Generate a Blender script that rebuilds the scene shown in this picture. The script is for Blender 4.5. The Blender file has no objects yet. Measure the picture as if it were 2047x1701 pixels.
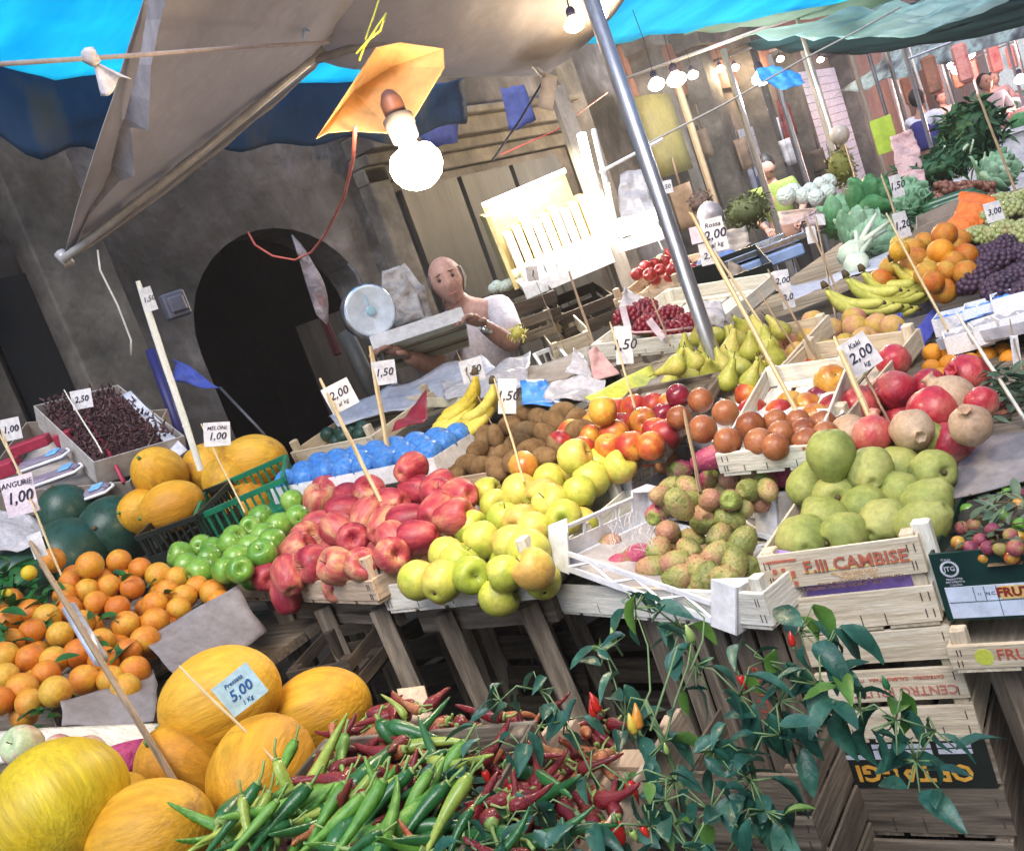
import bpy, bmesh, math, random
from mathutils import Vector, Matrix, Euler, noise
R = random.Random(7)
rad = math.radians
S = bpy.context.scene
COL = S.collection

# ---------------------------------------------------------------- camera, sky, sun, exposure
CF, CH, PSI, CROLL = 2000., 1.55, rad(35.9), rad(20)
PIT = math.atan(317/CF)
X0 = Vector((math.cos(PSI), math.sin(PSI), 0))
F0 = Vector((-math.sin(PSI)*math.cos(PIT), math.cos(PSI)*math.cos(PIT), -math.sin(PIT)))
U0 = X0.cross(F0)
CO = Vector((0, 0, CH))
cam = bpy.data.cameras.new('camera'); camo = bpy.data.objects.new('camera', cam); COL.objects.link(camo)
cam.sensor_fit = 'HORIZONTAL'; cam.sensor_width = 36; cam.lens = CF/2047*36; cam.clip_start = .05; cam.clip_end = 500
cc, cs = math.cos(CROLL), math.sin(CROLL)
xi, yi = cc*X0-cs*U0, cs*X0+cc*U0
camo.matrix_world = Matrix((xi, yi, -F0)).transposed().to_4x4(); camo.location = CO
S.camera = camo
S.view_settings.view_transform = 'Standard'; S.view_settings.look = 'None'
S.view_settings.exposure = 1.3; S.view_settings.gamma = 1
S.cycles.max_bounces = 7; S.cycles.diffuse_bounces = 2; S.cycles.transmission_bounces = 4; S.cycles.transparent_max_bounces = 8
S.cycles.caustics_reflective = False; S.cycles.caustics_refractive = False
S.cycles.use_denoising = True; S.cycles.sample_clamp_indirect = 6
W = bpy.data.worlds.new('World'); S.world = W; W.use_nodes = True
wn = W.node_tree
SUN_EL, SUN_AZ = rad(52), rad(150)      # azimuth of the sun from +Y clockwise
sky = wn.nodes.new('ShaderNodeTexSky'); sky.sky_type = 'NISHITA'; sky.sun_disc = False
sky.sun_elevation = SUN_EL; sky.sun_rotation = SUN_AZ; sky.air_density = 1.0; sky.dust_density = 1.2; sky.ozone_density = 2.
wn.links.new(sky.outputs[0], wn.nodes['Background'].inputs[0]); wn.nodes['Background'].inputs[1].default_value = .13
sl = bpy.data.lights.new('sun', 'SUN'); sl.energy = 1.2; sl.angle = rad(35); sl.color = (1, .97, .965)
so = bpy.data.objects.new('sun', sl); COL.objects.link(so)
sd = Vector((math.sin(SUN_AZ)*math.cos(SUN_EL), math.cos(SUN_AZ)*math.cos(SUN_EL), math.sin(SUN_EL)))
so.rotation_euler = sd.to_track_quat('Z', 'Y').to_euler()

# ---------------------------------------------------------------- pixel rays -> places in the world
def ray(px, py):
    u, v = px-1023.5, 850.5-py
    return F0 + (u*cc+v*cs)/CF*X0 + (-u*cs+v*cc)/CF*U0
def P(px, py, d): return CO + ray(px, py)*d
def G(px, py, z):
    r = ray(px, py); return CO + r*((z-CH)/r.z)
def WX(px, py, x):
    r = ray(px, py); return CO + r*(x/r.x)
def plane3(a, b, c):
    a, b, c = P(*a), P(*b), P(*c); n = (b-a).cross(c-a).normalized()
    def f(px, py):
        r = ray(px, py); return CO + r*((a-CO).dot(n)/r.dot(n))
    f.n = n if n.z > 0 else -n
    return f
TOCAM = -F0

# ---------------------------------------------------------------- materials
def rgb(c): return (c[0], c[1], c[2], 1)
def mat(name, cols, scale=3, rough=.55, rnd=.0, bump=None, stretch=None, speck=None, spec=.4, transl=0, emit=0, grad=None, metal=0, coat=0, detail=4, sss=0, blotch=None, alpha=1, fine=.3):
    m = bpy.data.materials.new(name); m.use_nodes = True
    nt = m.node_tree; N, L = nt.nodes, nt.links; b = N['Principled BSDF']
    tc = N.new('ShaderNodeTexCoord'); src = tc.outputs['Object']
    if stretch:
        mp = N.new('ShaderNodeMapping'); mp.inputs['Scale'].default_value = stretch; L.new(src, mp.inputs[0]); src = mp.outputs[0]
    oi = N.new('ShaderNodeObjectInfo')
    ad = N.new('ShaderNodeVectorMath'); ad.operation = 'ADD'
    ml = N.new('ShaderNodeMath'); ml.operation = 'MULTIPLY'; ml.inputs[1].default_value = 37.
    L.new(oi.outputs['Random'], ml.inputs[0]); L.new(src, ad.inputs[0]); L.new(ml.outputs[0], ad.inputs[1]); vec = ad.outputs[0]
    no = N.new('ShaderNodeTexNoise'); no.inputs['Scale'].default_value = scale; no.inputs['Detail'].default_value = detail; no.inputs['Roughness'].default_value = .6
    L.new(vec, no.inputs['Vector']); fac = no.outputs['Fac']
    mr = N.new('ShaderNodeMapRange'); mr.inputs[1].default_value = .3; mr.inputs[2].default_value = .7; L.new(fac, mr.inputs[0]); fac = mr.outputs[0]
    if grad:   # grad = (axis, weight): the fruit's own colouring along its axis
        sx = N.new('ShaderNodeSeparateXYZ'); L.new(tc.outputs['Object'], sx.inputs[0])
        g = N.new('ShaderNodeMath'); g.operation = 'MULTIPLY_ADD'; g.inputs[1].default_value = grad[1]
        L.new(sx.outputs[grad[0]], g.inputs[0]); L.new(fac, g.inputs[2]); fac = g.outputs[0]
    if rnd:
        r1 = N.new('ShaderNodeMath'); r1.operation = 'MULTIPLY_ADD'; r1.inputs[1].default_value = rnd*2
        L.new(oi.outputs['Random'], r1.inputs[0])
        r2 = N.new('ShaderNodeMath'); r2.operation = 'SUBTRACT'; r2.inputs[1].default_value = rnd; L.new(fac, r2.inputs[0]); L.new(r2.outputs[0], r1.inputs[2]); fac = r1.outputs[0]
    cr = N.new('ShaderNodeValToRGB'); e = cr.color_ramp.elements
    while len(e) < len(cols): e.new(.5)
    for i, c in enumerate(cols): e[i].position = i/max(1, len(cols)-1); e[i].color = rgb(c)
    if len(cols) == 1: e[1].color = rgb(cols[0]); e[0].position = 0; e[1].position = 1
    L.new(fac, cr.inputs[0]); col = cr.outputs[0]
    if speck:  # (colour, scale, size)
        vo = N.new('ShaderNodeTexVoronoi'); vo.inputs['Scale'].default_value = speck[1]; L.new(tc.outputs['Object'], vo.inputs['Vector'])
        lt = N.new('ShaderNodeMapRange'); lt.inputs[1].default_value = speck[2]*.6; lt.inputs[2].default_value = speck[2]; lt.inputs[3].default_value = 1; lt.inputs[4].default_value = 0
        L.new(vo.outputs['Distance'], lt.inputs[0])
        mx = N.new('ShaderNodeMix'); mx.data_type = 'RGBA'; L.new(lt.outputs[0], mx.inputs[0]); L.new(col, mx.inputs[6]); mx.inputs[7].default_value = rgb(speck[0]); col = mx.outputs[2]
    if blotch:  # (colour, scale, threshold): stains with a shape of their own
        n2 = N.new('ShaderNodeTexNoise'); n2.inputs['Scale'].default_value = blotch[1]; n2.inputs['Detail'].default_value = 6; L.new(vec, n2.inputs['Vector'])
        lt = N.new('ShaderNodeMapRange'); lt.inputs[1].default_value = blotch[2]; lt.inputs[2].default_value = blotch[2]+.12; L.new(n2.outputs['Fac'], lt.inputs[0])
        mx = N.new('ShaderNodeMix'); mx.data_type = 'RGBA'; L.new(lt.outputs[0], mx.inputs[0]); L.new(col, mx.inputs[6]); mx.inputs[7].default_value = rgb(blotch[0]); col = mx.outputs[2]
    if fine:
        n4 = N.new('ShaderNodeTexNoise'); n4.inputs['Scale'].default_value = scale*7; n4.inputs['Detail'].default_value = 5; n4.inputs['Roughness'].default_value = .7; L.new(vec, n4.inputs['Vector'])
        f4 = N.new('ShaderNodeMapRange'); f4.inputs[1].default_value = .3; f4.inputs[2].default_value = .7; f4.inputs[3].default_value = 1-fine; f4.inputs[4].default_value = 1+fine*.35; L.new(n4.outputs['Fac'], f4.inputs[0])
        vm = N.new('ShaderNodeVectorMath'); vm.operation = 'SCALE'; L.new(col, vm.inputs[0]); L.new(f4.outputs[0], vm.inputs['Scale']); col = vm.outputs[0]
    L.new(col, b.inputs['Base Color'])
    b.inputs['Roughness'].default_value = rough; b.inputs['Specular IOR Level'].default_value = spec; b.inputs['Metallic'].default_value = metal
    b.inputs['Coat Weight'].default_value = coat; b.inputs['Coat Roughness'].default_value = .15
    if sss: b.inputs['Subsurface Weight'].default_value = sss; b.inputs['Subsurface Scale'].default_value = .02
    if alpha < 1: b.inputs['Alpha'].default_value = alpha
    if emit: L.new(col, b.inputs['Emission Color']); b.inputs['Emission Strength'].default_value = emit
    if bump:
        n3 = N.new('ShaderNodeTexNoise'); n3.inputs['Scale'].default_value = bump[0]; n3.inputs['Detail'].default_value = 4; L.new(vec, n3.inputs['Vector'])
        bp = N.new('ShaderNodeBump'); bp.inputs['Strength'].default_value = bump[1]; bp.inputs['Distance'].default_value = .02 if len(bump) < 3 else bump[2]
        L.new(n3.outputs['Fac'], bp.inputs['Height']); L.new(bp.outputs[0], b.inputs['Normal'])
    if transl:
        t = N.new('ShaderNodeBsdfTranslucent'); L.new(col, t.inputs[0]); ms = N.new('ShaderNodeMixShader'); ms.inputs[0].default_value = transl
        L.new(b.outputs[0], ms.inputs[1]); L.new(t.outputs[0], ms.inputs[2]); L.new(ms.outputs[0], N['Material Output'].inputs[0])
    return m

def wood(name, c1, c2, ax, dirt=.62, stain=(.05, .04, .03)):
    st = [9., 9., 9.]; st[ax] = .7
    return mat(name, [tuple(x*.72 for x in c1), c1, c2], scale=9, rough=.75, rnd=.22, bump=(22, .35, .004), stretch=tuple(st), spec=.2, blotch=(stain, 3 if dirt < .6 else 1.6, dirt))
PALE = ((.72, .60, .43), (.86, .77, .60)); GREY = ((.20, .16, .12), (.34, .28, .21)); WHITE = ((.82, .78, .66), (.93, .90, .80)); PINK = ((.62, .47, .33), (.75, .58, .42))
WM = {}
def wd(tone, ax):
    k = (tone, ax)
    if k not in WM:
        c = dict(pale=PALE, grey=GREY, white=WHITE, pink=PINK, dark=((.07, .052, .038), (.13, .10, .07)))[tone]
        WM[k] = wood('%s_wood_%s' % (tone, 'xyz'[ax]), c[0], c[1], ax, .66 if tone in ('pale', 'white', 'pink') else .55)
    return WM[k]
M = {}
M['staple'] = mat('staple', [(.08, .07, .07)], rough=.5)
M['black'] = mat('shade_black', [(.012, .012, .014)], rough=.9)  # flat black holding the shade of the wall gap and hand hole
M['ink'] = mat('ink', [(.02, .02, .05)], rough=.8)
M['inkblue'] = mat('ink_blue', [(.03, .12, .35)], rough=.8)
M['inkred'] = mat('ink_red', [(.5, .08, .05), (.6, .14, .08)], rough=.8)
M['card'] = mat('card', [(.78, .76, .78), (.86, .84, .85)], scale=9, rough=.7, transl=.15)
M['cardcyan'] = mat('card_cyan', [(.55, .82, .88), (.68, .88, .92)], scale=9, rough=.6, transl=.15)
M['cardpink'] = mat('card_pink', [(.85, .68, .76), (.88, .8, .86)], scale=12, rough=.7, transl=.15)
M['bamboo'] = mat('bamboo', [(.62, .45, .22), (.78, .62, .36), (.66, .48, .25)], scale=5, rough=.45, stretch=(14, 14, 1), bump=(9, .2, .003), blotch=((.22, .15, .08), 3, .66))
M['bamboowhite'] = mat('bamboo_white', [(.8, .77, .66), (.93, .9, .8)], scale=6, rough=.5, stretch=(14, 14, 1.5), blotch=((.12, .1, .08), 3.5, .68))
M['bamboobrown'] = mat('bamboo_brown', [(.30, .2, .12), (.46, .33, .2)], scale=6, rough=.6, stretch=(14, 14, 1.5), blotch=((.1, .07, .05), 3, .62))
M['white_plastic'] = mat('white_plastic', [(.86, .87, .9), (.92, .92, .93)], scale=4, rough=.35, sss=.0, blotch=((.5, .47, .42), 5, .68))
M['foam'] = mat('foam_tray', [(.88, .87, .88), (.93, .92, .93)], scale=30, rough=.6, bump=(200, .2, .002))
M['greyplastic'] = mat('grey_film', [(.35, .33, .34), (.5, .48, .5)], scale=8, rough=.3, bump=(14, .6, .01))
M['purple'] = mat('purple_paper', [(.30, .18, .58), (.42, .28, .72)], scale=6, rough=.55, bump=(12, .6, .02))
M['greypaper'] = mat('grey_paper', [(.20, .18, .185), (.28, .26, .265)], scale=5, rough=.8, bump=(10, .5, .02))
M['whitepaper'] = mat('white_paper', [(.46, .48, .58), (.66, .67, .74)], scale=5, rough=.6, bump=(9, .8, .02))
M['greenplastic'] = mat('green_plastic', [(.01, .16, .09), (.015, .24, .13)], scale=6, rough=.4)
M['darkgreen'] = mat('dark_green_board', [(.008, .035, .03), (.012, .05, .04)], scale=4, rough=.35)
M['blackplastic'] = mat('black_plastic', [(.012, .016, .014), (.02, .025, .02)], scale=5, rough=.4)
M['bluewrap'] = mat('blue_wrap', [(.03, .20, .80), (.14, .45, 1.0)], scale=9, rough=.3, bump=(30, .8, .01), coat=.3)
M['bluecard'] = mat('blue_card', [(.08, .09, .42), (.12, .15, .6)], scale=5, rough=.5)
M['cardboard'] = mat('cardboard', [(.28, .23, .19), (.38, .32, .27)], scale=4, rough=.8, bump=(30, .15, .004))
M['cream'] = mat('cream_card', [(.42, .38, .35), (.54, .5, .47)], scale=4, rough=.7)
M['steel'] = mat('steel_pole', [(.42, .43, .46), (.62, .62, .66)], scale=5, rough=.32, metal=.85, stretch=(6, 6, 1), blotch=((.16, .14, .13), 2.5, .62))
M['darkmetal'] = mat('dark_metal', [(.07, .07, .09), (.13, .13, .15)], scale=6, rough=.5, metal=.5)
M['chrome'] = mat('chrome', [(.6, .62, .66), (.8, .82, .86)], scale=6, rough=.22, metal=.9)

# ---------------------------------------------------------------- mesh builder
class MB:
    def __init__(s): s.v = []; s.f = []; s.m = []
    def add(s, vs, fs, T=None, mi=0):
        o = len(s.v)
        s.v += [tuple(T @ Vector(v)) if T else tuple(v) for v in vs]
        for f in fs: s.f.append(tuple(i+o for i in f)); s.m.append(mi)
        return s
    def box(s, c, z, T=None, mi=0, j=0):
        x, y, w = z[0]/2, z[1]/2, z[2]/2
        vs = [(c[0]+a*x+(R.uniform(-j, j) if j else 0), c[1]+b*y+(R.uniform(-j, j) if j else 0), c[2]+d*w+(R.uniform(-j, j) if j else 0)) for a in (-1, 1) for b in (-1, 1) for d in (-1, 1)]
        return s.add(vs, [(0, 1, 3, 2), (4, 6, 7, 5), (0, 4, 5, 1), (2, 3, 7, 6), (0, 2, 6, 4), (1, 5, 7, 3)], T, mi)
    def tube(s, pts, rr, n=8, T=None, mi=0, flat=1):
        pts = [Vector(p) for p in pts]; rr = rr if isinstance(rr, (list, tuple)) else [rr]*len(pts)
        vs = []; fs = []; up = None
        for i, p in enumerate(pts):
            t = (pts[min(i+1, len(pts)-1)]-pts[max(i-1, 0)]).normalized()
            if up is None: up = Vector((0, 0, 1)) if abs(t.z) < .9 else Vector((1, 0, 0))
            a = t.cross(up).normalized(); b = a.cross(t).normalized(); up = b
            for k in range(n):
                q = 2*math.pi*k/n; vs.append(p+a*math.cos(q)*rr[i]+b*math.sin(q)*rr[i]*flat)
        for i in range(len(pts)-1):
            for k in range(n): fs.append((i*n+k, i*n+(k+1) % n, (i+1)*n+(k+1) % n, (i+1)*n+k))
        fs.append(tuple(range(n-1, -1, -1))); fs.append(tuple((len(pts)-1)*n+k for k in range(n)))
        return s.add(vs, fs, T, mi)
    def lathe(s, prof, n=20, T=None, mi=0, fn=None):
        vs = []; fs = []; m = len(prof)
        for i, (r, z) in enumerate(prof):
            for k in range(n):
                a = 2*math.pi*k/n; rr = r*(fn(i/(m-1), a) if fn else 1)
                vs.append((rr*math.cos(a), rr*math.sin(a), z))
        for i in range(m-1):
            for k in range(n): fs.append((i*n+k, i*n+(k+1) % n, (i+1)*n+(k+1) % n, (i+1)*n+k))
        fs.append(tuple(range(n-1, -1, -1))); fs.append(tuple((m-1)*n+k for k in range(n)))
        return s.add(vs, fs, T, mi)
    def grid(s, fn, nu, nv, mi=0, T=None):
        vs = [fn(i/nu, j/nv) for j in range(nv+1) for i in range(nu+1)]; w = nu+1
        return s.add(vs, [(j*w+i, j*w+i+1, (j+1)*w+i+1, (j+1)*w+i) for j in range(nv) for i in range(nu)], T, mi)
    def mesh(s, name, mats, smooth=False):
        me = bpy.data.meshes.new(name); me.from_pydata(s.v, [], s.f); me.update()
        for m in (mats if isinstance(mats, (list, tuple)) else [mats]): me.materials.append(m)
        me.polygons.foreach_set('material_index', s.m)
        if smooth: me.polygons.foreach_set('use_smooth', [True]*len(me.polygons))
        return me
    def build(s, name, mats, parent=None, smooth=False, mw=None, bevel=0, solid=0):
        o = bpy.data.objects.new(name, s.mesh(name, mats, smooth)); COL.objects.link(o)
        if parent: o.parent = parent
        if mw is not None: o.matrix_local = mw
        if bevel:
            b = o.modifiers.new('b', 'BEVEL'); b.width = bevel; b.segments = 1; b.limit_method = 'ANGLE'
        if solid:
            b = o.modifiers.new('s', 'SOLIDIFY'); b.thickness = solid; b.offset = 0
        return o
def tag(o, label=None, cat=None, group=None, kind=None):
    if label: o['label'] = label
    if cat: o['category'] = cat
    if group: o['group'] = group
    if kind: o['kind'] = kind
    return o
def thing(name, label, cat, mw=None, group=None):
    o = bpy.data.objects.new(name, None); COL.objects.link(o); o.empty_display_size = .05
    if mw is not None: o.matrix_world = mw if isinstance(mw, Matrix) else Matrix.Translation(mw)
    return tag(o, label, cat, group)
def frame(a, b, c):
    """local frame: origin a, x towards b, y towards c; also the two lengths"""
    a, b, c = Vector(a), Vector(b), Vector(c); x = (b-a).normalized(); y = (c-a)-(c-a).dot(x)*x; D = y.length; y.normalize(); z = x.cross(y)
    m = Matrix((x, y, z)).transposed().to_4x4(); m.translation = a
    return m, (b-a).length, D
def TR(loc, rot=(0, 0, 0), sc=1):
    sc = sc if isinstance(sc, (tuple, list)) else (sc, sc, sc)
    return Matrix.Translation(loc) @ Euler(rot).to_matrix().to_4x4() @ Matrix.Diagonal((*sc, 1))
def lettering(s, size, m, parent, T, name='lettering', ext=.0004, shear=0, bold=0):
    cu = bpy.data.curves.new(name, 'FONT'); cu.body = s; cu.size = size; cu.align_x = 'CENTER'; cu.align_y = 'CENTER'; cu.extrude = ext; cu.shear = shear; cu.offset = bold*size; cu.resolution_u = 2
    t = bpy.data.objects.new(name, cu); COL.objects.link(t); bpy.context.view_layer.update()
    me = bpy.data.meshes.new_from_object(t.evaluated_get(bpy.context.evaluated_depsgraph_get()))
    bpy.data.objects.remove(t); me.materials.clear(); me.materials.append(m)
    o = bpy.data.objects.new(name, me); COL.objects.link(o); o.parent = parent; o.matrix_local = T
    return o
FRONT = Euler((math.pi/2, 0, 0)).to_matrix().to_4x4()   # text plane that faces -y

# ---------------------------------------------------------------- crates and trays
def wood_crate(mw, w, d, h, tone, label, group=None, slats=2, post=None, gap=.02, name='fruit_crate', cat='crate', ft=None, posts_out=.0, staples=True, backs=True, dirty=False):
    t = thing(name, label, cat, mw, group); post = post or h; ft = ft or tone; th = .007
    pt = .024
    for x in (th+pt/2, w-th-pt/2):
        for y in (th+pt/2+.001, d-th-pt/2-.001):
            b = MB(); hh = post+posts_out
            b.box((x, y, .002+hh/2), (pt, pt, hh-.002), j=.001); b.build('corner_post', wd(tone, 2), t, bevel=.002)
    sh = (h-gap*(slats-1))/slats; fronts = []
    for k in range(slats):
        z = k*(sh+gap)+sh/2
        for y, nm in ((th/2, 'front_slat'), (d-th/2, 'back_slat')):
            if nm == 'back_slat' and not backs: continue
            b = MB(); b.box((w/2, y, z), (w, th, sh), j=.0012)
            if staples and nm == 'front_slat':
                for x in (.012, .02, w-.012, w-.02) if not dirty else (.015, w-.015):
                    for q in (-.25, .22): b.box((x+R.uniform(-.003, .003), y-th/2-.0012, z+sh*q), (.0018, .0018, min(.016, sh*.3)), TR((0, 0, 0)), mi=1)
            if staples and nm == 'front_slat' and k == 0:
                for q in (.25, .5, .75): b.box((w*q+R.uniform(-.02, .02), y-th/2-.0012, z-sh*.3), (.0015, .0018, sh*.33), mi=1)
            o = b.build(nm, [wd(ft if nm == 'front_slat' else tone, 0), M['staple']], t, bevel=.0012)
            if nm == 'front_slat': fronts.append(o)
        for x in (th/2, w-th/2):
            b = MB(); b.box((x, d/2, z+.001), (th-.001, d-2*th-.002, sh), j=.001); b.build('side_slat', wd(tone, 1), t, bevel=.0012)
    b = MB(); n = max(3, int(w/.085))
    for k in range(n): b.box((w*(k+.5)/n, d/2, -.004), (w/n-.012, d-.004, .007))
    for y in (.03, d-.03): b.box((w/2, y, .0035), (w-.06, .03, .006))
    b.build('base', wd(tone, 1), t)
    return t, fronts
def plastic_crate(mw, w, d, h, label, group=None):
    t = thing('plastic_crate', label, 'crate', mw, group); m = M['white_plastic']
    b = MB(); b.box((w/2, d/2, .004), (w-.01, d-.01, .006)); b.build('base', m, t)
    b = MB(); b.box((w/2, d/2, .0075), (w-.03, d-.03, .001)); b.build('film_liner', M['greyplastic'], t)
    for c in ((0, 0), (1, 0), (0, 1), (1, 1)):     # solid gusset corners, taller than the rim
        sx, sy = (1-2*c[0]), (1-2*c[1]); b = MB(); X, Y = c[0]*w, c[1]*d; k = .055
        b.box((X+sx*k/2, Y+sy*.002, h/2+.008), (k, .004, h+.016)); b.box((X+sx*.002, Y+sy*k/2, h/2+.008), (.004, k, h+.016))
        b.add([(X+sx*.002, Y+sy*.002, h+.016), (X+sx*k, Y+sy*.002, h+.016), (X+sx*.002, Y+sy*k, h+.016), (X+sx*.002, Y+sy*.002, h+.011), (X+sx*k, Y+sy*.002, h+.011), (X+sx*.002, Y+sy*k, h+.011)], [(0, 1, 2), (3, 5, 4), (1, 4, 5, 2), (0, 3, 4, 1), (0, 2, 5, 3)])
        b.build('corner_gusset', m, t)
    for nm, L, T in (('front_lattice', w, TR((0, .002, 0))), ('back_lattice', w, TR((0, d-.002, 0)))):
        b = MB(); hl = h*.66; b.box((L/2, 0, hl-.005), (L-.11, .006, .009), T); b.box((L/2, 0, .012), (L-.11, .006, .012), T)
        n = 6; s0 = .055; st = (L-.11)/n
        for k in range(n):
            x0 = s0+k*st
            a, c = ((x0, 0, .016), (x0+st, 0, hl-.008)) if k % 2 == 0 else ((x0, 0, hl-.008), (x0+st, 0, .016))
            b.tube([a, c], .0033, 4, T); b.tube([(x0+st/2, 0, .016), (x0+st/2, 0, hl-.008)], .0025, 4, T) if k in (1, 4) else None
        b.build(nm, m, t)
    for nm, x in (('side_panel', .002), ('side_panel', w-.002)):
        b = MB(); b.box((x, d/2, h*.28), (.004, d-.11, h*.56)); b.box((x, d/2, h-.003), (.007, d-.11, .008))
        for k in range(1, 4): b.box((x, .055+(d-.11)*k/4, h*.75), (.004, .006, h*.42))
        b.build(nm, m, t)
    return t
def open_box(mw, w, d, h, mo, label, name='cardboard_box', cat='box', group=None, mi=None, th=.005, flare=0, holes=0):
    t = thing(name, label, cat, mw, group); mi = mi or mo
    for nm, c, z in (('front_panel', (w/2, th/2, h/2), (w, th, h)), ('back_panel', (w/2, d-th/2, h/2), (w, th, h)), ('side_panel', (th/2, d/2, h/2), (th-.001, d-2*th-.001, h-.001)), ('side_panel', (w-th/2, d/2, h/2), (th-.001, d-2*th-.001, h-.001)), ('base', (w/2, d/2, th/2), (w-2*th-.002, d-2*th-.002, th-.001))):
        b = MB(); b.box(c, z); o = b.build(nm, mo if nm != 'base' else mi, t)
    return t

# ---------------------------------------------------------------- fruit shapes, one unit across
def sph(n=14):
    return [(.5*math.sin(math.pi*max(.02, min(.98, i/n))), -.5*math.cos(math.pi*i/n)) for i in range(n+1)]
FM = {}
def shape(kind, mats, seed=0):
    k = (kind, mats[0].name, seed)
    if k in FM: return FM[k]
    r = random.Random(seed*13+5); b = MB(); ph = [r.uniform(0, 6.28) for _ in range(6)]
    lump = lambda amp, f1=2, f2=3: (lambda t, a: 1+amp*(math.sin(f1*a+ph[0])*math.sin(3*t*math.pi+ph[1])+.6*math.sin(f2*a+ph[2]+4*t)))
    if kind == 'ball': b.lathe(sph(14), 20, fn=lump(.012))
    elif kind == 'apple':
        pr = [(.01, .33), (.06, .35), (.13, .41), (.22, .45), (.34, .43), (.44, .32), (.5, .14), (.5, -.03), (.45, -.2), (.37, -.33), (.27, -.41), (.17, -.45), (.10, -.44), (.03, -.40)]
        b.lathe([(x, z) for x, z in pr][::-1], 22, fn=lambda t, a: 1+.025*math.sin(5*a+ph[0])*(abs(t-.5)*2)**2+.02*math.sin(a+ph[1]))
        b.tube([(0, 0, .33), (.015, 0, .42), (.05, .01, .52)], [.018, .014, .02], 5, mi=1)
        b.tube([(0, 0, -.42), (0, 0, -.39)], [.05, .03], 6, mi=1)
    elif kind == 'red_apple':
        pr = [(.01, .40), (.08, .43), (.16, .50), (.26, .53), (.38, .48), (.46, .35), (.49, .15), (.46, -.06), (.40, -.25), (.33, -.41), (.26, -.5), (.17, -.53), (.09, -.49), (.02, -.45)]
        b.lathe(pr[::-1], 22, fn=lambda t, a: 1+.06*math.sin(5*a+ph[0])*(1-t)**2+.03*math.sin(a+ph[1]))
        b.tube([(0, 0, .40), (.01, 0, .5), (.04, .02, .6)], [.018, .013, .02], 5, mi=1)
    elif kind == 'quince':
        pr = [(.02, .50), (.09, .56), (.17, .56), (.22, .49), (.30, .40), (.41, .27), (.5, .05), (.5, -.14), (.43, -.32), (.32, -.44), (.20, -.50), (.12, -.47), (.04, -.40)]
        b.lathe(pr[::-1], 24, fn=lambda t, a: 1+.07*math.sin(5*a+ph[0])*abs(t-.5)*2+.06*math.sin(2*a+ph[1]+2*t)+.012*math.sin(6*a+7*t+ph[2]))
        b.tube([(0, 0, -.45), (.01, 0, -.50)], [.07, .05], 6, mi=1)
    elif kind == 'pear':
        pr = [(.01, .92), (.05, .93), (.11, .88), (.15, .74), (.19, .56), (.27, .38), (.38, .2), (.46, 0), (.47, -.16), (.40, -.33), (.27, -.44), (.12, -.46), (.03, -.42)]
        sh = r.uniform(-.12, .12); b.lathe(pr[::-1], 20, fn=lump(.03))
        b.v = [(x+sh*max(0, z)**1.5, y, z) for x, y, z in b.v]; b.tube([(sh*.8, 0, .9), (sh*.8+.03, 0, 1.06), (sh+.08, .02, 1.2)], [.025, .018, .028], 5, mi=1)
    elif kind == 'prickly':
        pr = [(.03, -.66), (.2, -.62), (.36, -.46), (.47, -.2), (.5, .08), (.46, .36), (.37, .56), (.28, .66), (.22, .66), (.10, .61), (.02, .60)]
        b.lathe(pr, 20, fn=lump(.02))
        for i in range(34):
            t = (i+.5)/34; z = -.5+1.05*t; rr = next((.5 for _ in ()), None); a = i*2.4
            rr = .5*math.sqrt(max(.05, 1-(abs(z-.08)/.78)**2.2)); b.box((0, 0, 0), (.035, .035, .03), TR((rr*math.cos(a), rr*math.sin(a), z), (0, 0, a)), mi=1)
    elif kind == 'pom':
        b.lathe([(.03, -.44)]+sph(14)[2:13]+[(.2, .46), (.13, .50), (.11, .58), (.15, .66), (.12, .66), (.07, .56), (.02, .54)], 24, fn=lambda t, a: (1+.025*math.sin(6*a+ph[0])+.02*math.sin(3*a+ph[1]+5*t)) if t < .8 else (1+.25*math.sin(6*a)*(t-.7)*3))
    elif kind == 'kiwi': b.lathe([(x*.86, z*1.25) for x, z in sph(12)], 16, fn=lump(.015)); b.tube([(0, 0, .6), (0, 0, .65)], [.07, .05], 6, mi=1)
    elif kind == 'melon':
        b.lathe([(x*.98, z*1.22) for x, z in sph(20)], 48, fn=lambda t, a: 1+.010*math.sin(10*a+ph[0])*math.sin(math.pi*t)+.012*math.sin(2*a+ph[1])); b.tube([(0, 0, .58), (.01, 0, .63), (.03, 0, .67)], [.05, .03, .035], 6, mi=1)
    elif kind == 'ribbed':
        b.lathe([(x*1.02, z*.92) for x, z in sph(22)], 64, fn=lambda t, a: 1+.034*abs(math.sin(7*a+ph[0]+.5*math.sin(4*t)))**.6*math.sin(math.pi*t)-.02); b.tube([(0, 0, -.44), (.01, 0, -.50)], [.07, .05], 7, mi=1)
    elif kind == 'watermelon': b.lathe([(x, z*1.15) for x, z in sph(18)], 36, fn=lump(.006)); b.tube([(0, 0, .56), (.02, 0, .62)], [.04, .025], 6, mi=1)
    elif kind == 'peach':
        pr = [(.01, .40), (.08, .44), (.2, .47), (.34, .4), (.45, .25), (.5, .02), (.46, -.2), (.36, -.36), (.2, -.47), (.05, -.5)]
        b.lathe(pr[::-1], 20, fn=lambda t, a: 1-.06*math.exp(-((a-3.14)/.25)**2)+.01*math.sin(3*a)); b.tube([(0, 0, .38), (0, 0, .42)], [.05, .03], 5, mi=1)
    FM[k] = b.mesh(kind, mats, True); return FM[k]

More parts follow.
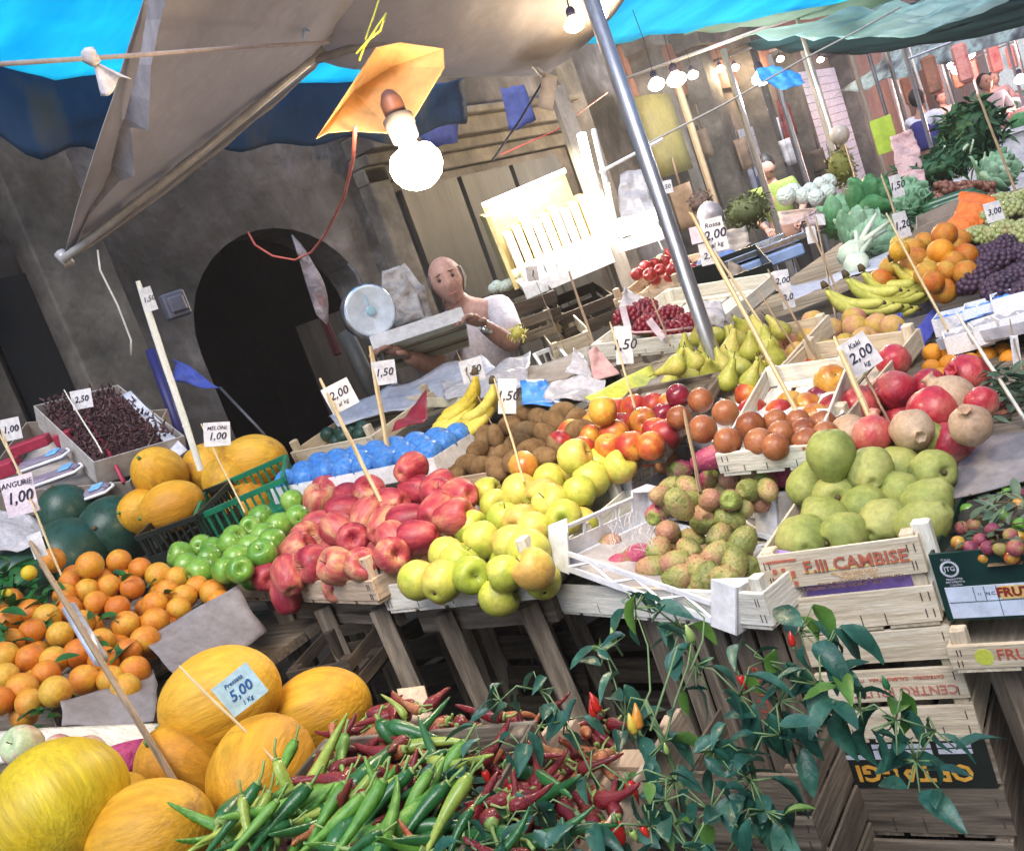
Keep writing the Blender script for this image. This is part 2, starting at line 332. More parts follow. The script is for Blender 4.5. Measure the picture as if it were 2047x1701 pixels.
stem = mat('stem', [(.09, .06, .03), (.17, .12, .05)], rough=.8)
greenstem = mat('green_stem', [(.10, .22, .05), (.16, .3, .08)], rough=.6)
FR = dict(
 orange=('ball', mat('orange_skin', [(.58, .16, .012), (.68, .25, .02), (.66, .38, .04)], 1.1, .42, .45, (70, .25, .01), spec=.5), stem),
 citrus=('ball', mat('citrus_skin', [(.55, .13, .008), (.58, .25, .025), (.58, .4, .05)], 1.1, .42, .45, (60, .3, .01), blotch=((.25, .3, .05), 2.5, .68)), stem),
 clem=('ball', mat('clementine_skin', [(.75, .25, .01), (.85, .36, .02)], 2, .4, .2, (50, .3, .01)), stem),
 green_apple=('apple', mat('green_apple_skin', [(.09, .25, .03), (.18, .38, .05), (.30, .48, .10)], 1.4, .3, .25, speck=((.5, .65, .25), 16, .10), coat=.25), stem),
 red_apple=('red_apple', mat('red_apple_skin', [(.24, .015, .035), (.40, .04, .06), (.52, .12, .10), (.62, .34, .17)], 1.5, .46, .3, stretch=(1.8, 1.8, .55), speck=((.62, .36, .26), 13, .10), coat=.05), stem),
 yellow_apple=('apple', mat('yellow_apple_skin', [(.38, .46, .05), (.56, .56, .08), (.64, .58, .11), (.70, .40, .09)], .9, .45, .32, speck=((.5, .42, .14), 18, .09), coat=.15), stem),
 quince=('quince', mat('quince_skin', [(.20, .25, .06), (.31, .35, .085), (.42, .42, .13)], 1.2, .62, .22, (3, .12, .03), blotch=((.24, .22, .08), 5, .70)), stem),
 prickly=('prickly', mat('prickly_green', [(.20, .23, .06), (.36, .33, .11), (.45, .28, .14), (.44, .22, .14)], 1.1, .5, .45, (8, .25, .03), grad=(2, -.5), blotch=((.22, .2, .1), 6, .68)), mat('prickly_bud', [(.30, .17, .07)], rough=.9)),
 pinkprickly=('prickly', mat('prickly_pink', [(.26, .32, .07), (.42, .14, .14), (.45, .07, .15), (.32, .04, .10)], 1.3, .5, .2, (8, .25, .03), grad=(2, -.9)), mat('prickly_bud_pink', [(.5, .35, .3)], rough=.9)),
 brownprickly=('prickly', mat('prickly_brown', [(.5, .22, .1), (.62, .3, .14)], 2, .5, .2, (8, .25, .03)), mat('prickly_bud_brown', [(.30, .17, .07)], rough=.9)),
 nectarine=('peach', mat('nectarine_skin', [(.22, .015, .025), (.42, .035, .03), (.56, .12, .03), (.66, .36, .05)], 1.0, .4, .38, coat=.08, speck=((.8, .4, .15), 14, .08)), stem),
 darknectarine=('peach', mat('dark_nectarine_skin', [(.10, .008, .025), (.30, .02, .04)], 1.2, .25, .2, coat=.4), stem),
 gold_nectarine=('peach', mat('gold_nectarine_skin', [(.35, .03, .02), (.58, .27, .04), (.62, .42, .08)], .9, .3, .3, coat=.3), stem),
 peach=('peach', mat('yellow_peach_skin', [(.45, .30, .05), (.56, .38, .07), (.60, .33, .15), (.52, .2, .14)], .9, .65, .3, (60, .2, .01)), stem),
 tam=('ball', mat('persimmon_skin', [(.22, .06, .022), (.33, .11, .04), (.40, .16, .065)], 1.6, .42, .3, coat=.1, blotch=((.42, .12, .04), 6, .6)), stem),
 pom=('pom', mat('pomegranate_skin', [(.32, .012, .03), (.48, .03, .05), (.56, .12, .10), (.62, .33, .22)], 1.0, .42, .22, (12, .15, .02), speck=((.8, .55, .4), 12, .07), coat=.2), stem),
 palepom=('pom', mat('pale_pomegranate_skin', [(.48, .30, .19), (.55, .42, .28)], 1.5, .5, .1, blotch=((.35, .18, .08), 3, .62)), stem),
 kiwi=('kiwi', mat('kiwi_skin', [(.15, .085, .035), (.26, .155, .07), (.33, .21, .10)], 3, .85, .3, (80, .5, .01), spec=.15), stem),
 pear=('pear', mat('pear_skin', [(.30, .33, .045), (.45, .45, .08), (.54, .46, .11)], 1.2, .42, .3, blotch=((.34, .2, .07), 5, .64), speck=((.35, .3, .1), 20, .07)), stem),
 melon=('melon', mat('melon_skin', [(.56, .25, .015), (.69, .35, .02), (.76, .44, .045)], .9, .55, .2, (16, .28, .008), stretch=(1.6, 1.6, .35), blotch=((.46, .22, .04), 2.2, .62), speck=((.42, .2, .05), 30, .10)), greenstem),
 ribbed=('ribbed', mat('ribbed_melon_skin', [(.60, .40, .01), (.74, .56, .03)], 1.0, .42, .1, (18, .3, .008), stretch=(3, 3, .3)), stem),
 watermelon=('watermelon', mat('watermelon_skin', [(.012, .045, .03), (.03, .085, .06), (.02, .06, .05)], 4, .35, .1, stretch=(2.4, 2.4, .25), bump=(14, .1, .01)), stem),
 tomato=('apple', mat('tomato_skin', [(.28, .01, .015), (.42, .03, .02)], 2, .35, .2, coat=.2), greenstem),
 plum=('ball', mat('wild_plum_skin', [(.34, .30, .08), (.40, .10, .10), (.22, .04, .08)], 1.4, .45, .5, (20, .2, .02)), stem),
 whitebulb=('ball', mat('pale_cabbage_skin', [(.62, .74, .62), (.8, .88, .82)], 2, .5, .2, (6, .6, .05)), greenstem),
)
def fruit(kind, loc, D, name, label, cat, group=None, rot=None, sc=None):
    sh, m1, m2 = FR[kind]; me = shape(sh, (m1, m2), R.randrange(3)); o = bpy.data.objects.new(name, me); COL.objects.link(o)
    if rot is None:
        rot = (R.uniform(-1.9, 1.9), R.uniform(-1.9, 1.9), R.uniform(0, 6.28))
    k = D*R.uniform(.90, 1.09); sc = sc or (1, 1, 1)
    o.location = loc; o.rotation_euler = rot; o.scale = (k*sc[0], k*sc[1], k*sc[2]); return tag(o, label, cat, group)
def spread(pts, D, n, it=14, tol=.80):
    for _ in range(it):
        for i in range(len(pts)):
            for j in range(i):
                v = pts[i]-pts[j]; l = v.length
                if 1e-6 < l < D*tol:
                    q = v*((D*tol-l)/l*.5); h = q-n*q.dot(n)*.3; pts[i] += h; pts[j] -= h
    return pts
def heap(kind, px, pl, D, name, label, cat, group, under=True, kinds=None, rot=None, sc=None, lift=0, labels=None, depth=.62):
    pts = [pl(*p[:2]) for p in px]
    if lift: pts = [p+Vector((0, 0, R.uniform(0, lift))) for p in pts]
    spread(pts, D, pl.n)
    for i, (p, q) in enumerate(zip(pts, px)):
        kk = kinds(i) if kinds else kind
        if len(q) > 2: kk = q[2]
        r_ = q[4] if len(q) > 4 else (rot() if callable(rot) else None)
        o = fruit(kk, p, D*(q[3] if len(q) > 3 else 1), name, (labels or {}).get(i, label), cat, group, r_, sc)
        if labels and i in labels: o['group'] = group
    if under:
        low = []
        for i in range(len(pts)):
            for j in range(i):
                if (pts[i]-pts[j]).length < D*1.75:
                    c = (pts[i]+pts[j])/2-pl.n*D*depth+Vector((R.uniform(-.1, .1), R.uniform(-.1, .1), 0))*D
                    if all((c-l).length > D*.85 for l in low) and all((c-l).length > D*.78 for l in pts): low.append(c)
        for c in low: fruit(kinds(R.randrange(99)) if kinds else kind, c, D*.96, name, label, cat, group, rot() if callable(rot) else None, sc)
    return pts

# ---------------------------------------------------------------- price signs
def sign(base, tip, w, label, cards=(), tone='bamboo', flat=.5, group=None, name='price_sign', split=True):
    """base, tip: world points; cards: (world centre, width, height, roll, text lines, material, ink)"""
    base, tip = Vector(base), Vector(tip); t = thing(name, label, 'price sign', Matrix.Translation(base), group)
    v = tip-base; L = v.length; q = v.to_track_quat('Z', 'Y').to_matrix().to_4x4()
    b = MB(); n = 7
    b.tube([(R.uniform(-.001, .001), R.uniform(-.001, .001), L*i/n) for i in range(n+1)], [w/2*R.uniform(.93, 1.05) for _ in range(n)]+[w*.32], 7, flat=flat)
    for i in range(1, int(L/.16)+1): b.tube([(0, 0, i*.15-.003), (0, 0, i*.15), (0, 0, i*.15+.003)], [w*.5, w*.56, w*.5], 7, flat=flat)
    # turn the flat face of the stake to the street
    b.build('stake', M[tone], t, mw=q)
    for (c, cw, ch, roll, lines, m, ink) in cards:
        c = Vector(c)-base
        f = Matrix((xi, yi, -F0)).transposed().to_4x4() @ Euler((rad(R.uniform(-8, 8)), rad(R.uniform(-10, 10)), rad(roll))).to_matrix().to_4x4()
        f.translation = c; b = MB()
        b.grid(lambda u, v: ((u-.5)*cw, (v-.5)*ch, .06*cw*math.sin(2.4*u+v)), 6, 4)
        cd = b.build('card', M[m], t, mw=f, solid=.0009)
        for i, (s, sz, y) in enumerate(lines):
            lettering(s, sz*ch, M[ink], cd, TR((0, y*ch, .06*cw+.001)), shear=.25, bold=.012 if sz > .3 else .004)
    return t
def stk(b, t, w, label, cards=(), **k):
    """b=(px,py,d) foot, t=(px,py,d) tip; cards=(px,py,d,width_px,height_px,roll,lines[,mat,ink])"""
    cd = []
    for c in cards:
        d = c[2]; cd.append((P(c[0], c[1], d), c[3]*d/CF, c[4]*d/CF, c[5], c[6], c[7] if len(c) > 7 else 'card', c[8] if len(c) > 8 else 'ink'))
    return sign(P(*b), P(*t), w*(b[2]+t[2])/2/CF, label, cd, **k)

# ---------------------------------------------------------------- leaves
def leafmesh(b, M4, L, Wd, curl=.25, fold=.25, mi=0, n=5, ruf=0):
    vs = []; fs = []; ph = R.uniform(0, 6)
    for i in range(n+1):
        t = i/n; w = Wd*math.sin(math.pi*min(1, t*.96+.02))**.75*(1-.25*t); z = -curl*L*t*t
        q = ruf*Wd; vs += [(-w/2, L*t, z+w*fold+q*math.sin(11*t+ph)), (0, L*t, z), (w/2, L*t, z+w*fold+q*math.cos(12*t+ph))]
    for i in range(n):
        for k in (0, 1): fs.append((i*3+k, i*3+k+1, i*3+k+4, i*3+k+3))
    b.add(vs, fs, M4, mi)

# ================================================================ THE SETTING
stone = mat('street_stone', [(.035, .032, .03), (.07, .065, .06)], 3, .6, bump=(8, .3), blotch=((.04, .04, .04), .8, .55))
b = MB(); b.grid(lambda u, v: (-60+120*u, -20+140*v, 0), 4, 4); tag(b.build('ground', stone), kind='structure')
plaster = mat('old_plaster', [(.018, .017, .018), (.055, .05, .05), (.13, .12, .125), (.32, .30, .31)], .95, .9, bump=(5, .8, .05), blotch=((.045, .04, .035), 1.0, .55), detail=8)
plaster2 = mat('flaking_plaster', [(.14, .13, .125), (.30, .28, .27)], 2.4, .9, bump=(8, .7, .04), blotch=((.10, .09, .085), 1.7, .50), detail=8)
stonetrim = mat('stone_trim', [(.04, .035, .032), (.10, .09, .08), (.19, .17, .15)], 3, .85, bump=(7, .5, .03), blotch=((.08, .07, .06), 2, .58), detail=8)
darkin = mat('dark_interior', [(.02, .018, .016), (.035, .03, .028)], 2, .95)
darkwood = mat('old_dark_wood', [(.035, .028, .022), (.08, .065, .05)], 3, .8, stretch=(6, 6, .6), bump=(10, .4, .01))
greymetal = mat('grey_shutter_metal', [(.035, .034, .032), (.07, .068, .064)], 2, .6, stretch=(3, 3, .5), blotch=((.09, .08, .07), 2, .6))
XW = -4.1
bld = thing('old_building', 'weathered stone building with an arched dark doorway behind the fruit stall', 'building', Vector((XW, 4, 0)))
def loc(b, name, m, par=bld, **k): b.v = [(x-XW, y-4, z) for x, y, z in b.v]; return b.build(name, m, par, **k)
D0, D1, ZS, ZC = 3.36, 4.72, 1.62, 2.16
b = MB()
for y0, y1 in ((-1.0, D0), (D1, 9.4)): b.box((XW-.11, (y0+y1)/2, 2.25), (.22, y1-y0, 4.5))
yc = (D0+D1)/2; ry = (D1-D0)/2; n = 16; vs = []; fs = []
for i in range(n+1):
    a = math.pi*i/n; y = yc-ry*math.cos(a); z = ZS+(ZC-ZS)*math.sin(a)
    vs += [(XW, y, z), (XW, y, 4.5), (XW-.22, y, z), (XW-.22, y, 4.5)]
for i in range(n): fs += [(i*4, i*4+4, i*4+5, i*4+1), (i*4, i*4+2, i*4+6, i*4+4)]
b.add(vs, fs); loc(b, 'wall', plaster)

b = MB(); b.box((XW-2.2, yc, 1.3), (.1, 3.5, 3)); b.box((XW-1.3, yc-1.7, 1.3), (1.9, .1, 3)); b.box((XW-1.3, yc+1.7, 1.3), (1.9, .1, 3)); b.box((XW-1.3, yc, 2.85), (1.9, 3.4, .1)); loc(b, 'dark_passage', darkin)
b = MB(); b.box((XW-.2, D1-.1, .8), (.05, .5, 1.6), Matrix.Translation((XW-.2, D1, 0)) @ Matrix.Rotation(rad(-35), 4, 'Z') @ Matrix.Translation((-XW+.2, -D1, 0))); loc(b, 'door_leaf', darkwood)
for y0, y1, x in ((2.0, 2.32, .09), (2.62, 2.98, .14), (4.98, 5.2, .10), (7.75, 8.1, .16)):
    b = MB(); b.box((XW+x/2, (y0+y1)/2, 1.6), (x, y1-y0, 3.2)); b.box((XW+x/2+.01, (y0+y1)/2, .3), (x+.03, y1-y0+.06, .6)); loc(b, 'pilaster', stonetrim, bevel=.01)
b = MB(); b.grid(lambda u, v: (XW+.03+.012*math.sin(9*u+5*v), 1.05+.95*u, .2+1.75*v), 6, 8); loc(b, 'plaster_patch', plaster2)
b = MB(); b.box((XW+.06, 1.7, 2.75), (.12, 1.35, 1.3)); loc(b, 'dark_shutter', darkwood)
b = MB(); b.box((XW+.012, 2.5, 1.1), (.024, .24, 2.2)); loc(b, 'recess_shade', M['black'])  # black strip on the wall, the gap's shade put into its colour
b = MB()
for z0, h, x in ((2.26, .10, .10), (2.365, .07, .16), (2.44, .12, .24), (2.565, .05, .30)): b.box((XW+x/2, 6.35, z0+h/2), (x, 2.75, h))
loc(b, 'cornice', stonetrim, bevel=.008)
for k, (y0, y1) in enumerate(((5.35, 6.0), (6.04, 6.7), (6.74, 7.45))):
    b = MB(); b.box((XW+.02+.012*k, (y0+y1)/2, 1.1), (.04, y1-y0, 2.2))
    b.box((XW+.045+.012*k, (y0+y1)/2, 1.3), (.012, (y1-y0)*.7, .5))
    loc(b, 'shutter_panel', greymetal)

# buildings further up the street
def facade(name, label, x, y0, y1, h, m, bays, extra=None):
    t = thing(name, label, 'building', Vector((x, (y0+y1)/2, 0))); o = Vector((x, (y0+y1)/2, 0))
    b = MB(); b.box((-.4, 0, h/2), (.8, y1-y0, h)); b.build('wall', m, t)
    for (a, c, z0, z1, kind, mm) in bays:
        yy = (a+c)/2-o.y; b = MB()
        if kind == 'shutter':
            for k in range(int((z1-z0)/.12)): b.box((.05, yy, z0+.06+k*.12), (.05, c-a, .113))
        elif kind == 'window':
            b.box((.03, yy, (z0+z1)/2), (.06, c-a, z1-z0)); b.box((.07, yy, (z0+z1)/2), (.03, .05, z1-z0-.1)); b.box((.075, yy, z0), (.12, c-a+.2, .08))
        elif kind == 'column': b.box((.14, yy, (z0+z1)/2), (.28, c-a, z1-z0)); b.box((.17, yy, z1-.12), (.36, c-a+.12, .2))
        else: b.box((.02, yy, (z0+z1)/2), (.04, c-a, z1-z0))
        b.build({'shutter': 'rolling_shutter', 'window': 'window', 'column': 'column', 'door': 'doorway', 'frieze': 'frieze'}[kind], mm, t)
    return t
lilac = mat('pale_shutter_paint', [(.55, .57, .70), (.68, .70, .82)], 3, .5, blotch=((.4, .4, .5), 2, .62))
tan = mat('tan_plaster', [(.14, .11, .09), (.26, .21, .17)], 1.5, .85, blotch=((.16, .13, .11), 1.2, .58), detail=8)
pinkwall = mat('pink_plaster', [(.22, .13, .11), (.34, .22, .18)], 1.3, .8, blotch=((.35, .2, .17), 1.2, .58), detail=8)
redbrown = mat('reddish_frieze', [(.22, .09, .06), (.34, .16, .11)], 4, .8, stretch=(1, 5, 1), blotch=((.18, .09, .07), 3, .55))
creamwall = mat('cream_facade', [(.72, .68, .6), (.82, .79, .72)], 1.3, .8, blotch=((.5, .47, .42), 1, .6))
facade('shop_building', 'brown plaster shop front with pilasters between fruit stall and rolling shutter', XW-.05, 9.45, 14.3, 6, tan, [(9.6, 9.9, 0, 3.2, 'column', stonetrim), (10.9, 11.25, 0, 3.2, 'column', stonetrim), (12.6, 12.9, 0, 3.2, 'column', stonetrim), (9.95, 10.85, 0, 2.2, 'door', darkin), (11.3, 12.5, 0, 2.1, 'shutter', lilac), (12.95, 14.0, 0, 2.0, 'door', darkin), (9.5, 14.25, 2.55, 3.1, 'frieze', redbrown)])
facade('shuttered_shop', 'shop front with a pale lilac rolling shutter pulled down', XW-.15, 14.35, 19.2, 7, tan, [(14.8, 17.6, 0, 2.75, 'shutter', lilac), (14.4, 14.75, 0, 3.1, 'column', stonetrim), (17.7, 18.1, 0, 3.1, 'column', stonetrim), (14.5, 19, 3.0, 3.5, 'frieze', redbrown)])
facade('reddish_building', 'pinkish building behind the lit meat stalls', XW-.3, 19.3, 38, 9, pinkwall, [(y, y+1.1, 0, 2.6, 'door', m) for y, m in ((20, pinkwall), (22.5, creamwall), (25.5, redbrown), (28.5, creamwall), (31.5, redbrown))]+[(y, y+1.2, 4.2, 6, 'window', darkin) for y in (21, 24.5, 28, 31.5, 35)]+[(19.5, 37.9, 3.0, 3.4, 'frieze', redbrown)])
e = thing('end_building', 'tall pale facade with windows closing the far end of the street', 'building', Vector((0, 58, 0)))
b = MB(); b.box((6, 1, 8), (44, 2, 16)); b.build('wall', creamwall, e)
for x in range(-14, 26, 4):
    for z in (4, 8, 12):
        b = MB(); b.box((x, -.03, z+1), (1.3, .1, 2.1)); b.box((x-.95, -.1, z+1), (.55, .08, 2.1)); b.box((x+.95, -.1, z+1), (.55, .08, 2.1)); b.build('window', greymetal, e)
facade('opposite_building', 'tall building on the other side of the street', 5.2, -14, 30, 9, tan, [])
bpy.data.objects['opposite_building'].rotation_euler = (0, 0, math.pi)
# ---------------------------------------------------------------- tarps and awnings
def tarp(name, label, cat, corners, m, nu=16, nv=10, sag=.1, wr=.02, group=None, freq=5, solid=.003, part=None, ragged=0):
    c = [Vector(q) for q in corners]; o = c[0].copy(); b = MB(); seed = len(label or "")
    def fn(u, v):
        p = (c[0]*(1-u)+c[1]*u)*(1-v)+(c[3]*(1-u)+c[2]*u)*v
        z = -sag*4*u*(1-u)*(.5+.5*math.sin(math.pi*v))-sag*2*v*(1-v)
        z += wr*math.sin(freq*6*u+4*v)*math.cos(3*v+2*u)+wr*.6*noise.noise(Vector((u*freq, v*freq*1.5, seed)))
        if ragged: p = p+(c[0]-c[3]).normalized()*-ragged*max(0, v-.8)*5*noise.noise(Vector((u*7, .3, 2)))
        return p-o+Vector((0, 0, z))
    b.grid(fn, nu, nv)
    t = b.build(name, m, None, True, solid=solid) if not part else None
    t.location = o
    return tag(t, label, cat, group)
def tcloth(name, a, bcol, transl, **k): return mat(name, [a, bcol], 1.6, .7, transl=transl, fine=.06, stretch=(.5, 2.2, 1),  bump=(6, .3, .02), **k)
blue_t = tcloth('blue_tarp_cloth', (.03, .66, .95), (.16, .90, 1.0), .97)
navy_t = tcloth('navy_tarp_cloth', (.012, .04, .10), (.04, .10, .20), .15, blotch=((.14, .12, .11), 1.6, .58))
beige_t = mat('beige_canopy_cloth', [(.47, .44, .45), (.57, .54, .55)], 1.2, .85, fine=.1, transl=.34, bump=(4, .7, .04), blotch=((.34, .29, .26), 1.5, .62))
valance_m = mat('pale_valance', [(.46, .42, .45), (.56, .52, .55)], 3, .8, transl=.3, bump=(90, .15, .002))
green_t = tcloth('grey_green_tarp', (.26, .38, .28), (.38, .5, .38), .7)
teal_t = tcloth('teal_white_tarp', (.50, .74, .72), (.74, .90, .88), .85)
dark_t = tcloth('dark_green_tarp', (.015, .05, .06), (.03, .09, .09), .25)
stripe_t = mat('striped_awning_cloth', [(.06, .07, .08), (.22, .26, .28), (.45, .58, .58), (.12, .13, .15)], 2.2, .7, transl=.35, stretch=(2.2, .06, 2.2), detail=2)
# market canopy of beige cloth with its spars
can = thing('market_canopy', 'beige cloth market canopy on metal spars over the fruit stall', 'canopy', P(640, 118, 3.2))
def canp(nm, cs, m, **k):
    o = tarp(nm, None, None, cs, m, **k); w = o.location.copy(); o.parent = can; o.location = w-can.location; return o
J1 = P(640, 112, 3.2)
canp('canopy_panel', [P(128, 512, 3.1), J1, P(800, -140, 2.5), P(322, -100, 2.15)], beige_t, sag=-.015, wr=.006)
canp('canopy_panel', [P(606, 122, 3.26), P(1095, 150, 3.7), P(1290, -60, 3.1), P(700, -139, 2.58)], beige_t, sag=.05, wr=.008)
canp('skirt', [P(135, 522, 3.1), P(618, 146, 3.2), P(640, 112, 3.21), P(130, 510, 3.11)], beige_t, sag=.02, wr=.004)
vb = MB(); vp = [((300, -40), (345, -40)), ((292, 40), (322, 40)), ((278, 130), (303, 130)), ((262, 190), (300, 200)), ((250, 235), (298, 262)), ((233, 275), (262, 255)), ((215, 325), (270, 352)), ((190, 385), (240, 362)), ((160, 445), (178, 430)), ((128, 508), (150, 500))]
vd = [2.2+.95*i/(len(vp)-1) for i in range(len(vp))]
q = [(P(a[0], a[1], d), P(c[0], c[1], d-.07)) for (a, c), d in zip(vp, vd)]; vb.add([x-can.location for pr in q for x in pr], [(i*2, i*2+1, i*2+3, i*2+2) for i in range(len(q)-1)]); vb.build('valance_fold', valance_m, can, False, solid=.002)
def pipe(nm, pts, r, m, par=None, label=None, cat=None, flat=1, n=8):
    w = [P(*q) for q in pts]; o = w[0].copy() if par is None else par.location
    b = MB(); b.tube([x-o for x in w], r, n, flat=flat); k = b.build(nm, m, par, True)
    if par is None: k.location = o; tag(k, label, cat)
    return k
spar_m = mat('painted_spar', [(.42, .40, .40), (.62, .60, .58)], 4, .4, stretch=(1, 1, 1), blotch=((.25, .24, .23), 5, .62), metal=.3)
pipe('spar', [(125, 520, 3.06), (400, 307, 3.1), (648, 100, 3.15)], .013, spar_m, can)
pipe('spar', [(632, 120, 3.15), (900, 40, 3.1), (1010, -10, 3.0)], .014, spar_m, can)
pipe('spar', [(600, 125, 3.18), (760, -30, 2.9)], .013, spar_m, can)
pipe('rib', [(945, 8, 3.2), (1020, 85, 3.4), (1092, 158, 3.62)], .010, spar_m, can)
pipe('corner_cap', [(118, 505, 3.08), (140, 530, 3.08)], .018, spar_m, can)
pipe('tie_cord', [(195, 500, 3.08), (200, 540, 3.1), (235, 610, 3.15), (262, 680, 3.2), (262, 710, 3.22)], .003, M['white_plastic'], can)
b = MB(); b.grid(lambda u, v: (P(1085+30*u-10*v, 145+8*u+70*v, 3.6)-can.location), 2, 5); b.build('torn_corner', valance_m, can, True, solid=.002)
pipe('crossing_line', [(-20, 130, 1.85), (290, 110, 2.05), (480, 95, 2.35), (655, 86, 2.75)], .005, mat('dusty_cord', [(.32, .27, .28), (.42, .36, .36)], 9, .8), None, 'dusty pinkish line crossing below the blue tarp and beige canopy', 'line')
rag = mat('rag_white', [(.55, .5, .52), (.72, .68, .7)], 6, .9, bump=(20, .6, .02))
b = MB(); b.lathe([(.003, .028), (.016, .02), (.022, .004), (.014, -.014), (.009, -.022)], 12, fn=lambda t, a: 1+.25*math.sin(3*a+8*t))
b.grid(lambda u, v: ((u-.5)*(.012+.085*v)+.012*v, .012*math.sin(9*u+3)*v, -.02-.075*v-.014*math.sin(7*u)*v), 14, 8)
b.v = [(x*.72, y*.72, z*.72) for x, y, z in b.v]; o = b.build('knotted_rag', rag, None, True, solid=.002); o.location = P(183, 116, 1.97); o.rotation_euler = (0, rad(-12), rad(36)); tag(o, 'white rag knotted round the dusty line at left', 'rag')
b = MB(); b.tube([(0, 0, .04), (.003, 0, 0), (-.015, 0, -.02)], [.002, .008, .004], 6); b.tube([(0, 0, 0), (.018, 0, -.015)], [.006, .002], 5)
o = b.build('plastic_tie', mat('pale_blue_plastic', [(.5, .65, .9)], rough=.4)); o.location = P(608, 58, 2.85); tag(o, 'pale blue plastic scrap tied under the beige canopy', 'plastic tie')

tarp('blue_tarp', 'bright blue see-through tarp stretched above the beige canopy at upper left', 'tarp', [P(-90, 150, 3.95), P(760, 168, 5.0), P(800, -60, 3.9), P(-90, -120, 3.3)], blue_t, sag=.02, wr=.035, freq=4)
tarp('navy_tarp', 'dark blue ragged tarp hanging down against the old building', 'tarp', [P(-90, 128, 3.9), P(930, 160, 5.3), P(930, 262, 5.4), P(-90, 285, 3.92)], navy_t, 40, 10, sag=.04, wr=.03, ragged=.13, freq=6)
for k, (q, lb) in enumerate(((((780, 165), (915, 165), (915, 285), (850, 292)), 'blue cloth flap hanging beside the orange lampshade'), (((1000, 175), (1048, 170), (1072, 240), (1018, 262)), 'small blue cloth flap hanging left of the wooden post'))):
    tarp('cloth_flap', lb, 'cloth', [P(*p, 5.4+.3*k) for p in (q[0], q[1], q[2], q[3])], mat('blue_flap', [(.07, .10, .35), (.14, .18, .5)], 3, .7, transl=.3, bump=(6, .6, .02)), 6, 6, sag=.01, wr=.01)
tarp('blue_tarp', 'bright blue see-through tarp over the street, right of the steel pole', 'tarp', [P(1140, 98, 7.2), P(1720, -6, 8), P(1760, -150, 7), P(1120, -150, 6)], blue_t, sag=.05, wr=.02)
tarp('green_tarp', 'grey green tarp strip beside the blue tarp over the street', 'tarp', [P(1365, 72, 8.5), P(1800, 8, 9), P(1780, -70, 8), P(1380, 46, 8.2)], green_t, sag=.02)
tarp('teal_tarp', 'pale teal tarp sagging above the lettuces', 'tarp', [P(1488, 74, 8.2), P(1850, 72, 8.2), P(2080, -40, 7.8), P(1700, 20, 7.8)], teal_t, sag=.03, wr=.04)
tarp('dark_tarp', 'dark green tarp hanging under the pale teal tarp', 'tarp', [P(1475, 92, 9.6), P(1735, 112, 10), P(2120, 34, 8.6), P(2040, -50, 8.6)], dark_t, sag=.02, wr=.04)
tarp('striped_awning', 'grey and white striped awning over the far stalls', 'awning', [P(1668, 194, 14), P(2130, 46, 11), P(2120, -5, 11), P(1790, 98, 14.2)], stripe_t, 24, 10, sag=.04, wr=.05)

# ---------------------------------------------------------------- poles
def vpole(nm, foot, top, r, m, label, cat, n=12, sq=False):
    a, c = Vector(foot), Vector(top); b = MB(); v = c-a
    if sq: b.tube([(0, 0, 0), v], r*1.3, 4)
    else: b.tube([(0, 0, 0), v], r, n)
    o = b.build(nm, m, None, not sq); o.location = a; return tag(o, label, cat)
f = P(1395, 620, 2.8); t_ = P(1168, -40, 2.72); d_ = (t_-f)
vpole('steel_pole', f-d_*(f.z/d_.z), t_+d_*.1, .022, M['steel'], 'shiny steel pole standing between the pears and the bright white display', 'pole')
f = P(1243, 545, 4.7); t_ = P(1112, 178, 4.75); d_ = t_-f
postm = mat('old_post', [(.20, .17, .14), (.34, .29, .24)], 4, .8, stretch=(7, 7, .8), blotch=((.1, .08, .07), 2, .6))
vpole('wooden_post', f-d_*(f.z/d_.z), t_, .038, postm, 'old wooden post behind the glowing tube lamp', 'post', sq=True)
# ---------------------------------------------------------------- lamps
def glow(name, c, e):
    m = bpy.data.materials.new(name); m.use_nodes = True; b = m.node_tree.nodes['Principled BSDF']; b.inputs['Base Color'].default_value = rgb(c); b.inputs['Emission Color'].default_value = rgb(c); b.inputs['Emission Strength'].default_value = e; return m
warm = glow('lit_bulb_glass', (1, .80, .55), 14)
hot = glow('lit_bulb_near', (1, .84, .62), 45)
cold = glow('lit_tube', (.95, .97, 1), 6)
orange_sh = mat('orange_shade_sheet', [(.84, .46, .16), (.90, .60, .28)], 2, .5, transl=.5, bump=(4, .15, .01))
bulbprof = [(.02, .115), (.35, .11), (.36, .05), (.38, 0), (.55, -.12), (.85, -.35), (1, -.62), (.98, -.85), (.8, -1.12), (.5, -1.3), (.2, -1.38), (.02, -1.39)]
def bulb(loc, r, label, gm, power, socket=True, tilt=(0, 0, 0), group=None, col=(1, .75, .45), cord=.25):
    t = thing('light_bulb', label, 'light bulb', TR(loc, tilt), group)
    b = MB(); b.lathe([(x*r, (z+.62)*r) for x, z in bulbprof][::-1], 20); b.build('glass', gm, t, True)
    if socket:
        b = MB(); b.lathe([(r*.36, .7*r), (r*.42, .75*r), (r*.44, 1.2*r), (r*.3, 1.5*r), (.1*r, 1.6*r)], 14); b.build('socket', M['ink'] if not socket == 2 else ceramic, t, True)
        b = MB(); b.tube([(0, 0, 1.5*r), (.01, .0, 1.5*r+cord*.5), (0, 0, 1.5*r+cord)], .0025, 6); b.build('cord', M['ink'], t)
    if power:
        l = bpy.data.lights.new('bulb_light', 'POINT'); l.energy = power; l.color = col; l.shadow_soft_size = r; lo = bpy.data.objects.new('bulb_light', l); COL.objects.link(lo); lo.parent = t; lo.location = (0, 0, -.9*r)
    return t
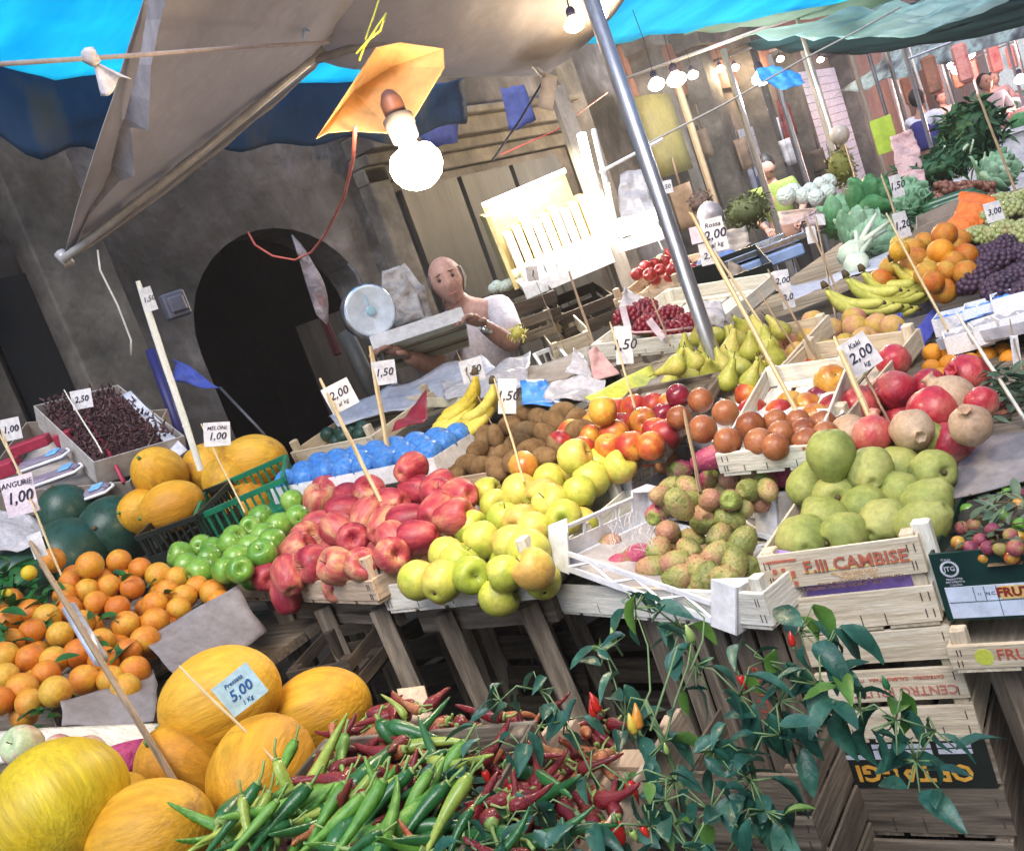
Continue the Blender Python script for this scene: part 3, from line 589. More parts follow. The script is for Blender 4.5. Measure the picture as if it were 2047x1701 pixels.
ceramic = mat('socket_ceramic', [(.45, .40, .42), (.62, .58, .6)], 9, .4)
lamp = thing('hanging_lamp', 'large lit bulb under a folded orange plastic shade', 'lamp', P(830, 325, 1.9))
LO = lamp.location
ax = (P(770, 170, 1.90)-P(832, 325, 1.88)).normalized(); Q = ax.to_track_quat('Z', 'Y').to_matrix().to_4x4()
b = MB(); b.lathe([(x*.051, (z+.62)*.052*(1.3 if z < -.3 else 1)) for x, z in bulbprof][::-1], 28); b.build('glass', hot, lamp, True, mw=Q)
b = MB(); b.lathe([(.026, .05), (.028, .075), (.030, .077), (.030, .094), (.022, .098)], 18); b.build('collar', mat('dull_collar', [(.10, .08, .075), (.16, .13, .12)], rough=.7), lamp, True, mw=Q)
b = MB(); b.lathe([(.020, .094), (.022, .108), (.022, .13), (.014, .148), (.005, .155)], 16); b.build('socket', mat('brown_socket', [(.10, .04, .03), (.2, .08, .05)], rough=.4), lamp, True, mw=Q)
l = bpy.data.lights.new('bulb_light', 'POINT'); l.energy = 9; l.color = (1, .74, .42); l.shadow_soft_size = .05; lo = bpy.data.objects.new('bulb_light', l); COL.objects.link(lo); lo.parent = lamp; lo.location = (P(862, 318, 1.77)-LO)
shp = [(632, 278, 1.93), (655, 266, 1.94), (700, 262, 1.96), (790, 268, 1.98), (825, 240, 1.97), (888, 135, 1.97), (886, 98, 1.98), (800, 86, 2.02), (752, 96, 2.03)]
apex = [(705, 185, 2.06), (780, 135, 2.10)]
w = [P(*q)-LO for q in shp]; k_ = [P(*q)-LO for q in apex]
b = MB(); b.add(w+k_, [(0, 1, 9), (1, 2, 9), (2, 3, 9), (3, 4, 9), (4, 10, 9), (4, 5, 10), (5, 6, 10), (6, 7, 10), (7, 8, 10), (8, 0, 9), (8, 9, 10)]); b.build('shade', orange_sh, lamp, False, solid=.002)
ytie = mat('yellow_tie', [(.62, .62, .06), (.75, .72, .12)], rough=.5)
pipe('yellow_tie', [(718, 122, 2.0), (728, 95, 2.0), (750, 60, 2.0), (772, 28, 2.0), (760, 62, 1.99), (735, 82, 1.99), (712, 108, 2.0)], .0022, ytie, lamp)
pipe('yellow_tie', [(730, 80, 2.0), (748, 30, 2.02), (770, -40, 2.1)], .0018, ytie, lamp)
redw = mat('red_wire', [(.6, .10, .08), (.75, .2, .14)], rough=.5)
pipe('electric_cable', [(710, 255, 1.92), (706, 320, 2.3), (688, 395, 2.9), (650, 470, 3.6), (622, 505, 4.1), (590, 520, 4.3), (545, 512, 4.3), (510, 490, 4.35), (496, 465, 4.4)], .0045, redw, None, 'red electric cable looping from the orange lamp to the arched doorway', 'cable')
tg = MB(); tg.grid(lambda u, v: (P(583+18*u+50*v+22*u*math.sin(3*v), 470+160*v+20*u, 4.3-.04*math.sin(5*v))-P(583, 470, 4.3)), 3, 8)
o = tg.build('hanging_bag', mat('crumpled_pink_film', [(.2, .15, .15), (.38, .32, .34), (.46, .4, .43)], 7, .4, transl=.2, bump=(12, 1, .03), blotch=((.3, .12, .1), 5, .6)), None, True, solid=.01); o.location = P(583, 470, 4.3); tag(o, 'crumpled plastic bag hanging by the red cord in the arched doorway', 'plastic bag')
bulb(P(1148, 48, 3.0), .032, 'small lit bulb hanging left of the steel pole top', warm, 3)
bulb(P(1196, 30, 3.2), .032, 'small lit bulb hanging just right of the steel pole top', warm, 3)
bulb(P(1312, 168, 6.5), .055, 'lit bulb hanging over the street, left one of the bright pair', warm, 60, cord=.4)
bulb(P(1352, 158, 7.5), .075, 'lit bulb hanging over the street, larger one of the bright pair', warm, 80, cord=.4)
bulb(P(1522, 155, 9), .09, 'cold white bulb beside the blue bag', cold, 60, col=(.9, .95, 1))
for i, (x, y, d) in enumerate(((1912, 140, 16), (1938, 110, 15), (1900, 132, 19), (2040, 158, 13), (2043, 46, 12), (1815, 172, 22))):
    bulb(P(x, y, d), .08, ['bulb lit above the meat stall beside the awning edge', 'bulb hung highest under the striped awning', 'faint bulb lit deep in the pink lit stalls', 'bright bulb at the right edge behind the cash scale', 'bulb near the top right corner', 'tiny far bulb beyond the person in blue'][i], warm, 30 if i < 4 else 8, col=(1, .55, .45))
# tube lamp on its rod
a, c = P(1162, 268, 4.5), P(1212, 485, 4.45)
t = thing('tube_lamp', 'upright glowing fluorescent tube on the wooden post', 'lamp', a)
b = MB(); b.tube([(0, 0, 0), c-a], .021, 10); b.build('tube', cold, t, True)
b = MB(); off = Vector((.05, .03, 0)); b.tube([off, (c-a)+off], .012, 6); b.build('housing', M['white_plastic'], t)
b = MB(); b.tube([P(1198, 345, 4.45)-a, P(1325, 278, 4.4)-a], .008, 6); b.build('rod', M['white_plastic'], t)
l = bpy.data.lights.new('tube_light', 'AREA'); l.shape = 'RECTANGLE'; l.size = .5; l.size_y = .05; l.energy = 9; l.color = (1, .97, .88); lo = bpy.data.objects.new('tube_light', l); COL.objects.link(lo); lo.parent = t; lo.location = P(1130, 400, 4.6)-a; lo.rotation_euler = (0, 0, 0)
pipe('guy_rope', [(1290, 290, 5.5), (1450, 208, 6), (1600, 122, 6.4), (1700, 70, 6.8), (1800, 15, 7)], .006, mat('guy_rope_fibre', [(.5, .47, .42), (.62, .6, .55)], 20, .8), None, 'long guy rope running up over the street to the right', 'rope')
pipe('power_cable', [(985, 320, 4.6), (1040, 240, 4.2), (1120, 105, 3.6), (1165, 20, 3.2), (1185, -20, 3.1)], .005, M['ink'], None, 'thin black cable slanting up behind the small bulbs', 'cable')
pipe('power_cable', [(1000, 310, 5), (1110, 262, 5.2), (1215, 185, 5.6)], .004, redw, None, 'thin red cable from the orange lamp to the far frieze', 'cable')

# ================================================================ MAIN STALL, FRONT ROW
CR = 'wooden crates along the stall front'
def crate_px(fl, fr, z, d, h, tone, label, **k):
    a, b_ = G(*fl, z), G(*fr, z); x = (b_-a).normalized(); y = Vector((-x.y, x.x, 0)); m, w, dd = frame(a, b_, a+y*d)
    t, fs = wood_crate(m, w, d, h, tone, label, group=CR, **k); return t, fs, m, w
red_c, f1, mr, wr_ = crate_px((478, 1195), (757, 1203), .94, .46, .05, 'pink', 'low wooden crate heaped with red apples', slats=1, post=.10)
yel_c, f2, my, wy = crate_px((775, 1221), (1088, 1190), .90, .42, .06, 'white', 'low pale wooden crate heaped with yellow apples', slats=1, post=.12)
pri_c, f3, mp, wp = crate_px((1098, 1219), (1546, 1253), .82, .46, .062, 'white', 'wide pale wooden crate carrying the white plastic crate of prickly pears', slats=1, post=.085)
cam_c, f4, mc, wc = crate_px((1562, 1268), (1885, 1240), .765, .47, .15, 'pale', 'wooden crate with red CAMBISE print heaped with green quinces', slats=2, post=.155, gap=.022)
# printed end of the quince crate
cs_ = f4[1]; zc = .111
orange_p = mat('print_orange', [(.85, .45, .2), (.88, .6, .3)], 9, .8); red_p = mat('print_red', [(.55, .13, .08), (.66, .2, .12)], 9, .8); brown_p = mat('print_brown', [(.3, .16, .1)], 9, .8); yel_p = mat('print_yellow', [(.85, .68, .25)], 9, .8)
lettering('F.lli CAMBISE', .0315, brown_p, cs_, TR((wc*.60, -.0012, .120)) @ FRONT, bold=.03)
lettering('F.lli CAMBISE', .0315, red_p, cs_, TR((wc*.60, -.0022, .120)) @ FRONT, bold=.008)
lettering('TEL. 0924 5058 SICILY', .0085, orange_p, cs_, TR((wc*.58, -.0015, .102)) @ FRONT)
lettering('TRABACCO (AG)', .0085, orange_p, cs_, TR((wc*.60, -.0015, .0945)) @ FRONT)
lettering('ITALIA PRODOTTO 8.N.O. ORTOFRUTTA', .0078, brown_p, cs_, TR((wc*.60, -.0015, .087)) @ FRONT)
lettering('CATEGORIA  ORIGINE  CALIBRO   TARA', .0075, brown_p, cs_, TR((wc*.48, -.0015, .080)) @ FRONT)
b = MB()
for k in range(9): b.box((wc*.15+.018*math.sin(k*2.1), -.0014, .108+.014*math.cos(k*2.9)), (.007, .001, .006+.003*math.sin(k)))
b.box((wc*.15, -.0013, .138), (.055, .0008, .004)); b.build('printed_emblem', red_p, cs_)
b = MB(); b.lathe([(.001, .0011), (.011, .001), (.011, 0)], 14, Matrix.Translation((wc*.15, -.0008, .105)) @ Matrix.Rotation(math.pi/2, 4, 'X')); b.box((wc*.60, -.0009, .112), (wc*.66, .0006, .004)); b.build('printed_patch', yel_p, cs_)
# trestle tables below the red and yellow apples
def trestle(name, label, a, b_, depth, zt, legx, tone='grey', lean=.0):
    x = (b_-a); x.z = 0; w = x.length; x.normalize(); y = Vector((-x.y, x.x, 0)); o = Vector((a.x, a.y, 0))
    m = Matrix((x, y, Vector((0, 0, 1)))).transposed().to_4x4(); m.translation = o; t = thing(name, label, 'trestle table', m)
    for k in range(4):
        b = MB(); b.box((w/2, depth*(k+.5)/4+.03, zt-.014), (w, depth/4-.012, .020)); b.build('top_board', wd(tone, 0), t)
    for yy in (.05, depth-.02):
        b = MB(); b.box((w/2, yy, zt-.055), (w-.02, .025, .055)); b.build('rail', wd(tone, 0), t)
        for lx in legx:
            b = MB(); b.tube([(lx, yy-.026, zt-.03), (lx+lean, yy-.026, 0)], .03, 4); b.build('leg', wd(tone, 2), t)
    return t
trestle('trestle_table', 'rough trestle table under the red apples', G(500, 1205, .92), G(757, 1208, .92), .5, .93, (.12, .32, .56), lean=.06)
trestle('trestle_table', 'rough trestle table under the yellow apples', G(800, 1225, .88), G(1085, 1195, .88), .5, .89, (.10, .34), lean=.07)

# white plastic crates of prickly pears
a = G(1095, 1152, .90); a_, b_, c_ = P(1095, 1066, 2.04), P(1474, 1192, 1.72), P(1215, 960, 2.33)
m, w, d = frame(a_, b_, c_); m = m @ Matrix.Translation((0, 0, -.075)); pc1 = plastic_crate(m, w, .32, .075, 'white plastic lattice crate of prickly pears, in front of its twin', 'white plastic crates')
m2_, w2, d2 = frame(P(1222, 955, 2.34), P(1552, 1008, 2.03), P(1325, 880, 2.6)); m2_ = m2_ @ Matrix.Translation((0, .004, -.08)); pc2 = plastic_crate(m2_, w2, .29, .075, 'white plastic lattice crate of prickly pears, behind and touching its twin', 'white plastic crates')
pl = plane3((1244, 1127, 2.07), (1440, 1150, 1.86), (1400, 1025, 2.09)); PRG = 'prickly pears in the white plastic crates'
pr1 = [(1313, 1027, 'pinkprickly'), (1335, 1064), (1406, 1042), (1459, 1039), (1438, 1071), (1485, 1083), (1217, 1092), (1376, 1099), (1244, 1127, 'pinkprickly'), (1317, 1100), (1303, 1136), (1350, 1124), (1420, 1118), (1467, 1130), (1370, 1148), (1412, 1156), (1447, 1154), (1275, 1112, 'pinkprickly'), (1395, 1135)]
def prot(): return (R.uniform(.9, 2.2), R.uniform(-.9, .9), R.uniform(0, 6.28))
heap('prickly', pr1, pl, .051, 'prickly_pear', 'spiny green and orange prickly pear in the front white plastic crate', 'prickly pear', PRG, rot=prot)
fruit('prickly', P(1360, 1010, 1.96), .05, 'prickly_pear', 'orange prickly pear standing upright on top of the front plastic crate heap', 'prickly pear', PRG, (rad(15), rad(-10), 0))
pl = plane3((1338, 975, 2.2), (1500, 985, 2.02), (1440, 930, 2.3))
heap('prickly', [(1332, 925, 'brownprickly'), (1361, 940, 'pinkprickly'), (1415, 960, 'pinkprickly'), (1338, 975), (1376, 975), (1461, 958), (1506, 953), (1420, 1000), (1461, 1000, 'pinkprickly'), (1540, 960, 'pinkprickly'), (1500, 980), (1535, 980), (1480, 930), (1380, 1000), (1320, 990), (1560, 955, 'pinkprickly')], pl, .047, 'prickly_pear', 'dusty prickly pear in the rear white plastic crate', 'prickly pear', PRG, rot=prot)
fruit('pinkprickly', P(1423, 915, 2.12), .052, 'prickly_pear', 'long pink and green prickly pear on top of the rear heap', 'prickly pear', PRG, (rad(90), rad(10), rad(115)), (1, 1, 1.35))
b = MB()
for k in range(75):
    p = pl(1250, 1070) if False else P(1250+R.uniform(-28, 60), 1075+R.uniform(-30, 30), 1.95+R.uniform(-.03, .03)); q = Vector((R.uniform(-.015, .015), R.uniform(-.015, .015), R.uniform(.01, .03)))
    b.tube([p, p+q*.6, p+q+Vector((R.uniform(-.01, .01), 0, 0))], .00045, 3)
o = b.build('packing_straw', mat('clear_straw', [(.8, .78, .78), (.9, .88, .88)], rough=.3)); tag(o, 'tuft of crinkled clear packing straw in the front plastic crate', 'packing straw', kind='stuff')

# ---------------------------------------------------------------- apples
pl = plane3((570, 1155, 2.42), (720, 1120, 2.3), (830, 945, 2.75)); g = 'red apples heaped in the low wooden crate'
ra = [(637, 1005), (690, 1022), (738, 990), (680, 1060), (705, 1078), (770, 1055), (640, 1050), (822, 985), (875, 972), (918, 992), (530, 1148), (580, 1150), (630, 1125), (590, 1105), (682, 1135), (735, 1125), (790, 1085), (612, 1075), (745, 1030), (835, 1075), (650, 985), (780, 1010), (700, 1000), (860, 1030), (770, 1110), (830, 1040), (905, 1035), (880, 1000)]
heap('red_apple', ra, pl, .092, 'red_apple', 'red apple in the heap on the low wooden crate', 'apple', g)
fruit('red_apple', P(820, 938, 2.62), .088, 'red_apple', 'bright red apple topmost on its heap beside the blue wrapped fruit', 'apple', g)
pl = plane3((850, 1155, 2.12), (1060, 1150, 1.94), (1130, 925, 2.45)); g = 'yellow apples heaped in the pale crate'
ya = [(838, 1160), (885, 1162), (895, 1108), (940, 1150), (1010, 1145), (1068, 1140), (965, 1078), (1025, 1085), (940, 1055), (990, 1010), (972, 985), (1045, 1045), (1085, 992), (1078, 1050), (1108, 1040), (1105, 955), (1150, 985), (1195, 935), (1040, 985), (1232, 935), (915, 1130), (1060, 1100), (1120, 1000), (1180, 960), (1010, 1040), (1150, 940)]
heap('yellow_apple', ya, pl, .083, 'yellow_apple', 'yellow green apple in the heap on the pale crate', 'apple', g)
fruit('yellow_apple', P(1147, 913, 2.3), .078, 'yellow_apple', 'pale yellow apple topmost on its heap, left of the plastic crate', 'apple', g)
fruit('gold_nectarine', P(1047, 932, 2.42), .078, 'peach', 'orange blushed peach behind the yellow apples at the foot of a sign', 'peach', None)
pl = plane3((390, 1140, 2.6), (525, 1112, 2.5), (580, 1000, 2.95)); g = 'green apples beside the red apple crate'
heap('green_apple', [(585, 1003), (520, 1038), (560, 1050), (400, 1092), (432, 1096), (470, 1075), (497, 1098), (528, 1072), (525, 1110), (478, 1112), (375, 1130), (402, 1142), (450, 1140), (455, 1088), (545, 1082), (500, 1055), (420, 1118), (365, 1110), (590, 1035), (480, 1140)], pl, .072, 'green_apple', 'glossy green apple in the heap left of the red apples', 'apple', g)

# ---------------------------------------------------------------- quinces
pl = plane3((1640, 1078, 1.76), (1810, 1055, 1.70), (1735, 915, 1.98)); g = 'quinces in the printed wooden crate'
heap('quince', [(1618, 970), (1722, 1020), (1798, 991), (1655, 1043), (1625, 1070), (1715, 1062), (1811, 1045), (1844, 1005), (1795, 935), (1676, 988), (1765, 1050), (1695, 960), (1860, 945)], pl, .088, 'quince', 'downy green quince in the heap above the red CAMBISE print', 'quince', g)
fruit('quince', P(1661, 910, 1.86), .088, 'quince', 'smooth green quince topmost left on its heap', 'quince', g, (rad(170), rad(12), .4))
fruit('quince', P(1739, 942, 1.84), .088, 'quince', 'round green quince at the top middle of the heap', 'quince', g, (rad(100), rad(40), .4))
fruit('quince', P(1835, 882, 1.95), .092, 'quince', 'large green quince lying highest, touching the pomegranates', 'quince', g, (rad(80), rad(50), rad(80)))
def sheetpx(nm, pts, m, label, cat, nu=9, wr=.006, solid=.0012, kind=None):
    """crumpled sheet through rows of pixel points (each row the same length)"""
    o = P(*pts[0][0]); b = MB(); nr, ncol = len(pts), len(pts[0]); wr = min(wr, .16*(P(*pts[-1][-1])-o).length)
    def fn(u, v):
        x, y = u*(ncol-1), v*(nr-1); i, j = min(int(x), ncol-2), min(int(y), nr-2); a, c = x-i, y-j
        q = (P(*pts[j][i])*(1-a)+P(*pts[j][i+1])*a)*(1-c)+(P(*pts[j+1][i])*(1-a)+P(*pts[j+1][i+1])*a)*c
        return q-o+(Vector((0, 0, 1))*noise.noise(q*11)+F0*1.6*noise.noise(q*14+Vector((5, 3, 1)))+F0*.5*noise.noise(q*45))*wr
    b.grid(fn, (ncol-1)*nu, (nr-1)*nu); k = b.build(nm, m, None, True, solid=solid); k.location = o; return tag(k, label, cat, kind=kind)
sheetpx('purple_paper', [[(1815, 1110, 1.62), (1850, 1050, 1.72), (1885, 990, 1.82), (1925, 890, 1.98)], [(1800, 1100, 1.66), (1832, 1010, 1.76), (1862, 960, 1.86), (1905, 905, 2.0)]], M['purple'], 'purple paper lining the right side of the quince crate', 'paper liner', wr=.004)
sheetpx('purple_paper', [[(1540, 1120, 1.80), (1580, 1060, 1.87), (1622, 1000, 1.95)], [(1560, 1125, 1.80), (1600, 1060, 1.88), (1640, 1010, 1.97)]], M['purple'], 'purple paper lining the left side of the quince crate', 'paper liner', wr=.004)
sheetpx('purple_paper', [[(1545, 1100, 1.765), (1600, 1108, 1.735)], [(1560, 1122, 1.75), (1620, 1118, 1.725)]], M['purple'], 'crumpled purple paper corner sticking over the CAMBISE print', 'paper liner', wr=.008)
b = MB(); b.box((wc/2, .03, .06), (wc-.05, .01, .07), j=.004); o = b.build('purple_paper', M['purple'], None); o.matrix_world = mc; tag(o, 'purple paper seen through the gap between the crate slats', 'paper liner')
# ---------------------------------------------------------------- stack under the quinces
def stackcrate(fl, fr, z, h, d, tone, label, slats=2, grp='stacked empty crates under the stall', **k):
    a, b_ = G(*fl, z), G(*fr, z)
    x = (b_-a).normalized(); y = Vector((-x.y, x.x, 0)); m, w, dd = frame(a, b_, a+y*d); return wood_crate(m, w, d, h, tone, label, group=grp, slats=slats, gap=.012, dirty=True, **k)+(w,)
def projz(base, h): return None
A = G(1562, 1268, .765); B = G(1885, 1240, .765)
def stackat(A, B, z, h, d, tone, label, slats, jx=0, jy=0, **k):
    a = Vector((A.x+jx, A.y+jy, z)); b_ = Vector((B.x+jx, B.y+jy, z)); x = (b_-a).normalized(); y = Vector((-x.y, x.x, 0)); m, w, dd = frame(a, b_, a+y*d)
    return wood_crate(m, w, d, h, tone, label, group='stacked empty crates under the stall', slats=slats, dirty=True, **k)+(w,)
t, fs, w = stackat(A, B, .548, .205, .46, 'pale', 'weathered crate with CENTRO FRUTTA printed upside down under the quinces', 3, jx=.006, jy=.004, gap=.014)
UD = Matrix.Rotation(math.pi, 4, 'Y')
lettering('CENTRO FRUTTA', .024, mat('print_rust', [(.55, .2, .15)], 9, .8), fs[1], TR((w*.60, -.0015, .092)) @ UD @ FRONT, bold=.01)
lettering('CATEGORIA   CALIBRO   TARA   ITALIA', .009, M['inkred'], fs[1], TR((w*.60, -.0015, .116)) @ UD @ FRONT)
bx = Vector((A.x+.02, A.y+.012, .26)); bm_ = Matrix((((B-A).normalized()), Vector((-(B-A).normalized().y, (B-A).normalized().x, 0)), Vector((0, 0, 1)))).transposed().to_4x4(); bm_.translation = bx
t, fs, w = stackat(A, B, .352, .19, .46, 'grey', 'black printed crate with ORTAGGI in orange, standing upside down', 2, jx=.012, jy=.012, gap=.008)
b = MB(); b.box((w/2, -.0016, .142), (w-.012, .0016, .094)); lab = b.build('printed_label', M['darkgreen'] if False else M['blackplastic'], fs[1])
b = MB()
for z, xs in ((.178, ((.02, .07), (.08, .18), (.19, .245))), (.166, ((.08, .18), (.19, .245))), (.157, ((.02, .07), (.08, .18)))):
    for x0, x1 in xs: b.box(((x0+x1)/2, -.0032, z), (x1-x0, .001, .0085))
b.build('printed_boxes', M['whitepaper'], lab)
lettering('ORTAGGI', .045, mat('print_amber', [(.7, .32, .04), (.8, .45, .08)], 9, .6), lab, TR((w*.5, -.0035, .126)) @ UD @ FRONT, bold=.03)
stackat(A, B, .175, .168, .46, 'grey', 'bottom crate of the stack under the quinces', 2, jx=.005, gap=.012)
stackat(A, B, .005, .163, .46, 'dark', 'dark crate on the ground below the quince stack', 1, jx=.0, gap=.012)
# stack left of it, behind the pepper plant
A2, B2 = P(1330, 1480, 1.75), P(1575, 1490, 1.62); A2.z = B2.z = 0
for k, (z, h, tn, lb, sl) in enumerate(((.46, .15, 'grey', 'weathered crate on top of the stack behind the pepper plant', 2), (.302, .15, 'grey', 'weathered crate with worn orange print in the middle of the stack behind the pepper plant', 2), (.10, .19, 'grey', 'weathered crate with a black hand hole behind the pepper plant', 1), (.002, .09, 'dark', 'lowest crate of the stack behind the pepper plant', 1))):
    t, fs, w = stackat(A2, B2, z, h, .44, tn, lb, sl, jx=.004*k, gap=.012)
    if k == 2: b = MB(); b.tube([(w*.42, -.0015, .07), (w*.62, -.0015, .07)], .016, 12, flat=.1); b.build('hand_hole', M['black'], fs[0])
    if k in (0, 1): lettering('FRUTTA', .03, M['inkred'], fs[0], TR((w*.55, -.0015, .035)) @ UD @ FRONT)
# crates standing on end under the prickly pears
for k, (px, py, dd, lb) in enumerate(((1265, 1242, 2.02, 'empty crate stood on end under the prickly pears, left one'), (1385, 1250, 1.92, 'empty crate with red print stood on end under the prickly pears'))):
    o = G(px, py, .80); m = Matrix.Translation((o.x, o.y, .30)) @ Euler((0, rad(-90), 0)).to_matrix().to_4x4()
    x = (G(1546, 1253, .8)-G(1098, 1219, .8)).normalized(); y = Vector((-x.y, x.x, 0)); mm = Matrix((Vector((0, 0, 1)), y, -x)).transposed().to_4x4()
    mm = Matrix((Vector((0, 0, -1)), y, x)).transposed().to_4x4(); mm.translation = Vector((o.x, o.y, .80))+y*.02
    # local x points down, z points right
    t = thing('fruit_crate', lb, 'crate', mm, 'crates stood on end')
    for j in range(3):
        b = MB(); b.box((.24, .004, .025+j*.062), (.48, .007, .05), j=.001); s_ = b.build('front_slat', wd('grey', 0), t)
        if k == 1 and j == 1: lettering('FRUTTA', .035, M['inkred'], s_, TR((.15, -.0015, .028+j*.06)) @ FRONT)
    for zz in (.004, .18):
        b = MB(); b.box((.24, .16, zz), (.48, .3, .006)); b.build('side_slat', wd('grey', 0), t)
    for xx in (.01, .47):
        b = MB(); b.box((xx, .16, .092), (.02, .3, .16)); b.build('end_post', wd('grey', 2), t)
# low wooden platform of crates deep under the stall
for k in range(5):
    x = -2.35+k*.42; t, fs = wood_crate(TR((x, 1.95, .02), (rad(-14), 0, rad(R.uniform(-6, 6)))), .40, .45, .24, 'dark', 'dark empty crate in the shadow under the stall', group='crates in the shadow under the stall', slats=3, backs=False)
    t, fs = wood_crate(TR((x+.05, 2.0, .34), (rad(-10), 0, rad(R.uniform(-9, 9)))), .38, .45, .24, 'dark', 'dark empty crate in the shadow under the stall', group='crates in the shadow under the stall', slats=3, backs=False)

# ================================================================ SECOND ROW AND BEHIND
def table(name, label, x0, x1, y0, y1, z, tone='grey', skirt=None, cat='table'):
    t = thing(name, label, cat, Vector(((x0+x1)/2, (y0+y1)/2, 0))); w, d = x1-x0, y1-y0; n = max(3, int(d/.15))
    for k in range(n):
        b = MB(); b.box((0, -d/2+d*(k+.5)/n, z-.014), (w, d/n-.01, .024)); b.build('top_board', wd(tone, 0), t)
    for x in (-w/2+.05, w/2-.05):
        for y in (-d/2+.05, d/2-.05):
            b = MB(); b.box((x, y, (z-.03)/2), (.05, .05, z-.03)); b.build('leg', wd(tone, 2), t)
    for y in (-d/2+.05, d/2-.05):
        b = MB(); b.box((0, y, z-.06), (w-.16, .025, .06)); b.build('rail', wd(tone, 0), t)
    return t
table('display_table', 'plank table behind the front crates carrying kiwis, nectarines and pomegranates', -1.72, .35, 2.02, 3.75, .90)
table('display_table', 'plank table on the left carrying bananas, blue wrapped fruit and yellow melons', -3.45, -1.80, 1.98, 3.05, .98)
table('display_table', 'plank table under the oranges and dark watermelons', -3.55, -1.95, .75, 1.90, .86)
table('display_table', 'plank table under the lettuces and fennel', -1.75, .3, 3.85, 6.3, .95)
# kiwis and nectarines
def lvl(fl, fr, bl, h=0, tilt=.12, sink=0):
    """crate frame from the seen rim: front left, front right and back left corners of the top edge"""
    a, b_, c = P(*fl), P(*fr), P(*bl); x = (b_-a); x.z *= .5; w = x.length; x.normalize(); y = Vector((-x.y, x.x, 0)).normalized()
    d = max(.18, min(.5, (c-a).dot(y))); y = (y+Vector((0, 0, tilt))).normalized(); y = (y-x*y.dot(x)).normalized(); z = x.cross(y)
    m = Matrix((x, y, z)).transposed().to_4x4(); m.translation = a-z*(h+sink); return m, w, d
def boxpx(fl, fr, bl, h, tone, label, tilt=.12, **k):
    m, w, d = lvl(fl, fr, bl, h, tilt); return wood_crate(m, w, d, h, tone, label, **k)
boxpx((870, 962, 2.75), (1130, 925, 2.45), (930, 860, 3.1), .06, 'pink', 'wooden crate of kiwis behind the yellow apples', slats=1, post=.075)
pl = plane3((900, 930, 2.85), (1090, 890, 2.52), (1120, 822, 2.72)); g = 'kiwis in the crate'
heap('kiwi', [(1125, 822), (1080, 838), (1020, 850), (990, 872), (1050, 828), (955, 900), (1010, 905), (900, 912), (882, 935), (930, 932), (968, 872), (925, 892), (960, 932), (1000, 935), (1052, 862), (1092, 868), (1112, 892), (1150, 838), (1062, 900), (890, 895), (1030, 890), (1110, 848), (1160, 860), (1020, 925), (1090, 912), (915, 945)], pl, .064, 'kiwi', 'brown furry kiwi in the heap behind the yellow apples', 'kiwi', g, under=True)
boxpx((1120, 925, 2.42), (1330, 905, 2.26), (1180, 800, 2.85), .03, 'grey', 'wooden crate of nectarines between the kiwis and the white trays', slats=1)
pl = plane3((1145, 890, 2.42), (1300, 885, 2.28), (1290, 808, 2.62)); g = 'nectarines beside the kiwis'
heap('nectarine', [(1250, 848), (1285, 842, 'gold_nectarine'), (1262, 892), (1215, 895), (1180, 872), (1142, 866), (1120, 885), (1228, 868), (1295, 812), (1322, 832, 'darknectarine'), (1310, 860), (1270, 815), (1300, 892), (1165, 900), (1340, 812), (1240, 818), (1190, 850), (1330, 870)], pl, .068, 'nectarine', 'red and orange nectarine in the heap right of the kiwis', 'nectarine', g)
fruit('nectarine', P(1205, 822, 2.4), .07, 'nectarine', 'orange red nectarine topmost on the heap under a sign', 'nectarine', g)
fruit('darknectarine', P(1356, 792, 2.45), .066, 'plum', 'dark purple plum with a sticker left of the white trays', 'plum')
# trays of persimmons
boxpx((1430, 908, 2.05), (1640, 908, 1.95), (1490, 820, 2.5), .045, 'white', 'low white crate holding the trays of small persimmons', slats=1, post=.05)
def boat(a, b_, wpx, label):
    A_, B_ = G(a[0], a[1], a[2]), G(b_[0], b_[1], b_[2]); v = B_-A_; L = v.length; m, w_, d_ = frame(A_, B_, A_+Vector((-v.y, v.x, 0))); t = MB(); wv = wpx*2.1/CF
    n = 26; rings = []
    for s, z in ((.72, 0), (.9, .012), (1, .034), (1.04, .036), (.98, .034), (.86, .012), (.66, .004)):
        rings.append([((L/2)+(abs(math.cos(q))**.6*math.copysign(1, math.cos(q)))*(L/2)*s, abs(math.sin(q))**.8*math.copysign(1, math.sin(q))*wv/2*s, z) for q in [2*math.pi*i/n for i in range(n)]])
    vs = [p for r in rings for p in r]; fs = [(i*n+k, i*n+(k+1) % n, (i+1)*n+(k+1) % n, (i+1)*n+k) for i in range(len(rings)-1) for k in range(n)]+[tuple(range(n-1, -1, -1)), tuple((len(rings)-1)*n+k for k in range(n))]
    t.add(vs, fs); o = t.build('foam_tray', M['foam'], None, True); o.matrix_world = m; return tag(o, label, 'tray', 'white foam trays')
boat((1318, 850, .99), (1480, 908, .98), 80, 'white foam tray of persimmons nearest the white plastic crate'); boat((1368, 812, 1.0), (1532, 880, .99), 80, 'white foam tray of persimmons at the back, touching the dark plum'); boat((1490, 905, .975), (1640, 895, .97), 90, 'white foam tray of persimmons nearest the quinces'); boat((1540, 862, .985), (1685, 862, .98), 80, 'white foam tray of persimmons at the foot of the nectarines')
pl = plane3((1360, 830, 2.28), (1455, 885, 2.05), (1640, 850, 2.08)); pl2 = pl
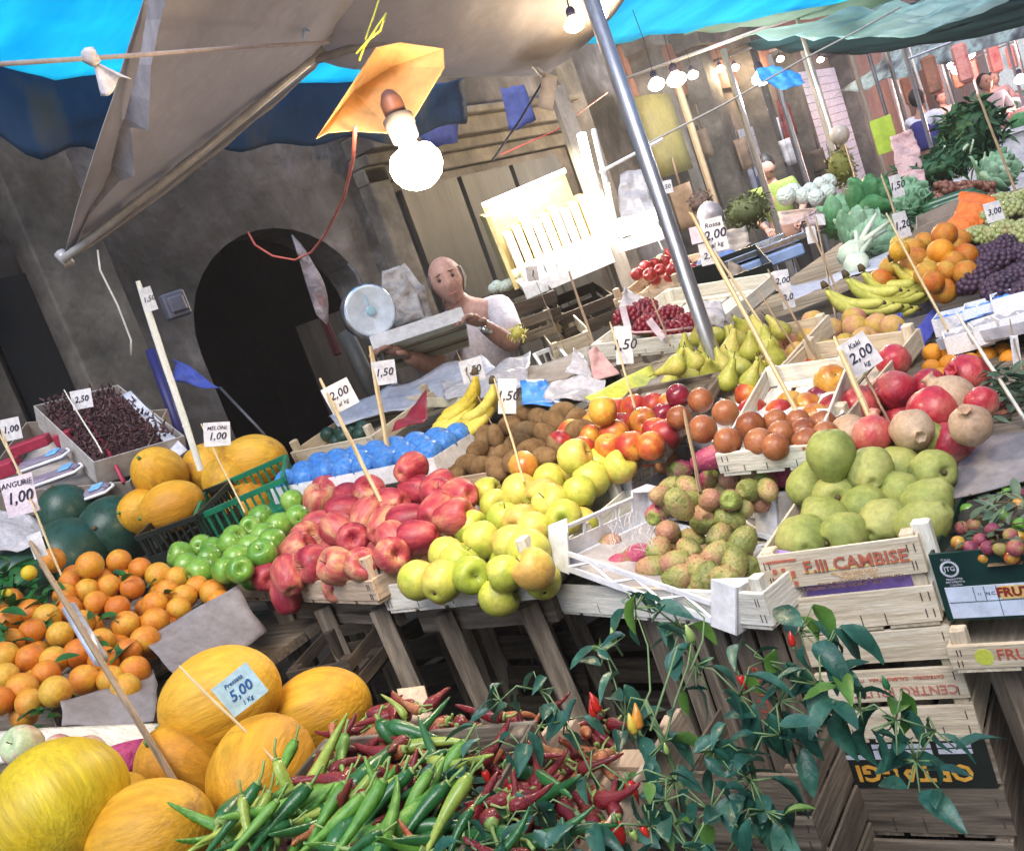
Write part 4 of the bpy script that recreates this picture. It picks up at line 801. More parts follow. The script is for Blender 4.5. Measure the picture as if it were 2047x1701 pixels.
heap('tam', [(1400, 800), (1450, 825), (1500, 850), (1357, 835), (1405, 858), (1455, 883), (1555, 843), (1590, 843), (1645, 848), (1568, 868), (1548, 893), (1612, 885), (1600, 865), (1520, 885), (1650, 870)], pl, .058, 'persimmon', 'small glossy brown orange persimmon in a white foam tray', 'persimmon', 'persimmons in the foam trays', under=False)
# nectarines and pomegranates right
boxpx((1450, 850, 2.3), (1700, 850, 2.1), (1500, 740, 2.75), .05, 'pale', 'pale wooden crate of nectarines in front of the yellow peaches', slats=1, post=.07)
pl = plane3((1500, 815, 2.4), (1680, 825, 2.2), (1600, 745, 2.6)); g = 'nectarines in front of the yellow peaches'
heap('nectarine', [(1522, 800), (1548, 772, 'darknectarine'), (1592, 778, 'gold_nectarine'), (1612, 740), (1560, 825), (1612, 815, 'gold_nectarine'), (1665, 820), (1695, 790), (1505, 825), (1640, 800, 'darknectarine'), (1580, 810), (1530, 755), (1640, 745), (1495, 790), (1680, 755), (1630, 835, 'gold_nectarine')], pl, .07, 'nectarine', 'red and yellow nectarine in the heap left of the pomegranates', 'nectarine', g)
fruit('gold_nectarine', P(1660, 762, 2.32), .074, 'nectarine', 'yellow nectarine with a dark red cap topmost on its heap', 'nectarine', g, (rad(60), 0, rad(50)))
pl = plane3((1720, 815, 2.18), (1865, 815, 2.0), (1790, 740, 2.4)); g = 'pomegranates on the right of the stall'
heap('pom', [(1720, 812, 'pom', 1), (1856, 770, 'pom', .8), (1962, 805, 'pom', .75), (1900, 800, 'palepom', 1.08), (1700, 865, 'palepom', .8), (1745, 870, 'pom', .8), (1820, 860, 'palepom', .85), (1760, 790, 'pom', .85), (1940, 850, 'palepom', .85)], pl, .094, 'pomegranate', 'leathery pomegranate low in the heap at the right', 'pomegranate', g)
for (x, y, d, s, kd, lb) in ((1786, 722, 2.32, .082, 'pom', 'pink pomegranate at the back, touching the price card'), (1791, 780, 2.18, .094, 'pom', 'dark red round pomegranate in the middle of the heap'), (1934, 752, 2.2, .10, 'pom', 'pink red pomegranate highest on the right, beside a long stake'), (1866, 822, 2.0, .108, 'pom', 'largest glossy red pomegranate, directly above the top quince')): fruit(kd, P(x, y, d), s, 'pomegranate', lb, 'pomegranate', g, (rad(R.uniform(20, 80)), rad(20), R.uniform(0, 6)))
# clementines, peaches, pears
boxpx((1835, 780, 2.55), (2040, 775, 2.35), (1870, 690, 2.95), .05, 'grey', 'box of clementines behind the pomegranates', slats=1)
heap('clem', [(1865, 707), (1908, 705), (1862, 737), (1898, 730), (1881, 757), (1978, 711), (1998, 706), (1940, 725), (2020, 720), (1930, 700), (1890, 780)], plane3((1865, 740, 2.55), (1995, 712, 2.55), (1900, 700, 2.7)), .055, 'clementine', 'small orange clementine behind the pomegranates', 'clementine', 'clementines behind the pomegranates')
sheetpx('blue_box_flap', [[(1765, 715, 2.75), (1845, 650, 2.85)], [(1790, 735, 2.7), (1850, 700, 2.75)]], M['bluecard'], 'dark blue printed box flap between the yellow peaches and clementines', 'box flap', wr=.01, solid=.004)
sheetpx('blue_box_flap', [[(1800, 690, 2.8), (1870, 615, 3.0)], [(1830, 720, 2.75), (1880, 640, 2.95)]], M['bluecard'], 'blue box flap standing between the bananas and blue film', 'box flap', wr=.01, solid=.004)
open_box(lvl((1510, 785, 2.65), (1780, 745, 2.5), (1575, 640, 3.2), .07)[0], .36, .42, .07, M['bluecard'], 'blue cardboard box of yellow peaches')
pl = plane3((1552, 735, 2.7), (1755, 700, 2.65), (1660, 640, 3.0)); g = 'yellow peaches in the blue box'
heap('peach', [(1626, 643), (1618, 678), (1662, 659), (1712, 655), (1752, 652), (1780, 655), (1552, 723), (1623, 722), (1657, 703), (1594, 708), (1757, 692), (1707, 640), (1690, 690), (1587, 750), (1727, 680), (1640, 745), (1530, 745), (1570, 690), (1700, 720), (1740, 720), (1540, 755)], pl, .072, 'peach', 'pale yellow peach in the blue box below the bananas', 'peach', g)
boxpx((1290, 800, 2.75), (1540, 768, 2.5), (1310, 700, 3.2), .06, 'pale', 'wooden crate of pears below the leaning bamboo stake', slats=1, post=.07)
pl = plane3((1320, 760, 2.78), (1500, 735, 2.6), (1450, 660, 3.0)); g = 'pears in the crate'
def pr_(x=0): return (rad(R.uniform(-35, 35)), rad(R.uniform(-35, 35)), R.uniform(0, 6.28))
heap('pear', [(1370, 705), (1390, 725), (1412, 700), (1445, 730), (1455, 760), (1480, 735), (1500, 700), (1520, 665), (1430, 670), (1475, 680), (1535, 690), (1550, 715), (1420, 745), (1380, 755), (1340, 765), (1500, 760), (1460, 700), (1395, 675), (1350, 730), (1560, 660), (1485, 655)], pl, .062, 'pear', 'speckled yellow green pear in the heap left of the peaches', 'pear', g, rot=pr_, depth=.5)
fruit('pear', P(1350, 732, 2.62), .062, 'pear', 'brownish yellow pear lying sideways on the left of its heap', 'pear', g, (rad(95), rad(20), rad(-60)))

# ---------------------------------------------------------------- bananas
ban_y = mat('banana_skin', [(.70, .52, .05), (.80, .64, .09), (.74, .66, .14)], 1.5, .5, .3, stretch=(8, 8, 8), blotch=((.25, .15, .05), 14, .68)); ban_g = mat('greenish_banana_skin', [(.50, .52, .09), (.68, .64, .14)], 9, .5, .3, blotch=((.25, .15, .05), 20, .66)); ban_t = mat('banana_tip', [(.10, .07, .03)], rough=.8)
def bananas(origin, n, L, spread_, yaw, label, m, r=.017, tilt=0, group=None, bend=1.0, curlup=1):
    t = thing('banana_bunch', label, 'bananas', TR(origin, (tilt, 0, yaw)), group)
    for k in range(n):
        a = (k-(n-1)/2)*spread_*.45+R.uniform(-.04, .04); b = MB(); pts = []; rr = []; N = 14; g_ = L*(.66+.40*k/max(1, n-1))
        for i in range(N+1):
            q = .1+i/N*1.55; pts.append((g_*.80*(1-math.cos(q)), 0, -g_*.55*math.sin(q))); rr.append(r*(.36 if i == 0 else .42 if i == 1 else .7 if i == 2 else .9 if i in (3, N-1) else .42 if i == N else 1.04))
        T_ = Matrix.Rotation(a, 4, 'Z') @ Matrix.Translation((0, -.012*(k-(n-1)/2)*.6, 0))
        b.tube(pts, rr, 7, T_); p = pts[-1]; b.tube([p, (p[0]+.006, 0, p[2]-.008)], [r*.4, r*.25], 6, T_, mi=1)
        b.build('banana', [m, ban_t], t, True)
    b = MB(); b.tube([(-.004, 0, .016), (0, 0, .006), (.002, 0, -.006)], [.006, .010, .012], 8); b.build('stalk', [ban_t, ban_t], t, True)
    return t
bananas(P(1782, 518, 3.08), 6, .30, .26, rad(20), 'bright yellow banana bunch topmost beside the citrus pile', ban_y, tilt=0, group='bananas behind the peaches')
bananas(P(1722, 538, 3.1), 5, .24, .26, rad(15), 'greenish banana bunch in the middle of the row', ban_g, group='bananas behind the peaches')
bananas(P(1690, 550, 3.08), 5, .24, .22, rad(10), 'duller banana bunch left of the middle of the row', ban_g, group='bananas behind the peaches')
bananas(P(1648, 572, 3.05), 5, .26, .24, rad(12), 'leftmost green yellow banana bunch above the peaches', ban_g, group='bananas behind the peaches')
bananas(P(950, 745, 2.98), 6, .25, .22, rad(-150), 'yellow banana bunch hanging over the white paper behind the kiwis', ban_y, tilt=0, group='bananas behind the kiwis')
bananas(P(985, 762, 2.92), 5, .22, .24, rad(-150), 'lower banana bunch resting on the white paper behind the kiwis', ban_y, tilt=0, group='bananas behind the kiwis')

sheetpx('dark_board', [[(1490, 660, 3.5), (1600, 625, 3.8), (1830, 530, 4.0)], [(1530, 705, 3.3), (1640, 640, 3.45), (1850, 560, 3.7)]], wd('dark', 0), 'dark weathered board behind the banana row', 'board', wr=.002, solid=.02)
open_box(lvl((1640, 690, 3.1), (1860, 630, 3.0), (1660, 600, 3.5), .05)[0], .36, .3, .05, M['greypaper'], 'shallow grey box under the banana row')
# citrus pile
pl = plane3((1780, 545, 3.15), (1900, 545, 2.95), (1860, 470, 3.4)); g = 'oranges piled beside the grapes'
heap('citrus', [(1847, 485), (1908, 496), (1800, 490), (1780, 536), (1814, 538), (1891, 543), (1906, 525), (1852, 548), (1833, 520), (1925, 515), (1870, 530), (1825, 500), (1930, 545), (1920, 480), (1865, 565), (1760, 560)], pl, .074, 'orange', 'orange in the pile behind the banana bunches', 'orange', g)
fruit('citrus', P(1888, 470, 3.15), .074, 'orange', 'yellow orange topmost on the pile behind the bananas', 'orange', g); fruit('clem', P(1880, 504, 3.05), .08, 'orange', 'deepest orange fruit in the middle of the pile behind the bananas', 'orange', g); fruit('melon', P(1798, 502, 3.05), .066, 'lemon', 'yellow lemon at the foot of a stake behind the bananas', 'lemon')
# grapes
def grapes(loc_, n, R_, r, m, label, group, sq=.6, nm='grape_bunch'):
    b = MB(); pts = []
    sp = [(x, z) for x, z in sph(6)]
    for i in range(n):
        a = i*2.399; z = 1-(i+.5)/n*1.25; q = math.sqrt(max(0, 1-z*z)); p = Vector((q*math.cos(a), q*math.sin(a)*.8, z*sq))*R_*R.uniform(.9, 1.05)
        b.lathe([(x*2*r, zz*2*r) for x, zz in sp], 8, TR(p))
    b.lathe([(x*1.7*R_, zz*1.7*R_*sq) for x, zz in sp], 8, mi=1)
    b.tube([(0, 0, R_*sq*.8), (.01, 0, R_*sq*1.25)], [.004, .003], 5, mi=1)
    o = b.build(nm, [m, stem], None, True); o.location = loc_; o.rotation_euler = (R.uniform(-.3, .3), R.uniform(-.3, .3), R.uniform(0, 6)); return tag(o, label, 'grapes', group)
gg = mat('green_grape', [(.22, .27, .08), (.36, .40, .16), (.34, .3, .13)], 22, .35, spec=.5); bg = mat('black_grape', [(.022, .01, .025), (.07, .035, .065), (.035, .015, .035)], 22, .45, spec=.4); rg = mat('red_grape', [(.12, .006, .015), (.22, .015, .03), (.08, .004, .015)], 22, .35)
for i, (x, y, d) in enumerate(((1960, 478, 3.25), (2005, 470, 3.15), (2050, 468, 3.1), (1975, 445, 3.45), (2020, 425, 3.5), (2055, 400, 3.6), (2000, 410, 3.7))): grapes(P(x, y, d), 60, .062, .0115, gg, 'bunch of pale green grapes in the pile at the right edge', 'green grape bunches')
for i, (x, y, d) in enumerate(((1950, 560, 2.9), (1985, 530, 2.95), (2030, 560, 2.8), (2000, 580, 2.75), (2045, 520, 2.95), (1960, 520, 3.1), (2060, 590, 2.65), (2005, 500, 3.1))): grapes(P(x, y, d), 60, .058, .0115, bg, 'bunch of dull black grapes in the pile at the right edge', 'black grape bunches')
for i, (x, y, d) in enumerate(((1262, 638, 3.3), (1300, 655, 3.2), (1345, 668, 3.15), (1285, 625, 3.45), (1330, 640, 3.3), (1370, 655, 3.2))): grapes(P(x, y, d), 60, .06, .011, rg, 'bunch of dark red grapes in the row behind the pears', 'red grape bunches')
pipe('pink_band', [(1222, 655, 3.2), (1270, 665, 3.1), (1330, 662, 3.05), (1385, 655, 3.1)], .004, mat('pink_band', [(.62, .38, .38)], rough=.5), None, 'pink elastic band stretched across the red grapes', 'band')
for (x, y, d, r_) in ((1250, 635, 3.2, 25), (1312, 658, 3.05, 0)):
    b = MB(); b.grid(lambda u, v: ((u-.5)*.022, .004*math.sin(3*v), (v-.5)*.075), 2, 5); o = b.build('paper_tag', M['cardpink'], None, solid=.001); o.location = P(x, y, d); o.rotation_euler = (0, rad(r_-20), rad(36)); tag(o, 'pale paper strip on the red grapes, ' + ('left one' if r_ else 'right one'), 'paper strip')
boxpx((1180, 690, 3.3), (1420, 690, 3.0), (1215, 600, 3.9), .05, 'white', 'shallow crate of red grapes behind the pears', slats=1)
tg_ = mat('clear_film_bag', [(.62, .6, .64), (.78, .76, .8)], 8, .25, transl=.3, bump=(15, 1, .02))
def bag(pts, label, m=None, name='plastic_bag', wr=.02, cat='bag'):
    return sheetpx(name, pts, m or tg_, label, cat, wr=min(wr, .022), nu=12)
bag([[(1248, 575, 3.5), (1275, 590, 3.5), (1310, 605, 3.5)], [(1235, 620, 3.4), (1270, 625, 3.35), (1330, 632, 3.35)]], 'clear pointed plastic bag rising behind the red grapes')
bag([[(1400, 600, 3.1), (1440, 605, 3.1)], [(1410, 650, 3.0), (1455, 650, 3.0)]], 'clear plastic bag beside the foot of the steel pole')
bag([[(1148, 698, 3.1), (1172, 715, 3.1)], [(1130, 750, 3.0), (1185, 752, 3.0)]], 'white pointed plastic bag left of the dried pods'); bag([[(1175, 700, 3.05), (1190, 690, 3.05)], [(1185, 760, 3), (1240, 745, 3)]], 'pinkish net bag with a pointed top', mat('pink_net', [(.5, .25, .25), (.65, .42, .4)], 30, .8))
bag([[(1100, 765, 2.9), (1160, 745, 2.9), (1210, 760, 2.85)], [(1085, 795, 2.8), (1150, 805, 2.75), (1200, 800, 2.75)]], 'crumpled white and pink plastic bag behind the kiwis', wr=.035)
sheetpx('blue_film', [[(1040, 765, 3.0), (1090, 760, 3.0)], [(1045, 812, 2.85), (1130, 815, 2.8)]], M['bluewrap'], 'blue plastic film behind the kiwis', 'film', wr=.03)
ybox = mat('yellow_printed_card', [(.62, .66, .06), (.72, .74, .12)], 6, .5, blotch=((.2, .3, .12), 3, .62))
sheetpx('yellow_box_side', [[(1170, 795, 2.72), (1300, 730, 3.0)], [(1245, 838, 2.66), (1320, 765, 2.9)]], ybox, 'yellow green printed box side left of the pears', 'box side', wr=.002, solid=.004)
sheetpx('grey_board', [[(1300, 760, 2.85), (1340, 745, 2.85)], [(1255, 830, 2.6), (1340, 800, 2.6)]], M['cardboard'], 'grey board between the yellow box and the nectarines', 'board', wr=.002, solid=.005)
# ---------------------------------------------------------------- blue wrapped fruit tray
mb_, wb, db = lvl((540, 978, 3.08), (872, 932, 2.75), (592, 918, 3.5), .05, tilt=.0); open_box(mb_, wb, .24, .05, M['white_plastic'], 'white tray holding rows of blue wrapped fruit', name='wrapped_fruit_tray')
nx, ny = 8, 3
for i in range(nx):
    for j in range(ny):
        p = mb_ @ Vector((wb*(i+.5)/nx, .24*(j+.5)/ny, .055)); b = MB()
        if (i, j) == (0, 0):
            bb = MB(); bb.lathe(sph(14), 24, fn=lambda t, a: 1+.12*math.sin(6*a+7*t)*math.sin(13*t+2*a)+.05*math.sin(11*a)); wme = bb.mesh('wrapped_fruit', M['bluewrap'], True)
        o = bpy.data.objects.new('wrapped_fruit', wme); COL.objects.link(o); o.location = p; o.rotation_euler = (0, 0, R.uniform(0, 6)); o.scale = (wb/nx*1.0, .24/ny*1.0, .075)
        tag(o, 'fruit wrapped in crinkled blue film in the white tray', 'wrapped fruit', 'blue wrapped fruit')
boxpx((580, 905, 3.55), (745, 880, 3.3), (620, 855, 4.0), .05, 'pale', 'small pale crate of green figs before the dark doorway', slats=1, post=.085)
heap('plum', [(655, 868), (680, 862), (705, 858), (725, 855), (690, 872), (720, 868)], plane3((660, 872, 3.6), (725, 862, 3.45), (700, 850, 3.7)), .05, 'fig', 'dark green fig in the small pale crate', 'fig', 'figs in the small crate', kinds=lambda i: 'watermelon')
sheetpx('plastic_sheet', [[(655, 830, 3.75), (740, 790, 3.8), (850, 745, 3.85), (960, 705, 3.9)], [(675, 850, 3.55), (790, 820, 3.55), (880, 800, 3.6), (1000, 745, 3.6)]], M['whitepaper'], 'crumpled bluish white plastic sheet on the table before the seller', 'plastic sheet', wr=.02)
table('packing_table', 'work table before the seller covered with plastic sheet', -3.3, -1.9, 3.05, 3.5, 1.02)
sheetpx('white_paper', [[(790, 895, 3.25), (850, 875, 3.3), (960, 830, 3.3)], [(800, 930, 3.1), (890, 905, 3.1), (960, 880, 3.1)]], M['whitepaper'], 'white paper under the lower bananas behind the kiwis', 'paper', wr=.012)
bag([[(825, 815, 3.4), (855, 780, 3.45)], [(780, 860, 3.2), (850, 850, 3.2)]], 'dark red net bag left of the bananas', mat('dark_red_net', [(.25, .01, .03), (.4, .03, .06)], 20, .6), wr=.03)
yp = sheetpx('printed_card', [[(848, 795, 3.5), (945, 795, 3.35)], [(850, 815, 3.5), (945, 812, 3.35)]], mat('cream_print', [(.72, .68, .45), (.8, .76, .55)], 8, .7), 'cream printed card strip above the bananas', 'card', wr=.001)
bag([[(880, 760, 3.55), (960, 745, 3.5), (1060, 700, 3.6)], [(890, 800, 3.4), (960, 790, 3.35), (1050, 770, 3.3)]], 'crumpled clear film bag on the table before the seller', wr=.03)
sheetpx('cloth_heap', [[(1000, 735, 3.7), (1080, 730, 3.6), (1180, 690, 3.7)], [(1020, 765, 3.4), (1110, 765, 3.3), (1180, 735, 3.4)]], M['cardboard'], 'flattened brown cardboard beside the white pointed bag', 'cardboard', wr=.012, solid=.004)

# ================================================================ LEFT SIDE
for (x, y, d, D, kd, rt, lb) in ((320, 948, 3.35, .165, 'melon', (rad(40), rad(20), 0), 'rough orange melon stacked at the back left of the green crate'), (345, 1012, 3.15, .165, 'melon', (rad(90), 0, rad(-50)), 'long yellow melon lying low before the black crate'), (292, 1022, 3.3, .16, 'melon', (rad(70), 0, 0), 'yellow melon tip beside the watermelon'), (415, 938, 3.5, .175, 'melon', (rad(90), 0, rad(60)), 'melon behind the white bamboo stake'), (452, 958, 3.35, .165, 'melon', (rad(90), 0, rad(30)), 'bright yellow melon in the green crate, at the foot of the white stake'), (508, 925, 3.4, .18, 'melon', (rad(80), 0, rad(-60)), 'large round yellow melon nearest the blue wrapped fruit'), (480, 925, 3.6, .17, 'melon', (rad(80), 0, rad(-20)), 'melon half hidden behind the price card with 1.00'), (500, 1010, 3.3, .15, 'melon', (rad(80), 0, rad(20)), 'yellow melon seen through the green crate side')):
    fruit(kd, P(x, y, d), D, 'yellow_melon', lb, 'melon', 'yellow melons at the back', rt)
for (x, y, d, D, lb, rt) in ((135, 1030, 3.45, .21, 'dark green watermelon topmost of the three', (.2, .2, 0)), (232, 1062, 3.35, .23, 'dark green watermelon against the black crate', (1.2, .2, .5)), (140, 1118, 3.25, .26, 'dark green watermelon lying lowest behind the oranges', (1.5, 0, .7)), (35, 1160, 3.1, .22, 'dark watermelon at the left edge', (1.5, .3, 2))): fruit('watermelon', P(x, y, d), D, 'watermelon', lb, 'watermelon', 'watermelons', rt)
def grillbox(fl, fr, bl, h, m, label):
    mm, w, d = lvl(fl, fr, bl, h); t = thing('plastic_crate', label, 'crate', mm)
    for nm, a, T in (('front_grille', w, TR((0, 0, 0))), ('side_grille', d, Matrix.Rotation(math.pi/2, 4, 'Z')), ('side_grille', d, Matrix.Translation((w, 0, 0)) @ Matrix.Rotation(math.pi/2, 4, 'Z')), ('back_grille', w, TR((0, d, 0)))):
        b = MB(); b.box((a/2, 0, h-.008), (a-.001, .012, .016), T); b.box((a/2, 0, .02), (a-.001, .01, .03), T); n = int(a/.022)
        for k in range(n): b.box(((k+.5)*a/n, 0, h/2), (.007, .006, h-.02), T)
        b.build(nm, m, t)
    b = MB(); b.box((w/2, d/2, -.004), (w, d, .006)); b.build('base', m, t); return t
grillbox((388, 1032, 2.98), (560, 945, 3.0), (385, 1010, 3.25), .12, M['greenplastic'], 'dark green grille crate holding yellow melons')
grillbox((270, 1072, 3.0), (390, 1025, 2.95), (260, 1050, 3.3), .11, M['blackplastic'], 'black grille crate between the watermelons and green apples')
table('side_table', 'plank table under the melons, watermelons and boxes of dates', -4.0, -2.42, 1.55, 2.9, 1.02) if False else None
# boxes of figs and dates propped up at the far left
beige_c = M['cardboard']
m1, w, d = frame(P(-40, 1040, 3.5), P(275, 1010, 3.5), P(-60, 900, 3.95)); db_ = open_box(m1, w, d, .10, beige_c, 'open cardboard box with plastic packs of dates', mi=M['cream'])
pack_in = mat('dates_packed', [(.10, .05, .06), (.32, .28, .38), (.2, .15, .2)], 14, .3, stretch=(.3, 4, 1)); 
for (x, y, dd, i) in ((75, 925, 3.6, 'upper'), (100, 955, 3.55, 'second'), (160, 995, 3.45, 'lower')):
    b = MB(); b.box((0, 0, 0), (.22, .055, .03)); t = thing('date_pack', 'clear pack of dates with a blue lid label, %s one in the box' % i, 'date pack', TR(P(x, y, dd), (rad(15), 0, rad(30))), None); b.build('tray', pack_in, t, bevel=.008)
    b = MB(); b.tube([(-.115, -.03, 0), (.11, -.032, 0), (.128, 0, 0), (.11, .032, 0), (-.115, .03, 0)], .006, 6); b.build('rim', M['white_plastic'], t, True)
    b = MB(); b.box((.07, 0, .018), (.045, .045, .008)); b.build('blue_label', mat('sky_blue_label', [(.2, .5, .9)], rough=.3), t, bevel=.004)
redcard = mat('dark_red_card', [(.35, .02, .06), (.45, .05, .09)], 5, .4)
for (x, y, dd, lb, s) in ((130, 875, 3.75, 'dark red box topmost in the cardboard box of dates', (.07, .05, .05)), (60, 890, 3.75, 'long dark red box behind the date packs', (.16, .05, .04)), (15, 935, 3.6, 'red wrapped pack at the left edge', (.08, .08, .05))):
    b = MB(); b.box((0, 0, 0), s); o = b.build('red_box', redcard, None, bevel=.004); o.location = P(x, y, dd); o.rotation_euler = (rad(10), 0, rad(30)); tag(o, lb, 'box')
m2, w, d = frame(P(195, 970, 3.5), P(375, 915, 3.7), P(145, 835, 4.0)); open_box(m2, w, d, .09, M['cream'], 'open pale box full of dark dried fruit sprigs')
sheetpx('box_side', [[(245, 790, 3.95), (262, 782, 3.95)], [(355, 915, 3.6), (375, 900, 3.6)]], M['whitepaper'], 'white side flap of the box of dark dried sprigs', 'box flap', wr=.001, solid=.006)
b = MB(); b.grid(lambda u, v: tuple(m2 @ Vector((.01+u*(w-.02), .01+v*(d-.02), .05+.02*noise.noise(Vector((u*6, v*6, 1)))))), 14, 14)
for k in range(1500):
    p = m2 @ Vector((R.uniform(.03, w-.03), R.uniform(.02, d-.02), R.uniform(.03, .12))); q = Vector((R.uniform(-.015, .015), R.uniform(-.015, .015), R.uniform(0, .02))); b.tube([p, p+q], [.005, .002], 4)
o = b.build('dried_sprigs', mat('dark_dried_fruit', [(.035, .012, .02), (.12, .05, .05)], 20, .6)); tag(o, 'mass of dark dried sprigs filling the pale box', 'dried fruit', kind='stuff')
pipe('red_strip', [(170, 830, 3.9), (215, 900, 3.6), (248, 965, 3.45)], .008, redcard, None, 'red edge strip between the two tilted boxes at left', 'strip')
bag([[(-20, 1010, 3.2), (60, 1030, 3.2), (95, 1060, 3.2)], [(-20, 1100, 3.0), (30, 1110, 3.0), (70, 1085, 3.0)]], 'crumpled white and blue plastic bag at the left edge', tg_, wr=.03)
# dark things by the wall
vpole('dark_pole', WX(320, 740, -3.7) if False else P(395, 960, 4.0), P(300, 700, 4.1), .02, mat('navy_paint', [(.02, .02, .12)], rough=.5), 'dark blue pole behind the white bamboo stake', 'pole')
bag([[(345, 715, 4.2), (385, 735, 4.2)], [(350, 765, 4.15), (440, 778, 4.1)]], 'dark blue cloth hanging at the edge of the dark doorway', mat('royal_blue_cloth', [(.02, .04, .22), (.05, .08, .38)], 5, .7), name='blue_cloth', cat='cloth')
pipe('thin_rod', [(440, 775, 4.1), (530, 870, 3.9)], .006, M['darkmetal'], None, 'thin rod slanting down from the dark blue cloth', 'rod')
b = MB(); b.box((0, 0, 0), (.10, .06, .11)); b.box((0, -.035, 0), (.07, .015, .07)); o = b.build('meter_box', mat('meter_grey', [(.10, .10, .14)], rough=.5), None, bevel=.01); o.location = P(350, 610, 4.25); o.rotation_euler = (0, 0, rad(70)); tag(o, 'small grey meter box on the wall beside the arched doorway', 'meter box')
b = MB(); b.box((0, 0, 0), (.05, .03, .22)); o = b.build('fire_extinguisher', mat('deep_red', [(.05, .004, .008)], rough=.6), None, bevel=.01); o.location = P(660, 668, 4.9); tag(o, 'dark red upright object hanging inside the dark doorway', 'red object'); o.name = 'red_object'
vpole('door_post', P(770, 830, 4.15), P(690, 665, 4.2), .035, greymetal, 'grey post standing before the dark doorway under the scale', 'post')
# scale with round dial
sc_ = thing('hanging_scale', 'round blue and white dial scale hanging beside the seller', 'scale', P(740, 622, 3.95)); dirn = Vector((.88, -.48, .0)); T_ = dirn.to_track_quat('Z', 'Y').to_matrix().to_4x4()
bl_s = mat('pale_blue_enamel', [(.35, .62, .75), (.5, .75, .85)], 3, .25, coat=.4)
b = MB(); b.lathe([(.085, -.07), (.105, -.06), (.108, 0), (.10, .004)], 28, T_); b.build('drum', M['chrome'], sc_, True)
b = MB(); b.lathe([(.001, .006), (.09, .006), (.098, .010), (.104, .004)], 28, T_); b.build('dial', mat('dial_face', [(.62, .72, .85), (.75, .83, .92)], 3, .3, coat=.5), sc_, True)
b = MB(); b.lathe([(.001, .016), (.018, .014), (.02, .008)], 12, T_); b.box((.0, .03, .012), (.006, .07, .003), T_); b.build('needle', bl_s, sc_)
b = MB(); b.tube([(0, 0, .10), (0, 0, .16), (-.02, 0, .2)], .006, 6); b.tube([(0, 0, -.105), (0, 0, -.2)], .008, 6); b.build('hook', M['darkmetal'], sc_)
pipe('scale_leg', [(755, 690, 3.9), (790, 770, 3.8)], .012, M['chrome'], sc_)
gb = mat('clear_bag_grey', [(.22, .19, .18), (.36, .33, .32), (.5, .47, .46)], 6, .4, transl=.2, bump=(10, 1, .03))
bag([[(765, 545, 4.2), (800, 535, 4.2)], [(760, 600, 4.15), (835, 590, 4.15)], [(790, 650, 4.1), (850, 640, 4.1)]], 'bundle of grey plastic bags hanging right of the dial scale', gb, wr=.022)
bag([[(790, 540, 4.25), (810, 530, 4.25)], [(810, 580, 4.2), (850, 575, 4.2)], [(830, 640, 4.15), (865, 640, 4.15)]], 'second bundle of grey plastic bags nearest the bald man', gb, wr=.022)

# ---------------------------------------------------------------- oranges with leaves
pl = plane3((100, 1372, 2.1), (240, 1125, 2.62), (430, 1185, 2.5)); g = 'oranges with leaves heaped at the left'
oz = [(105, 1120), (182, 1132), (238, 1122), (280, 1137), (320, 1150), (350, 1155), (215, 1172), (265, 1175), (310, 1208), (357, 1217), (395, 1178), (142, 1165), (132, 1190), (175, 1180), (192, 1205), (252, 1248), (310, 1242), (370, 1188), (165, 1245), (203, 1282), (65, 1262), (22, 1282), (120, 1268), (8, 1312), (62, 1316), (112, 1318), (152, 1308), (207, 1322), (257, 1302), (10, 1352), (42, 1378), (168, 1358), (225, 1358), (267, 1342), (92, 1348), (15, 1240), (100, 1232), (235, 1215), (420, 1182), (440, 1205), (60, 1225), (340, 1185), (290, 1280), (250, 1375), (0, 1400), (60, 1405), (130, 1220), (20, 1200)]
heap('orange', oz, pl, .064, 'orange', 'orange in the leafy heap on the left stall', 'orange', g)
fruit('orange', P(111, 1382, 2.02), .068, 'orange', 'orange lowest at the front of the leafy heap, right above the grey paper', 'orange', g)
fruit('orange', P(180, 1130, 2.5), .07, 'orange', 'yellow orange topmost on the leafy heap', 'orange', g)
leafg = mat('citrus_leaf', [(.015, .09, .02), (.03, .16, .04), (.05, .2, .06)], 5, .35, .2, transl=.2, coat=.2)
b = MB()
for (x, y, n_, L) in ((275, 1265, 2, .085), (30, 1200, 10, .075), (90, 1190, 12, .07), (20, 1260, 8, .075), (215, 1225, 4, .06), (150, 1395, 4, .05), (10, 1150, 8, .08), (120, 1225, 5, .06), (215, 1300, 3, .06), (250, 1160, 3, .05), (130, 1340, 3, .05), (60, 1290, 3, .055), (320, 1175, 2, .05), (45, 1165, 8, .07), (90, 1440, 5, .06)):
    for k in range(n_):
        p = pl(x+R.uniform(-22, 22), y+R.uniform(-18, 18))-F0*.02+Vector((0, 0, R.uniform(0, .03)))
        leafmesh(b, TR(p, (R.uniform(-.6, .8), R.uniform(-.7, .7), R.uniform(0, 6.28))), L*R.uniform(.8, 1.2), L*.45)
o = b.build('citrus_leaves', leafg, None, True); tag(o, 'dark green citrus leaves sticking out between the oranges', 'leaves', kind='stuff')
fruit('kiwi', P(60, 1140, 2.45), .03, 'lemon', 'tiny yellow fruit among the leaves at upper left of the oranges', 'fruit') if False else None
for (x, y) in ((58, 1145), (15, 1190)): fruit('ribbed', P(x, y, 2.4), .034, 'kumquat', 'tiny yellow fruit among the citrus leaves, ' + ('upper' if x > 20 else 'lower') + ' one', 'kumquat')
